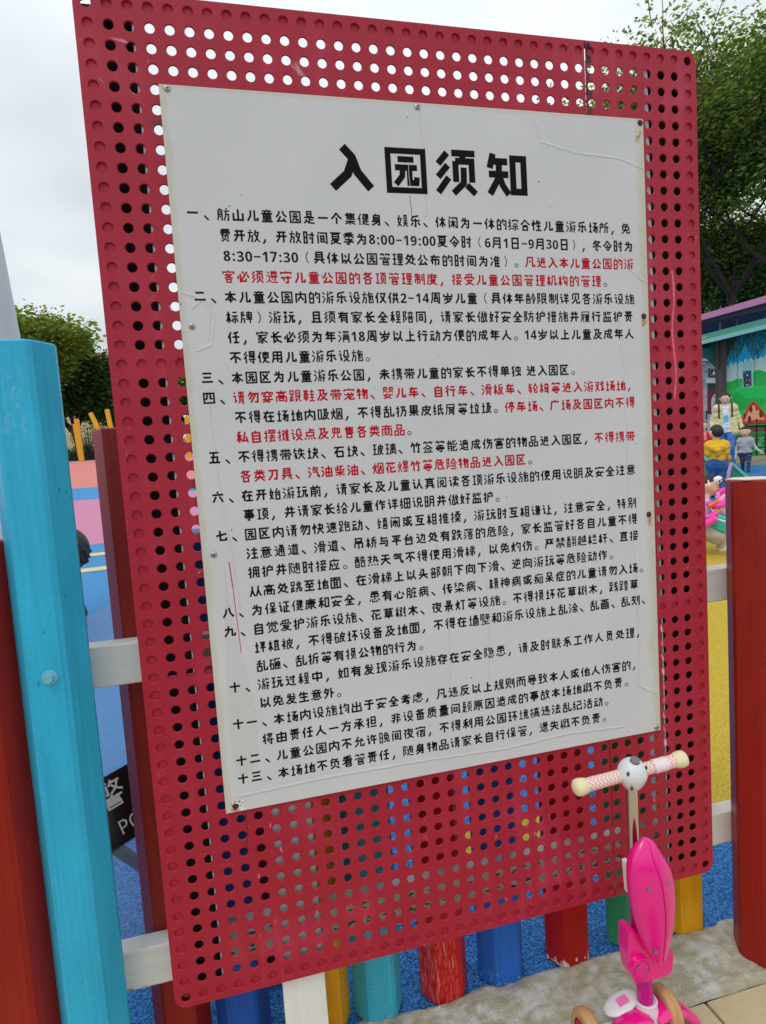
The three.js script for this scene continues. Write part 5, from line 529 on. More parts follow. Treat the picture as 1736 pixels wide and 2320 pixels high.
// ---------------------------------------------------------------- riot shield leaning behind the fence: clear curved panel with a black lettered band
{
  const D = 1.72, place = (px, py) => atD(px, py, D);
  const c0 = place(246, 1815), g0 = new THREE.Group(); g0.name = numbered('riot_shield'); scene.add(g0); tag(g0, 'clear plastic riot shield with black lettered band leaning behind the fence', 'shield');
  const up = place(262, 1700).sub(place(300, 1930)).normalize().multiplyScalar(-1).negate(), toCam = CAM.clone().sub(c0).normalize();
  const yAx = place(165, 1590).sub(place(330, 1960)).normalize(), xAx = yAx.clone().cross(toCam).normalize(), zAx = xAx.clone().cross(yAx).normalize(); void up;
  g0.position.copy(c0); g0.quaternion.setFromRotationMatrix(new THREE.Matrix4().makeBasis(xAx, yAx, zAx));
  const clear = physical({ color: lin(0.72, 0.84, 0.94), transmission: 0.8, thickness: 0, roughness: 0.18, ior: 1.5, specularIntensity: 1 });
  const curved = (x0, x1, y0, y1, off) => { const g = new THREE.PlaneGeometry(x1 - x0, y1 - y0, 24, 1), p = g.attributes.position; g.translate((x0 + x1) / 2, (y0 + y1) / 2, 0); for (let i = 0; i < p.count; i++) { const x = p.getX(i); p.setZ(i, off - 0.55 * x * x); } g.computeVertexNormals(); return g; };
  part('clear_panel', curved(-0.24, 0.24, -0.42, 0.5, 0), clear, g0);
  const c = makeCanvas(1024, 400), g = c.getContext('2d'); g.fillStyle = '#17150f'; g.fillRect(0, 0, 1024, 400); g.strokeStyle = g.fillStyle = '#cfcfcb';
  drawGlyph(g, '警', 452, 22, 170, 1.15, 1); g.font = '112px sans-serif'; g.textBaseline = 'alphabetic'; g.textAlign = 'left'; g.fillText('POLICE', 500, 350);
  const band = part('lettered_band', curved(-0.23, 0.23, -0.125, 0.065, 0.003), physical({ map: canvasTexture(c), roughness: 0.22 }), g0); void band;
  part('frame_strip', tube([V(0.245, -0.42, -0.034), V(0.245, 0, -0.034), V(0.245, 0.5, -0.034)], 0.008), standard({ color: lin(0.02, 0.02, 0.02), roughness: 0.5 }), g0);
  part('grip', tube([V(-0.03, -0.13, -0.03), V(0.02, -0.25, -0.06), V(0.05, -0.38, -0.03)], 0.018), standard({ color: lin(0.02, 0.022, 0.026), roughness: 0.5 }), g0);
}
{ const g = thing('storage_crate', 'dark red plastic crate on the blue floor just behind the fence', 'crate', [-0.475, -0.004, -0.42]), m = physical({ color: srgb(96, 22, 20), roughness: 0.5 }); part('bin', box(0.16, 0.72, 0.2, 0, 0.36, 0, 0.012), m, g); part('lid', box(0.172, 0.025, 0.212, 0, 0.733, 0, 0.008), standard({ color: lin(0.02, 0.02, 0.022), roughness: 0.5 }), g); }
// ---------------------------------------------------------------- trees, hedge, buildings and posts in the background
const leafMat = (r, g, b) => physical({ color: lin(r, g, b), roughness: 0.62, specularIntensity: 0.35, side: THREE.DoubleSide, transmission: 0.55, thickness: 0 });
const leafGeo = (() => { const g = new THREE.BufferGeometry(); g.setAttribute('position', new THREE.Float32BufferAttribute([0, 0, 0, 0.26, 0.42, 0.06, 0, 1, 0, -0.26, 0.42, 0.06, 0, 0.5, -0.05], 3)); g.setIndex([0, 1, 4, 1, 2, 4, 2, 3, 4, 3, 0, 4]); g.computeVertexNormals(); return g; })();
const barkMat = standard({ color: lin(0.03, 0.023, 0.017), roughness: 0.95 });
function tree(name, label, base, o) {                               // trunk, forking limbs, and leaves in sprays round the twig ends
  const t = thing(name, label, 'tree', base.toArray(), o.group), r = rng(o.seed), tips = [], wood = [];
  const grow = (p, dir, len, rad, lvl) => {
    let q = p.clone(), d = dir.clone(); const n = 3;
    for (let k = 0; k < n; k++) { const e = q.clone().addScaledVector(d, len / n); wood.push(rod(q, e, rad * (1 - k * 0.13), rad * (1 - (k + 1) * 0.13), lvl ? 5 : 9)); q = e; d.add(V((r() - 0.5) * 0.35, (r() - 0.3) * 0.2, (r() - 0.5) * 0.35)).normalize(); if (lvl >= o.levels - 2) tips.push([q.clone(), d.clone(), lvl]); }
    if (lvl < o.levels) { const m = lvl === 0 ? o.fork : 3; for (let k = 0; k < m; k++) { const a = (k + r() * 0.7) / m * 2 * Math.PI, s = o.spread * (0.65 + r() * 0.6); const nd = V(Math.cos(a) * s, d.y * (0.75 + r() * 0.4) + 0.12, Math.sin(a) * s).normalize(); grow(q, nd, len * (lvl === 0 ? o.limb : 0.70) * (0.75 + r() * 0.45), rad * 0.56, lvl + 1); } }
  };
  grow(V(0, -0.1, 0), V(o.lean ?? 0, 1, 0).normalize(), o.trunk, o.rad, 0);
  part('trunk', wood, barkMat, t);
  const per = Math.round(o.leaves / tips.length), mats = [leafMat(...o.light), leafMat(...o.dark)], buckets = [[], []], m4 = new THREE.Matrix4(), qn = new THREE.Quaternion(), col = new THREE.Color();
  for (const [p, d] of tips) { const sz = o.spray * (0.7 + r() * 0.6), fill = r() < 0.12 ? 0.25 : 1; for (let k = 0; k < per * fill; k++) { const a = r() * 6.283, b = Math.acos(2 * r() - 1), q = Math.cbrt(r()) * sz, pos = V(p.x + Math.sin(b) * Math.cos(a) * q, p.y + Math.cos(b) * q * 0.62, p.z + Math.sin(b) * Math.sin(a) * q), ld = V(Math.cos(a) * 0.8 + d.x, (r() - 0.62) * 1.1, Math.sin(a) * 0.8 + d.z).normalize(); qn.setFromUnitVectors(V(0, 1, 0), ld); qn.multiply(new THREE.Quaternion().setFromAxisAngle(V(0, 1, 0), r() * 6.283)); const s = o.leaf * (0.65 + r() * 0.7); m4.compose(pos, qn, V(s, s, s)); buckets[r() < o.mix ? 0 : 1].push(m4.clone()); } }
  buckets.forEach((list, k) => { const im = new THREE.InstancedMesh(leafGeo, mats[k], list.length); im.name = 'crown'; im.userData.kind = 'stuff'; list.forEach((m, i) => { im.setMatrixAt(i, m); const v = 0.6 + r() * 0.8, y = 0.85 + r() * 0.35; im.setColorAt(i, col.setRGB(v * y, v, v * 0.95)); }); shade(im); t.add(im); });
  return t;
}
const rootAt = (px, depth) => { const p = atD(px, 1000, depth); p.y = terrain(p.x, p.z); return p; };
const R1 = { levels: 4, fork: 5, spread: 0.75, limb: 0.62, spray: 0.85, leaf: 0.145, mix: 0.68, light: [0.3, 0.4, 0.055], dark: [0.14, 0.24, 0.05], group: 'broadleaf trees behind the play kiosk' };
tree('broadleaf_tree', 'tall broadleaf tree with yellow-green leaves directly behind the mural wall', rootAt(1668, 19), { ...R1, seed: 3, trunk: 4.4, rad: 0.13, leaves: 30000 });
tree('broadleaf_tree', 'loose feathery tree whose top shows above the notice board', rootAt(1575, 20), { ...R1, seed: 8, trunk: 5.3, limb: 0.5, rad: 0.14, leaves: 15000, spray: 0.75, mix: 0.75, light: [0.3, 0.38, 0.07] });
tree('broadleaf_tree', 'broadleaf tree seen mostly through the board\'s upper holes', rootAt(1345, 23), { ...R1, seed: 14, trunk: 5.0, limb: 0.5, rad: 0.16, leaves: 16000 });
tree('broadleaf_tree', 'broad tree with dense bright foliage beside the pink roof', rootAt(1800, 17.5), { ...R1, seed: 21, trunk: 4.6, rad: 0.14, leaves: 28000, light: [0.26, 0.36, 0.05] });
tree('broadleaf_tree', 'dark-leaved tree low behind the green roof', rootAt(1610, 22), { ...R1, seed: 33, trunk: 3.0, rad: 0.15, leaves: 38475, spread: 0.95, mix: 0.3 });  // mostly leaves of the darker green
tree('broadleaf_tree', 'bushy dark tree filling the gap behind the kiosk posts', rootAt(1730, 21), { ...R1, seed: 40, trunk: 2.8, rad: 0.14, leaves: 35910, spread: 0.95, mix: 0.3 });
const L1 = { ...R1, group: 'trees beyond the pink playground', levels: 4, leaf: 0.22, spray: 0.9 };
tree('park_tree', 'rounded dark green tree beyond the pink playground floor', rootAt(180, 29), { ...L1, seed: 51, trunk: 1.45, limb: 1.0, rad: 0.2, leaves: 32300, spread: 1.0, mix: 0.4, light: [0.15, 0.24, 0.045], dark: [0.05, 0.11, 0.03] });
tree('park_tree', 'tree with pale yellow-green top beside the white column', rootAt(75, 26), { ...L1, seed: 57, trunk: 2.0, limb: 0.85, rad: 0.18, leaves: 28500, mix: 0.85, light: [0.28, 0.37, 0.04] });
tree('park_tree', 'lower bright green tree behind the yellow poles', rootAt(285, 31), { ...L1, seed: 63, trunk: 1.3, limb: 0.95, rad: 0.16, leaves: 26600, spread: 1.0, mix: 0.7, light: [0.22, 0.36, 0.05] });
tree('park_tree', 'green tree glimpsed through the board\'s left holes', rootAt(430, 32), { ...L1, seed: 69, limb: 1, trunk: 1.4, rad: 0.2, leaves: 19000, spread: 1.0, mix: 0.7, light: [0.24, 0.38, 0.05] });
// lawn and clipped hedge past the coloured floor
structure('lawn', groundSheet(far(-40, 12, -24.6, -70), 0.02, 2), standard({ color: lin(0.09, 0.17, 0.03), roughness: 0.95 }));
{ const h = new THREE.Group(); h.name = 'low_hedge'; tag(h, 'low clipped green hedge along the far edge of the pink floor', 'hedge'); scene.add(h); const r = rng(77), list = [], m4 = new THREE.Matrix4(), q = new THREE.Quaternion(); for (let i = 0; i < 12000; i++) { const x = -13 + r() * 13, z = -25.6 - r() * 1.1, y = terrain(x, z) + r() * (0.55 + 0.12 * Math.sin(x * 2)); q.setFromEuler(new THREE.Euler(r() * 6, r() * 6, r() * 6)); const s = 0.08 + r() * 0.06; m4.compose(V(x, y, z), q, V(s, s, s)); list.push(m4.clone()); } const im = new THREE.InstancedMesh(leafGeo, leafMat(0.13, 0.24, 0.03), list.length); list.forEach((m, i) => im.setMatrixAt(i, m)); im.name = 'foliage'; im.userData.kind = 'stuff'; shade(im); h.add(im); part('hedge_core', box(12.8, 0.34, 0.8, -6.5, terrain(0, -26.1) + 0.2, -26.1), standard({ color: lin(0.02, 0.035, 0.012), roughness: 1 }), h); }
// yellow play posts
{ const y = physical({ color: srgb(240, 176, 10), roughness: 0.45, map: paintMap });
  const pole = (a, b, depth, w, label) => { const g = thing('yellow_post', label, 'post', [0, 0, 0], 'yellow posts on the pink floor'); const top = atD(...a, depth), bot = atD(...b, depth); bot.y = Math.min(bot.y, terrain(bot.x, bot.z)); const d = top.clone().sub(bot), m = part('shaft', new RoundedBoxGeometry(w, d.length(), w, 2, 0.015), y, g); m.position.copy(bot).addScaledVector(d, 0.5); m.quaternion.setFromUnitVectors(V(0, 1, 0), d.normalize()); const c = part('end_cap', box(w * 0.9, 0.02, w * 0.9, 0, 0, 0, 0.006), y, g); c.position.copy(top).addScaledVector(d, 0.01); c.quaternion.copy(m.quaternion); };
  pole([174, 951], [186, 1045], 22.5, 0.16, 'straight yellow post standing free on the pink floor'); pole([168, 962], [183, 1047], 22.9, 0.1, 'thin yellow post close behind the straight one'); pole([206, 937], [262, 1052], 22, 0.15, 'yellow post leaning over, cut off by the dark red picket'); pole([243, 929], [268, 1052], 22, 0.15, 'upright yellow post behind the dark red picket'); pole([424, 945], [430, 1052], 22, 0.17, 'yellow post seen through the board\'s holes'); }
{ const p = rootAt(110, 24.4), s = thing('bare_shrub', 'thin bare twiggy shrub beside the straight yellow post', 'shrub', atD(205, 1040, 24).toArray()); const r = rng(5), w = []; for (let i = 0; i < 26; i++) { const a = r() * 6.28, l = 0.5 + r() * 0.8; w.push(tube([V(0, -0.1, 0), V(Math.cos(a) * l * 0.25, l * 0.5, Math.sin(a) * l * 0.2), V(Math.cos(a) * l * 0.5, l, Math.sin(a) * l * 0.5)], 0.012, 4)); } part('stem', w, barkMat, s); const list = [], m4 = new THREE.Matrix4(), q = new THREE.Quaternion(); for (let i = 0; i < 900; i++) { q.setFromEuler(new THREE.Euler(r() * 6, r() * 6, r() * 6)); const sc = 0.06 + r() * 0.05; m4.compose(V((r() - 0.5) * 1.2, 0.3 + r() * 0.9, (r() - 0.5) * 0.8), q, V(sc, sc, sc)); list.push(m4.clone()); } const im = new THREE.InstancedMesh(leafGeo, leafMat(0.16, 0.2, 0.06), list.length); list.forEach((m, i) => im.setMatrixAt(i, m)); im.name = 'crown'; im.userData.kind = 'stuff'; shade(im); s.add(im); void p; }
// far house with a pinkish roof, left
{ const c = atD(186, 812, 62), h = thing('far_house', 'far pale house with pinkish hipped roof above the trees', 'house', [c.x, terrain(0, -60), c.z]); const top = c.y - terrain(0, -60); part('wall', box(5.2, top + 0.2, 4, 0.6, (top + 0.2) / 2, 0), standard({ color: srgb(214, 184, 152), roughness: 0.9 }), h); const rg = new THREE.ConeGeometry(3.3, 1.5, 4); rg.rotateY(Math.PI / 4); rg.scale(1.0, 1, 0.8); const rf = part('roof', rg, standard({ color: srgb(196, 112, 108), roughness: 0.8 }), h); rf.position.set(-2.2, top + 0.6, 0.5); for (const x of [-0.8, 0.6, 2]) part('window', box(0.7, 0.8, 0.06, x, top - 0.9, 2.02), standard({ color: lin(0.05, 0.06, 0.07), roughness: 0.2 }), h); }
// tapering white column at the far left
{ const a = atD(44, 772, 4.2), b = atD(-1, 490, 4.2), ax = V(-2.12, 0, a.z), h = 5.2, rAt = (p) => p.x - ax.x, r1 = rAt(a), r2 = rAt(b), k = (r2 - r1) / (b.y - a.y), r0 = r1 - k * a.y; const c = thing('white_column', 'tapering round white column behind the cyan picket', 'column', [ax.x, 0, ax.z]); const g = new THREE.CylinderGeometry(Math.max(0.1, r0 + k * h), r0, h, 48, 1, false); g.translate(0, h / 2, 0); part('shaft', g, standard({ color: srgb(216, 218, 218), roughness: 0.55, map: paintMap }), c); const f = new THREE.CylinderGeometry(r0 + 0.03, r0 + 0.05, 0.06, 48); f.translate(0, 0.03, 0); part('base_ring', f, standard({ color: srgb(196, 198, 198), roughness: 0.6 }), c); }
// hanging cable top right
{ const c = tag(part('hanging_cable', tube([atD(1466, -30, 14), atD(1470, 12, 14), atD(1475, 48, 14)], 0.011), standard({ color: lin(0.02, 0.02, 0.02), roughness: 0.7 }), scene), 'thin dark cable hanging above the board\'s top right corner', 'cable'); c.name = 'hanging_cable'; }
// play kiosk: frontal mural wall under a green sloping roof, on two brown posts
function frame(px, py, depth) { const p = atD(px, py, depth), g = new THREE.Group(); p.y = terrain(p.x, p.z); g.position.copy(p); const d = CAM.clone().sub(p); g.rotation.y = Math.atan2(d.x, d.z); g.updateMatrixWorld(true); const inv = g.matrixWorld.clone().invert(), nrm = V(Math.sin(g.rotation.y), 0, Math.cos(g.rotation.y)); return { g, at: (x, y, off = 0) => { const r = ray(x, y), o = p.clone().addScaledVector(nrm, off), t = o.clone().sub(CAM).dot(nrm) / r.dot(nrm); return CAM.clone().addScaledVector(r, t).applyMatrix4(inv); } }; }
function plank(f, pts, z0, z1, uvBox) { const q = pts.map(([x, y]) => f.at(x, y, z1)), sh = new THREE.Shape(q.map((p) => new THREE.Vector2(p.x, p.y))), g = new THREE.ExtrudeGeometry(sh, { depth: z1 - z0, bevelEnabled: false }); g.translate(0, 0, z0); if (uvBox) { const xs = q.map((p) => p.x), ys = q.map((p) => p.y), x0 = Math.min(...xs), x1 = Math.max(...xs), y0 = Math.min(...ys), y1 = Math.max(...ys), p = g.attributes.position, uv = g.attributes.uv; for (let i = 0; i < p.count; i++) uv.setXY(i, (p.getX(i) - x0) / (x1 - x0), (p.getY(i) - y0) / (y1 - y0)); } return g; }
{
  const f = frame(1690, 1040, 14.4); f.g.name = 'play_kiosk'; tag(f.g, 'play kiosk with cartoon hillside mural, green sloping roof and brown posts', 'kiosk'); scene.add(f.g);
  const mural = (() => { const W = 1024, H = 1280, c = makeCanvas(W, H), g = c.getContext('2d'), r = rng(19); g.fillStyle = '#0d9fc6'; g.fillRect(0, 0, W, H); for (let i = 0; i < 300; i++) { g.fillStyle = `rgba(${20 + r() * 30},${170 + r() * 30},${210 + r() * 20},0.15)`; g.beginPath(); g.ellipse(r() * W, r() * H * 0.5, 20 + r() * 60, 6 + r() * 14, 0, 0, 7); g.fill(); }
    g.fillStyle = '#b9d2cc'; g.beginPath(); g.moveTo(0, 400); for (let x = 0; x <= W; x += 90) g.quadraticCurveTo(x + 24, 330 - x * 0.07 - r() * 40, x + 90, 372 - x * 0.08); g.lineTo(W, 900); g.lineTo(0, 900); g.fill();
    const hill = (y, a, col, ph) => { g.fillStyle = col; g.beginPath(); g.moveTo(0, H); for (let x = 0; x <= W; x += 8) g.lineTo(x, y + a * Math.sin(x * 0.0065 + ph) + a * 0.4 * Math.sin(x * 0.017 + ph * 2)); g.lineTo(W, H); g.fill(); };
    hill(470, 34, '#17b049', 0.4); hill(570, 40, '#1fbf52', 2.1); hill(665, 36, '#15aa46', 3.6); hill(760, 34, '#22c257', 5.0); hill(900, 26, '#17b04a', 1.2);
    for (let i = 0; i < 60; i++) { const x = r() * W, y = 500 + r() * 500; g.strokeStyle = `rgba(120,230,140,${0.1 + r() * 0.2})`; g.lineWidth = 3 + r() * 5; g.beginPath(); g.arc(x, y + 60, 60 + r() * 40, -2.4, -0.8); g.stroke(); }
    g.fillStyle = '#4a3a2c'; g.beginPath(); g.moveTo(0, 0); g.lineTo(300, 0); g.quadraticCurveTo(270, 110, 130, 210); g.quadraticCurveTo(40, 290, 24, 430); g.lineTo(24, H); g.lineTo(0, H); g.fill();
    for (let i = 0; i < 1500; i++) { const x = r() * W * 0.95, y = Math.pow(r(), 1.3) * 300 * (0.45 + 0.55 * Math.abs(Math.sin(x * 0.008))); g.strokeStyle = `rgb(${10 + r() * 30},${50 + r() * 60},${26 + r() * 20})`; g.lineWidth = 4 + r() * 5; g.beginPath(); g.moveTo(x, y); g.lineTo(x + (r() - 0.5) * 40, y + 10 + r() * 26); g.stroke(); }
    for (const x of [250, 560]) for (let y = 180; y < 560; y += 17) { g.fillStyle = '#285c2e'; g.beginPath(); g.ellipse(x + (r() - 0.5) * 20, y, 6, 11, r() * 3, 0, 7); g.fill(); }
    // mushroom roof
    g.fillStyle = '#d43a24'; g.beginPath(); g.moveTo(200, 940); g.quadraticCurveTo(330, 860, 430, 760); g.quadraticCurveTo(510, 690, 590, 740); g.quadraticCurveTo(690, 820, 880, 930); g.quadraticCurveTo(540, 915, 200, 950); g.fill(); g.fillStyle = '#e9a777'; g.beginPath(); g.moveTo(360, 905); g.quadraticCurveTo(450, 770, 520, 750); g.quadraticCurveTo(620, 800, 730, 900); g.quadraticCurveTo(560, 885, 360, 905); g.fill();
    for (const [x, y, s] of [[480, 790, 30], [360, 845, 20], [280, 905, 28], [450, 885, 32], [580, 905, 20], [660, 840, 36], [580, 790, 17], [340, 925, 14], [770, 905, 30], [525, 740, 14]]) { g.fillStyle = '#7c1f16'; g.beginPath(); g.ellipse(x, y, s, s * 1.1, 0.2, 0, 7); g.fill(); }
    g.fillStyle = '#6d4a2c'; g.fillRect(200, 950, 700, 60);
    return canvasTexture(c); })();
  part('mural_wall', plank(f, [[1644, 1040], [1770, 1040], [1770, 745], [1644, 745]], -0.12, 0, true), standard({ map: mural, roughness: 0.8 }), f.g);
  const green = physical({ color: srgb(74, 156, 134), roughness: 0.5, map: paintMap }), teal = standard({ color: srgb(28, 108, 92), roughness: 0.7 }), brown = standard({ color: lin(0.075, 0.06, 0.05), roughness: 0.85, map: paintMap });
  part('roof', plank(f, [[1578, 776], [1578, 762], [1840, 693], [1840, 716]], -0.7, 0.5), green, f.g); const fas = part('fascia', plank(f, [[1578, 783], [1578, 774], [1840, 709], [1840, 719]], 0.502, 0.56), physical({ color: srgb(126, 186, 176), roughness: 0.5 }), f.g); void fas;
  part('gable_panel', plank(f, [[1580, 776], [1580, 812], [1600, 812], [1626, 838], [1650, 838], [1650, 760]], -0.2, -0.14), teal, f.g);
  for (const [a, b] of [[1621, 1630], [1632.5, 1646]]) part('post', plank(f, [[a, 1046], [b, 1046], [b, 768], [a, 768]], 0.02, 0.14), brown, f.g);
  const bulk = part('wall_lamp', new THREE.SphereGeometry(0.09, 16, 8), standard({ color: lin(0.01, 0.01, 0.01), roughness: 0.4 }), f.g); bulk.position.copy(f.at(1599, 784, -0.1)); bulk.scale.set(1, 0.5, 0.5);
  const poster = (() => { const c = makeCanvas(256, 512), g = c.getContext('2d'), r = rng(2); g.fillStyle = '#16335f'; g.fillRect(0, 0, 256, 512); g.fillStyle = '#0d1b2a'; g.fillRect(0, 250, 256, 262); g.fillStyle = '#c8d4e0'; g.fillRect(20, 30, 60, 8); g.fillRect(112, 110, 34, 60); for (let i = 0; i < 40; i++) { g.fillStyle = `rgba(${180 + r() * 60},${150 + r() * 60},${130 + r() * 60},0.8)`; g.fillRect(30 + r() * 190, 280 + r() * 110, 4 + r() * 30, 3 + r() * 8); } g.fillStyle = '#8fa8bd'; g.fillRect(60, 430, 130, 18); g.fillRect(50, 458, 150, 18); return canvasTexture(c); })();
  part('poster', plank(f, [[1685, 877], [1703, 874], [1702, 839], [1684, 841]], 0.002, 0.012, true), standard({ map: poster, roughness: 0.4 }), f.g); part('poster_frame', plank(f, [[1682, 879], [1706, 877], [1707, 819], [1682, 821]], -0.004, 0.0015), standard({ color: srgb(150, 206, 190), roughness: 0.7 }), f.g);
  // fallen leaves on the roof edge
  { const r = rng(9), list = []; for (let i = 0; i < 60; i++) { const t = r(), px = 1590 + t * 150, py = 771 - t * 38 - 4 + r() * 7, q = f.at(px, py, 0.5); list.push(box(0.05 + r() * 0.1, 0.02 + r() * 0.02, 0.03, q.x, q.y + 0.03, q.z - r() * 0.3)); } const m = part('leaf_litter', list, standard({ color: srgb(190, 160, 90), roughness: 0.9 }), f.g); m.userData.kind = 'stuff'; }
}
{ // pavilion behind with a pinkish fascia
  const f = frame(1660, 1034, 16.6); f.g.name = 'pink_pavilion'; tag(f.g, 'open pavilion with pinkish roof edge on thin posts behind the kiosk', 'pavilion'); scene.add(f.g);
  part('fascia', plank(f, [[1570, 731], [1570, 718], [1850, 636], [1850, 654]], 0.3, 0.4), physical({ color: srgb(206, 132, 176), roughness: 0.5, map: paintMap }), f.g); part('roof', plank(f, [[1570, 738], [1570, 728], [1850, 652], [1850, 676]], -3, 0.3), standard({ color: lin(0.05, 0.05, 0.055), roughness: 0.9 }), f.g);
  for (const [a, b] of [[1629, 1634], [1669, 1671], [1735, 1740]]) part('post', plank(f, [[a, 1040], [b, 1040], [b, 690], [a, 700]], 0.0, 0.08), standard({ color: lin(0.12, 0.12, 0.12), roughness: 0.6 }), f.g);
}
{ // white cabin with dark sign and door
  const f = frame(1605, 1040, 17.8); f.g.name = 'white_cabin'; tag(f.g, 'white boarded cabin with small dark sign and maroon panelled door', 'cabin'); scene.add(f.g);
  const wmat = standard({ color: srgb(206, 204, 196), roughness: 0.7 }), y0 = 1046;
  for (let k = 0; k < 12; k++) { const a = 1046 - k * 18.6, b = a - 18; part('board', plank(f, [[1540, a], [1652, a], [1652, b], [1540, b]], -0.2, -0.02 - (k % 2) * 0.01), wmat, f.g); }
  part('corner_trim', plank(f, [[1584, y0], [1592.5, y0], [1592.5, 818], [1584, 818]], -0.018, 0.04), standard({ color: srgb(226, 226, 220), roughness: 0.6 }), f.g); part('door_trim', plank(f, [[1599, 868], [1640, 868], [1640, 858], [1599, 858]], -0.018, 0.03), standard({ color: srgb(222, 222, 216), roughness: 0.6 }), f.g);
  part('eave', plank(f, [[1560, 815], [1625, 818], [1612, 803], [1560, 801]], -0.4, 0.35), standard({ color: srgb(214, 210, 202), roughness: 0.7 }), f.g);
  const sign = (() => { const c = makeCanvas(128, 128), g = c.getContext('2d'); g.fillStyle = '#15171a'; g.fillRect(0, 0, 128, 128); g.strokeStyle = '#c9ccd0'; g.lineWidth = 5; g.strokeRect(26, 16, 88, 84); g.fillStyle = '#d4d8dc'; g.beginPath(); g.moveTo(52, 92); g.quadraticCurveTo(50, 40, 84, 34); g.quadraticCurveTo(66, 60, 98, 80); g.lineTo(84, 92); g.fill(); return canvasTexture(c); })();
  part('sign', plank(f, [[1605, 853], [1628, 853], [1628, 835], [1605, 835]], -0.018, 0.05, true), standard({ map: sign, roughness: 0.4 }), f.g);
  part('door', plank(f, [[1603, y0], [1640, y0], [1640, 866], [1603, 866]], -0.018, 0.0), standard({ color: lin(0.035, 0.04, 0.045), roughness: 0.4 }), f.g); part('door_panel', plank(f, [[1604, 932], [1640, 932], [1640, 886], [1604, 886]], 0.001, 0.02), standard({ color: srgb(140, 22, 60), roughness: 0.5 }), f.g); part('lower_panel', plank(f, [[1603, y0], [1640, y0], [1640, 938], [1603, 938]], 0.001, 0.015), standard({ color: srgb(186, 190, 190), roughness: 0.6 }), f.g); part('handle', plank(f, [[1599, 950], [1602, 950], [1602, 930], [1599, 930]], 0.031, 0.07), standard({ color: lin(0.03, 0.03, 0.03), roughness: 0.4 }), f.g);
  const notice = plank(f, [[1612, 935], [1640, 935], [1640, 893], [1634, 889], [1626, 889], [1617, 895], [1612, 905]], 0.021, 0.04, true); part('arched_notice', notice, standard({ color: srgb(206, 208, 210), roughness: 0.6 }), f.g); const dots = []; for (const [x, y] of [[1617, 912], [1622, 912], [1617, 917], [1622, 917], [1617, 900], [1622, 898]]) dots.push(plank(f, [[x, y], [x + 2.4, y], [x + 2.4, y - 2.6], [x, y - 2.6]], 0.041, 0.044)); for (const d of dots) part('printed_mark', d, standard({ color: lin(0.05, 0.05, 0.06), roughness: 0.6 }), f.g);
}
{ // slatted wooden table bench under the mushroom, and the kerb step
  const f = frame(1702, 1036, 13.6); f.g.name = 'picnic_bench'; tag(f.g, 'weathered brown picnic bench on black iron legs under the painted mushroom', 'bench'); scene.add(f.g);
  const wood = standard({ color: lin(0.12, 0.075, 0.04), roughness: 0.8 }), iron = standard({ color: lin(0.012, 0.014, 0.013), roughness: 0.6 }), pale = standard({ color: srgb(214, 214, 206), roughness: 0.7 });
  for (const [a, b, y, z] of [[1676, 1790, 958, 0.1], [1676, 1790, 964, -0.1], [1680, 1790, 981, 0.4]]) part('slat', plank(f, [[a, y + 5], [b, y], [b, y - 4], [a, y + 1]], z - 0.1, z + 0.1), wood, f.g);
  for (const x of [1688, 1712, 1732, 1760]) part('leg', plank(f, [[x, 1040], [x + 4, 1040], [x + 5, 962], [x + 1, 962]], 0.0, 0.05), iron, f.g);
  for (let k = 0; k < 6; k++) part('brace', plank(f, [[1680, 1036 - k * 9], [1770, 1030 - k * 9], [1770, 1028 - k * 9], [1680, 1034 - k * 9]], -0.3, -0.27), iron, f.g);
  for (const [x, y] of [[1714, 968], [1720, 993], [1717, 1004], [1722, 1018]]) part('paper', plank(f, [[x, y + 6], [x + 9, y + 5], [x + 9, y - 1], [x, y]], -0.24, -0.2), pale, f.g);
  part('basket', plank(f, [[1660, 1010], [1678, 1009], [1680, 986], [1659, 988]], 0.1, 0.4), standard({ color: srgb(14, 96, 52), roughness: 0.5 }), f.g);
}
{ const f = frame(1702, 1050, 13.0); f.g.name = 'kerb_step'; tag(f.g, 'low pale concrete kerb step in front of the picnic bench', 'kerb'); scene.add(f.g); const c = standard({ color: srgb(176, 168, 142), roughness: 0.9, map: paintMap }); part('step', plank(f, [[1655, 1047], [1800, 1040], [1800, 1030], [1655, 1036]], -0.6, -0.2), c, f.g); part('step', plank(f, [[1650, 1058], [1800, 1054], [1800, 1044], [1650, 1048]], -0.19, 0.1), c, f.g); }
{ // low teal play slide the boy stands at, with a lilac handle
  const f = frame(1640, 1105, 9.9); f.g.name = 'toddler_slide'; tag(f.g, 'low teal plastic toddler slide with a lilac handle beside the boy in yellow', 'slide'); scene.add(f.g);
  const teal = physical({ color: srgb(40, 150, 120), roughness: 0.35 }), lite = physical({ color: srgb(110, 205, 184), roughness: 0.35 }), lil = physical({ color: srgb(214, 168, 206), roughness: 0.35 });
  part('side_wall', plank(f, [[1640, 1098], [1692, 1098], [1692, 1082], [1656, 1050], [1648, 1054]], 0.0, 0.05), teal, f.g); part('side_rim', plank(f, [[1692, 1083], [1696, 1079], [1658, 1046], [1654, 1050]], -0.02, 0.07), lite, f.g); part('chute', plank(f, [[1580, 1100], [1640, 1100], [1640, 1060], [1588, 1030], [1580, 1040]], -0.3, -0.02), teal, f.g); part('chute_rim', plank(f, [[1585, 1032], [1590, 1026], [1606, 1040], [1602, 1046]], -0.02, 0.03), lite, f.g);
  part('handle', [tube([f.at(1646, 1090, 0.12), f.at(1649, 1070, 0.12), f.at(1654, 1050, 0.1)].map((p) => p), 0.045, 12)], lil, f.g);
}
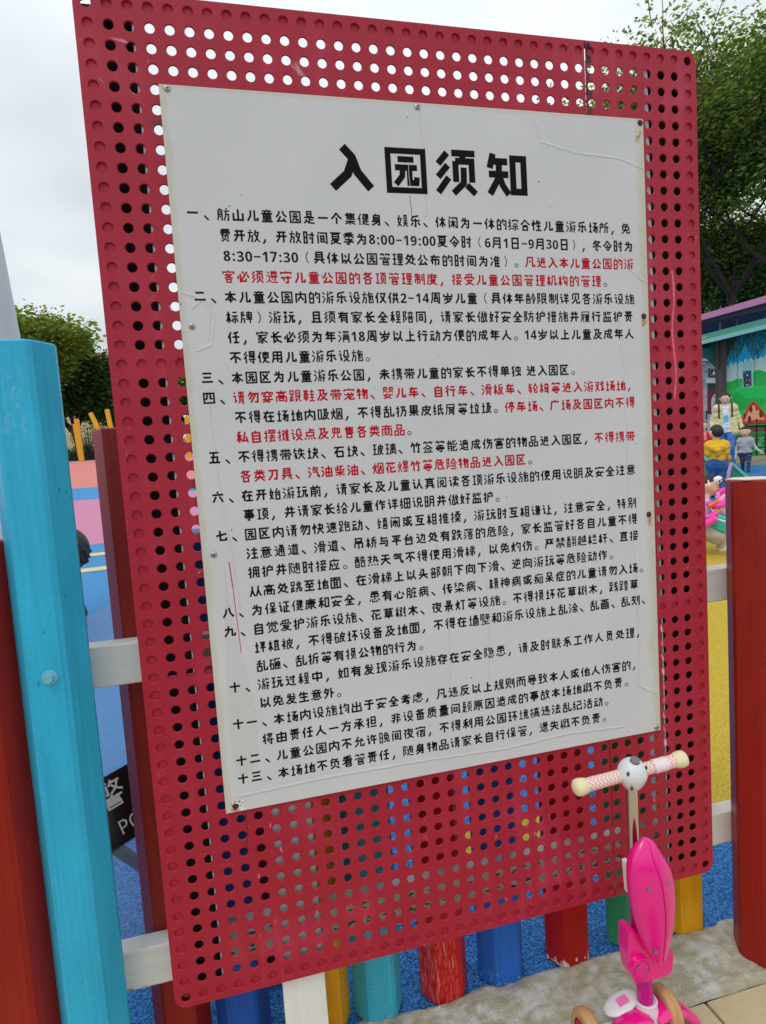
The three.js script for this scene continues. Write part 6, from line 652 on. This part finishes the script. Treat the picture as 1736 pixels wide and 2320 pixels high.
// ---------------------------------------------------------------- people: each body one continuous surface grown round a jointed skeleton
function surfaceNet(bones, cell, k, colour, fold = 0) {                        // bones: [a, b, ra, rb, id]
  const lo = V(1e9, 1e9, 1e9), hi = V(-1e9, -1e9, -1e9); for (const [a, b, ra, rb] of bones) { const m = Math.max(ra, rb) + cell * 2.5; for (const p of [a, b]) { lo.min(V(p.x - m, p.y - m, p.z - m)); hi.max(V(p.x + m, p.y + m, p.z + m)); } }
  const nx = Math.ceil((hi.x - lo.x) / cell) + 1, ny = Math.ceil((hi.y - lo.y) / cell) + 1, nz = Math.ceil((hi.z - lo.z) / cell) + 1, F = new Float32Array(nx * ny * nz).fill(1e3), I = (i, j, l) => (l * ny + j) * nx + i;
  const pre = bones.map(([a, b, ra, rb]) => ({ a, d: b.clone().sub(a), l2: Math.max(1e-9, b.distanceToSquared(a)), ra, rb }));
  const dist = (q, x, y, z) => { const px = x - q.a.x, py = y - q.a.y, pz = z - q.a.z, t = clamp((px * q.d.x + py * q.d.y + pz * q.d.z) / q.l2), ex = px - q.d.x * t, ey = py - q.d.y * t, ez = pz - q.d.z * t; return Math.sqrt(ex * ex + ey * ey + ez * ez) - lerp(q.ra, q.rb, t); };
  pre.forEach((q) => { const e = q.a.clone().add(q.d), m = Math.max(q.ra, q.rb) + k * 2 + cell * 2, a0 = (v, w, o) => Math.max(0, Math.floor((Math.min(v, w) - m - o) / cell)), a1 = (v, w, o, n) => Math.min(n - 1, Math.ceil((Math.max(v, w) + m - o) / cell)); for (let l = a0(q.a.z, e.z, lo.z); l <= a1(q.a.z, e.z, lo.z, nz); l++) for (let j = a0(q.a.y, e.y, lo.y); j <= a1(q.a.y, e.y, lo.y, ny); j++) for (let i = a0(q.a.x, e.x, lo.x); i <= a1(q.a.x, e.x, lo.x, nx); i++) { const d = dist(q, lo.x + i * cell, lo.y + j * cell, lo.z + l * cell), n = I(i, j, l), f = F[n], h = clamp(0.5 + 0.5 * (f - d) / k); F[n] = f > 900 ? d : lerp(f, d, h) - k * h * (1 - h); } });
  const id = new Int32Array(nx * ny * nz).fill(-1), pos = [], col = [];
  for (let l = 0; l < nz - 1; l++) for (let j = 0; j < ny - 1; j++) for (let i = 0; i < nx - 1; i++) {
    let sx = 0, sy = 0, sz = 0, n = 0, mask = 0; const v = []; for (let c = 0; c < 8; c++) { v[c] = F[I(i + (c & 1), j + ((c >> 1) & 1), l + (c >> 2))]; if (v[c] < 0) mask |= 1 << c; } if (mask === 0 || mask === 255) continue;
    for (let c = 0; c < 8; c++) for (const b of [1, 2, 4]) if (!(c & b) && (v[c] < 0) !== (v[c | b] < 0)) { const t = v[c] / (v[c] - v[c | b]); sx += (c & 1) + (b === 1 ? t : 0); sy += ((c >> 1) & 1) + (b === 2 ? t : 0); sz += (c >> 2) + (b === 4 ? t : 0); n++; }
    const x = lo.x + (i + sx / n) * cell, y = lo.y + (j + sy / n) * cell, z = lo.z + (l + sz / n) * cell; id[I(i, j, l)] = pos.length / 3; pos.push(x, y, z);
    let best = 0, bd = 1e9; pre.forEach((q, m) => { const d = dist(q, x, y, z); if (d < bd) { bd = d; best = m; } }); col.push(...colour(x, y, z, bones[best][4]));
  }
  const ix = [], quad = (a, b, c, d, flip) => { if (a < 0 || b < 0 || c < 0 || d < 0) return; if (flip) ix.push(a, c, b, a, d, c); else ix.push(a, b, c, a, c, d); };
  for (let l = 1; l < nz - 1; l++) for (let j = 1; j < ny - 1; j++) for (let i = 1; i < nx - 1; i++) { const s = F[I(i, j, l)] < 0; if (s !== (F[I(i + 1, j, l)] < 0)) quad(id[I(i, j - 1, l - 1)], id[I(i, j, l - 1)], id[I(i, j, l)], id[I(i, j - 1, l)], !s); if (s !== (F[I(i, j + 1, l)] < 0)) quad(id[I(i - 1, j, l - 1)], id[I(i - 1, j, l)], id[I(i, j, l)], id[I(i, j, l - 1)], !s); if (s !== (F[I(i, j, l + 1)] < 0)) quad(id[I(i - 1, j - 1, l)], id[I(i, j - 1, l)], id[I(i, j, l)], id[I(i - 1, j, l)], !s); }
  const g = new THREE.BufferGeometry(); g.setAttribute('position', new THREE.Float32BufferAttribute(pos, 3)); g.setAttribute('color', new THREE.Float32BufferAttribute(col, 3)); g.setIndex(ix); g.computeVertexNormals();
  if (fold) { const p = g.attributes.position, n = g.attributes.normal; for (let i = 0; i < p.count; i++) { const x = p.getX(i), y = p.getY(i), z = p.getZ(i), d = fold * fbm(x * 11 + y * 7, y * 17, z * 11 + 3.3, 3); p.setXYZ(i, x + n.getX(i) * d, y + n.getY(i) * d, z + n.getZ(i) * d); } g.computeVertexNormals(); }
  return plain(g);
}
const SKIN = srgb(238, 190, 158), bodyMat = standard({ vertexColors: true, roughness: 0.75 }), hairMat = standard({ color: lin(0.016, 0.012, 0.010), roughness: 0.55 });
// J: joints; sh shoulders, el elbows, wr wrists, hp hips, kn knees, an ankles (each [left, right]), nk neck, ch chest, pv pelvis, hd head centre; hr head radius; face: direction the face looks
function person(label, at, yaw, J, C, o = {}) {
  const root = thing('person', label, 'person', at.toArray(), o.group); root.rotation.y = yaw;
  const S = o.s ?? 1, B = [], add = (a, b, ra, rb, id) => B.push([a, b, ra * S, rb * S, id]);
  const face = (J.face ?? V(0, 0, 1)).clone().normalize(), up = V(0, 1, 0), side = up.clone().cross(face).normalize(), hu = face.clone().cross(side).normalize(), hr = J.hr, H = (x, y, z) => J.hd.clone().addScaledVector(side, x * hr).addScaledVector(hu, y * hr).addScaledVector(face, z * hr);
  const w = o.wide ?? 1, sm = (a, b, t) => a.clone().lerp(b, t);
  add(sm(J.sh[0], J.ch, 0.35), sm(J.sh[1], J.ch, 0.35), 0.095 * w, 0.095 * w, 'top'); add(sm(J.hp[0], J.pv, 0.2), sm(J.hp[1], J.pv, 0.2), 0.098 * w, 0.098 * w, 'hips'); add(sm(J.ch, J.pv, 0.2), sm(J.ch, J.pv, 0.85), 0.112 * w, 0.112 * w, 'top'); add(sm(J.sh[0], J.pv, 0.35), sm(J.sh[1], J.pv, 0.35), 0.085 * w, 0.085 * w, 'top');
  add(J.ch, J.nk, 0.06, 0.045, 'top'); add(J.nk, J.hd, 0.042, 0.045, 'skin');
  for (const k of [0, 1]) { add(sm(J.sh[k], J.ch, 0.1), J.el[k], 0.056, 0.043, 'arm'); add(J.el[k], J.wr[k], 0.042, 0.03, J.bare ? 'skin' : 'arm'); add(J.hp[k], J.kn[k], 0.085 * w, 0.062, 'leg'); add(J.kn[k], J.an[k], 0.06, 0.044, 'leg'); const toe = J.an[k].clone().add((J.toe ?? V(0, 0, 1)).clone().multiplyScalar(0.11 * S)); add(J.an[k].clone().add(V(0, -0.025 * S, 0)), toe.add(V(0, -0.03 * S, 0)), 0.042, 0.034, 'shoe'); }
  if (o.extra) for (const [a, b, ra, rb, id] of o.extra) B.push([a, b, ra, rb, id]);
  const col = (x, y, z, id) => { const c = C[id] ?? SKIN, cc = typeof c === 'function' ? c(x, y, z) : c; return [cc.r, cc.g, cc.b]; };
  const cloth = surfaceNet(B, o.cell ?? 0.012, 0.022 * S, col, 0.022 * S);
  const parts = [cloth];
  // head with jaw, nose, ears; eyes, brows and lips are tinted where they lie
  const hb = [[H(0, 0.14, -0.08), H(0, 0.1, -0.1), hr * 0.93, hr * 0.93, 's'], [H(0, -0.12, 0.12), H(0, -0.5, 0.2), hr * 0.72, hr * 0.5, 's'], [H(0, -0.12, 0.78), H(0, -0.24, 0.9), hr * 0.1, hr * 0.13, 's'], [H(-0.28, -0.28, 0.45), H(0.28, -0.28, 0.45), hr * 0.34, hr * 0.34, 's'], [H(0.92, -0.12, -0.05), H(0.95, 0.1, -0.1), hr * 0.12, hr * 0.15, 's'], [H(-0.92, -0.12, -0.05), H(-0.95, 0.1, -0.1), hr * 0.12, hr * 0.15, 's'], [J.nk, H(0, -0.4, -0.1), 0.04 * S, 0.042 * S, 's']];
  const skin = C.skin ?? SKIN, lip = lin(0.45, 0.13, 0.11);
  parts.push(surfaceNet(hb, Math.max(0.005, hr * 0.06), hr * 0.16, (x, y, z) => { const d = V(x, y, z).sub(J.hd), lx = d.dot(side) / hr, ly = d.dot(hu) / hr, lz = d.dot(face) / hr; if (lz > 0.45) { if (Math.hypot((Math.abs(lx) - 0.34) / 0.11, (ly + 0.02) / 0.055) < 1) return [0.02, 0.014, 0.012]; if (Math.abs(Math.abs(lx) - 0.34) < 0.19 && Math.abs(ly - 0.2) < 0.028) return [0.16, 0.1, 0.07]; if (Math.hypot(lx / 0.22, (ly + 0.55) / 0.07) < 1) return [lip.r, lip.g, lip.b]; } return [skin.r, skin.g, skin.b]; }));
  // hands: palm, four fingers of different length and a thumb from the side of the palm
  for (const k of [0, 1]) { const hand = J.hand?.[k]; const f = (hand?.dir ?? J.wr[k].clone().sub(J.el[k])).clone().normalize(), n = (hand?.palm ?? V(k ? -1 : 1, 0, 0.2)).clone(), sd = f.clone().cross(n).normalize(), nn = sd.clone().cross(f).normalize(), L = (o.hand ?? 0.16) * S, W = J.wr[k], P = (a, b, c) => W.clone().addScaledVector(f, a * L).addScaledVector(sd, b * L).addScaledVector(nn, c * L), curl = hand?.curl ?? 0.35, hbones = [[P(0, 0, 0), P(0.42, 0, 0), L * 0.14, L * 0.17, 'h'], [P(0.2, 0.13, 0), P(0.48, 0.15, 0), L * 0.09, L * 0.09, 'h'], [P(0.2, -0.13, 0), P(0.48, -0.15, 0), L * 0.09, L * 0.09, 'h']];
    [[0.19, 0.44], [0.065, 0.5], [-0.065, 0.47], [-0.19, 0.36]].forEach(([b, len]) => { const a1 = 0.5, m = P(a1 + len * 0.5 * Math.cos(curl), b, len * 0.5 * Math.sin(curl)), e = P(a1 + len * 0.5 * Math.cos(curl) + len * 0.5 * Math.cos(curl * 2.6), b * 0.92, len * 0.5 * Math.sin(curl) + len * 0.5 * Math.sin(curl * 2.6)); hbones.push([P(a1 - 0.06, b, 0), m, L * 0.055, L * 0.05, 'h'], [m, e, L * 0.05, L * 0.043, 'h']); });
    const tm = P(0.36, 0.33, 0.1); hbones.push([P(0.1, 0.12, 0.02), tm, L * 0.07, L * 0.06, 'h'], [tm, P(0.56, 0.36, 0.2), L * 0.055, L * 0.045, 'h']);
    parts.push(surfaceNet(hbones, Math.max(0.0035, L * 0.026), L * 0.03, () => [skin.r, skin.g, skin.b])); }
  part('body', parts, bodyMat, root);
  if (o.hair !== null) { const list = (o.hair ?? [[0, 0.3, -0.12, 0, 0.18, -0.3, 0.92, 0.9]]).map(([a, b, c, d, e, f, r0, r1]) => [H(a, b, c), H(d, e, f), hr * r0, hr * r1, 'x']); part('hair', surfaceNet(list, hr * 0.08, hr * 0.12, () => [1, 1, 1]), o.hairMat ?? hairMat, root); }
  return { root, J, H, S };
}
// an upright figure of height h; arms hang unless changed
function upright(h, head, o = {}) {
  const hy = h * (o.leg ?? 0.49), sy = h - head * 1.32, sw = h * (o.sw ?? 0.115), hw = h * 0.055, st = o.stride ?? 0;
  return { hd: V(0, h - head * 0.52, 0.01), hr: head * 0.47, nk: V(0, h - head * 1.1, -0.005), ch: V(0, sy - head * 0.25, 0), pv: V(0, hy + 0.02, 0), sh: [V(sw, sy - head * 0.06, 0), V(-sw, sy - head * 0.06, 0)], el: [V(sw * 1.28, sy - h * 0.19, -0.02), V(-sw * 1.28, sy - h * 0.19, -0.02)], wr: [V(sw * 1.34, sy - h * 0.33, 0.04), V(-sw * 1.34, sy - h * 0.33, 0.04)], hp: [V(hw, hy, 0), V(-hw, hy, 0)], kn: [V(hw * 1.1, hy * 0.52, 0.02 + st), V(-hw * 1.1, hy * 0.52, 0.02 - st * 0.6)], an: [V(hw * 1.15, 0.07 * (o.s ?? 1), st * 1.3), V(-hw * 1.15, 0.07 * (o.s ?? 1) + Math.abs(st) * 0.25, -st * 1.5)] };
}
const standAt = (px, py) => { const p = onGround(px, py); p.y = terrain(p.x, p.z) + 0.006; return p; };
const faceCam = (p) => Math.atan2(CAM.x - p.x, CAM.z - p.z);
// woman: cream jacket over white shirt, jeans, rucksack straps, leaning forward a little
{ const p = standAt(1646, 1062), J = upright(1.52, 0.225, { leg: 0.5, sw: 0.115 }); J.hd.z += 0.06; J.hd.y -= 0.02; J.nk.z += 0.02; J.face = V(-0.12, -0.32, 1); J.wr[0].set(0.30, 0.70, 0.06); J.el[0].set(0.25, 0.93, -0.02); J.el[1].set(-0.24, 0.94, -0.02); J.wr[1].set(-0.22, 0.74, 0.12); J.kn[0].z += 0.06; J.an[0].x += 0.03;
  const jacket = srgb(226, 210, 150), shirt = srgb(232, 236, 240), blue = srgb(120, 186, 216), jeans = srgb(74, 128, 190), strap = srgb(62, 58, 60);
  const top = (x, y, z) => (z > 0.02 && Math.abs(x - 0.005) < 0.052 + (1.3 - y) * 0.03 ? (y < 1.06 && y > 0.92 && Math.abs(x) < 0.05 ? blue : shirt) : z > 0 && Math.abs(Math.abs(x) - 0.115) < 0.016 && y > 0.98 ? strap : jacket);
  person('woman in cream jacket, white shirt and blue jeans walking toward the toddler', p, faceCam(p) + 0.05, J, { top, arm: jacket, hips: (x, y, z) => (y > 0.72 ? top(x, y, z) : jeans), leg: jeans, shoe: srgb(210, 205, 200) }, { hand: 0.165, wide: 1.1, extra: [[V(0.12, 0.96, 0.02), V(0.15, 0.72, 0.03), 0.075, 0.085, 'arm'], [V(-0.12, 0.96, 0.02), V(-0.14, 0.74, 0.03), 0.07, 0.08, 'arm']], hair: [[0, 0.32, -0.2, 0, 0.05, -0.45, 0.92, 0.86], [-0.5, 0.4, 0.1, -0.72, -0.2, -0.1, 0.42, 0.3], [0.5, 0.4, 0.1, 0.72, -0.2, -0.1, 0.42, 0.3], [0, -0.1, -0.6, 0, -0.7, -0.65, 0.6, 0.4]] }); }
// toddler walking: grey jumper, dark patterned trousers
{ const p = standAt(1690, 1070), s = 0.62, J = upright(0.86, 0.19, { leg: 0.42, sw: 0.12, stride: 0.05, s }); J.el[0].set(0.17, 0.44, 0.0); J.wr[0].set(0.25, 0.37, 0.08); J.el[1].set(-0.15, 0.44, -0.01); J.wr[1].set(-0.155, 0.33, 0.04); J.face = V(-0.05, -0.08, 1);
  person('toddler in grey jumper and dark patterned trousers walking on the blue floor', p, faceCam(p) - 0.1, J, { top: srgb(172, 170, 172), hips: (x, y) => (y > 0.37 ? srgb(172, 170, 172) : srgb(40, 54, 84)), arm: srgb(190, 182, 180), leg: (x, y, z) => (fbm(x * 40, y * 40, z * 40, 2) > 0.12 ? srgb(92, 110, 140) : srgb(36, 48, 78)), shoe: srgb(40, 40, 46) }, { s, wide: 1.45, hand: 0.16, cell: 0.009, hair: [[0, 0.36, -0.12, 0, 0.2, -0.32, 0.88, 0.86]] }); }
// boy from behind: yellow hooded top, denim dungarees
{ const p = standAt(1626, 1128), s = 0.78, J = upright(1.07, 0.215, { leg: 0.45, sw: 0.115, s }); J.el[0].set(0.30, 0.66, 0.06); J.wr[0].set(0.44, 0.60, 0.16); J.el[1].set(-0.16, 0.58, 0.03); J.wr[1].set(-0.13, 0.46, 0.14); J.face = V(0.45, -0.12, 1); const yel = srgb(232, 178, 34), den = srgb(52, 92, 146);
  person('boy in yellow hooded top and denim dungarees seen from behind', p, faceCam(p) + Math.PI + 0.1, J, { top: (x, y, z) => (y < 0.57 + 0.02 * Math.sin(x * 30) ? den : yel), arm: yel, hips: den, leg: den, shoe: srgb(60, 60, 66) }, { s, wide: 1.35, cell: 0.011, extra: [[V(-0.06, 0.74, -0.10), V(0.06, 0.74, -0.10), 0.055, 0.055, 'arm'], [V(-0.05, 0.80, -0.06), V(0.05, 0.80, -0.06), 0.045, 0.045, 'arm'], [V(0, 0.70, -0.12), V(0, 0.64, -0.12), 0.06, 0.03, 'arm']], hair: [[0, 0.34, -0.1, 0, 0.12, -0.25, 0.9, 0.9]] }); }
// girl in red behind him
{ const p = standAt(1592, 1092), s = 0.78, J = upright(1.06, 0.2, { leg: 0.44, sw: 0.11, s }); J.face = V(0.25, -0.1, 1); const red = srgb(214, 18, 24), pk = srgb(240, 130, 150);
  person('girl in long red coat half hidden behind the notice board', p, faceCam(p) + 0.1, J, { top: (x, y, z) => (y > 0.72 && x > 0.02 && x < 0.07 ? pk : red), arm: red, hips: red, leg: srgb(60, 30, 36), shoe: srgb(200, 60, 60) }, { s, wide: 1.3, cell: 0.012, extra: [[V(0, 0.5, 0), V(0, 0.30, 0), 0.14, 0.17, 'hips'], [V(0.12, 0.4, 0), V(0.16, 0.22, 0), 0.06, 0.05, 'hips']], hair: [[0, 0.35, -0.2, 0, 0.1, -0.45, 0.9, 0.85], [0.55, 0.35, 0.1, 0.85, -0.5, 0.05, 0.36, 0.2], [-0.55, 0.35, 0.1, -0.85, -0.5, 0.05, 0.36, 0.2]] }); }
// girl squatting with a twisted balloon, seen from the side
{ const p = standAt(1636, 1253), yaw = faceCam(p) + 1.45, q = new THREE.Quaternion().setFromAxisAngle(V(0, 1, 0), -yaw), D = p.clone().sub(CAM).dot(FWD), at = (px, py, off = 0) => atD(px, py, D + off).sub(p).applyQuaternion(q), s = 0.72;
  const lil = srgb(196, 176, 214), bei = srgb(176, 168, 150), nk = at(1601, 1130), ch = at(1592, 1150), pv = at(1572, 1198);
  const J = { hd: at(1608, 1102), hr: 0.092, nk, ch, pv, sh: [at(1593, 1142, 0.1), at(1595, 1143, -0.1)], el: [at(1588, 1166, 0.12), at(1583, 1164, -0.12)], wr: [at(1624, 1160, 0.08), at(1606, 1159, -0.09)], hp: [at(1574, 1200, 0.06), at(1574, 1200, -0.06)], kn: [at(1638, 1196, 0.1), at(1634, 1202, -0.1)], an: [at(1630, 1240, 0.1), at(1636, 1240, -0.1)], face: V(0.0, -0.12, 1), toe: V(0, 0, 1), hand: [{ dir: V(0, 0.1, 1), palm: V(1, 0, 0), curl: 0.9 }, { dir: V(0, 0.05, 1), palm: V(1, 0, 0), curl: 0.9 }] };
  const g = person('squatting girl in lilac top and beige trousers with a googly-eyed hairband', p, yaw, J, { top: lil, arm: lil, hips: bei, leg: bei, shoe: srgb(226, 222, 212) }, { s, wide: 1.15, cell: 0.010, hand: 0.17, extra: [[at(1590, 1204, -0.1), at(1625, 1218, -0.12), 0.085, 0.07, 'leg']], hair: [[0, 0.36, -0.18, 0, 0.05, -0.5, 0.9, 0.84], [0, -0.1, -0.7, 0, -0.5, -0.75, 0.6, 0.35]] });
  const whiteM = standard({ color: srgb(240, 240, 238), roughness: 0.6 }), dk = standard({ color: lin(0.01, 0.01, 0.012), roughness: 0.4 });
  const band = part('hairband', new THREE.TorusGeometry(0.09, 0.008, 8, 40, Math.PI), whiteM, g.root); band.position.copy(g.H(0, 0.1, 0.12)); band.rotation.x = -0.25;
  for (const x of [0.48, -0.42]) { const e = part('googly_eye', new THREE.SphereGeometry(0.037, 24, 16), whiteM, g.root); e.position.copy(g.H(x, 0.78, 0.72)); const pu = part('pupil', new THREE.SphereGeometry(0.011, 12, 8), dk, g.root); pu.position.copy(e.position).add(V(x > 0 ? 0.028 : -0.028, -0.01, 0.022)); const p2 = part('pupil', new THREE.SphereGeometry(0.009, 12, 8), dk, g.root); p2.position.copy(e.position).add(V(x > 0 ? 0.004 : -0.006, 0.006, 0.035)); }
  const b = thing('twisted_balloon', 'bright pink twisted balloon figure held by the squatting girl', 'balloon', p.toArray()); b.rotation.y = yaw;
  const pink = physical({ color: srgb(250, 50, 170), roughness: 0.2, clearcoat: 0.5 }), rose = physical({ color: srgb(248, 140, 200), roughness: 0.2, clearcoat: 0.5 }), org = physical({ color: srgb(250, 110, 20), roughness: 0.25 });
  const saus = (a, c, r, m) => { const d = c.clone().sub(a), cg = new THREE.CapsuleGeometry(r, d.length(), 8, 18), me = part('balloon', cg, m, b); me.position.copy(a).addScaledVector(d, 0.5); me.quaternion.setFromUnitVectors(V(0, 1, 0), d.normalize()); };
  saus(at(1592, 1190, -0.22), at(1616, 1177, -0.2), 0.038, pink); saus(at(1606, 1141, -0.14), at(1622, 1146, -0.14), 0.028, pink); saus(at(1608, 1146, -0.17), at(1625, 1136, -0.17), 0.017, org); saus(at(1628, 1146, -0.12), at(1640, 1142, -0.1), 0.034, pink); saus(at(1626, 1128, -0.1), at(1627, 1118, -0.1), 0.020, rose); saus(at(1632, 1134, -0.1), at(1642, 1126, -0.1), 0.036, rose); saus(at(1632, 1114, -0.06), at(1644, 1110, -0.06), 0.03, pink); saus(at(1602, 1172, -0.2), at(1622, 1164, -0.16), 0.028, pink);
  const bag = thing('teal_bag', 'small teal bag with white trim on the squatting girl\'s lap', 'bag', p.toArray()); bag.rotation.y = yaw; { const c = at(1634, 1186, -0.17), m = part('pouch', new RoundedBoxGeometry(0.05, 0.15, 0.15, 4, 0.022), physical({ color: srgb(56, 190, 168), roughness: 0.5 }), bag); m.position.copy(c); m.rotation.x = 0.35; const t = part('trim', new RoundedBoxGeometry(0.052, 0.02, 0.155, 3, 0.008), whiteM, bag); t.position.copy(at(1631, 1177, -0.17)); t.rotation.x = 0.35; part('strap', tube([at(1628, 1172, -0.16), at(1608, 1150, -0.12), at(1597, 1141, -0.05)], 0.008), whiteM, bag); } }
// child close behind the cyan picket, all but a strip of hair and dark jacket hidden
{ const c = atD(72, 1320, 2.3), p = V(c.x, 0.006, c.z), s = 0.85, J = upright(1.13, 0.21, { leg: 0.46, s }); J.hd.copy(atD(120, 1258, 2.3)).sub(p); J.face = V(-0.9, -0.1, 0.5); J.el[0].x = 0.12; J.wr[0].set(0.04, 0.55, 0.14); const dk = (x, y, z) => (fbm(x * 30, y * 30, z * 30, 2) > 0.25 ? srgb(190, 190, 196) : srgb(26, 24, 28));
  person('dark-haired child in black jacket hidden behind the cyan picket', p, 0, J, { top: dk, arm: dk, hips: srgb(26, 28, 40), leg: srgb(30, 34, 52), shoe: srgb(40, 40, 44) }, { s, wide: 1.15, cell: 0.012, hair: [[0, 0.3, -0.15, 0, 0.1, -0.42, 0.93, 0.9], ...Array.from({ length: 70 }, (_, i) => { const a = i * 2.399, h = 1 - 1.5 * i / 70, q = Math.sqrt(Math.max(0, 1 - h * h)), x = Math.cos(a) * q, z = Math.sin(a) * q * 0.9 - 0.3; return [x * 0.8, h * 0.8, z * 0.8, x * 1.08, h * 1.05 - 0.2, z * 1.12, 0.11, 0.03]; })] }); }
scene.traverse((o) => { if (o.isMesh) { o.castShadow = true; o.receiveShadow = true; } });
renderer.render(scene, camera);
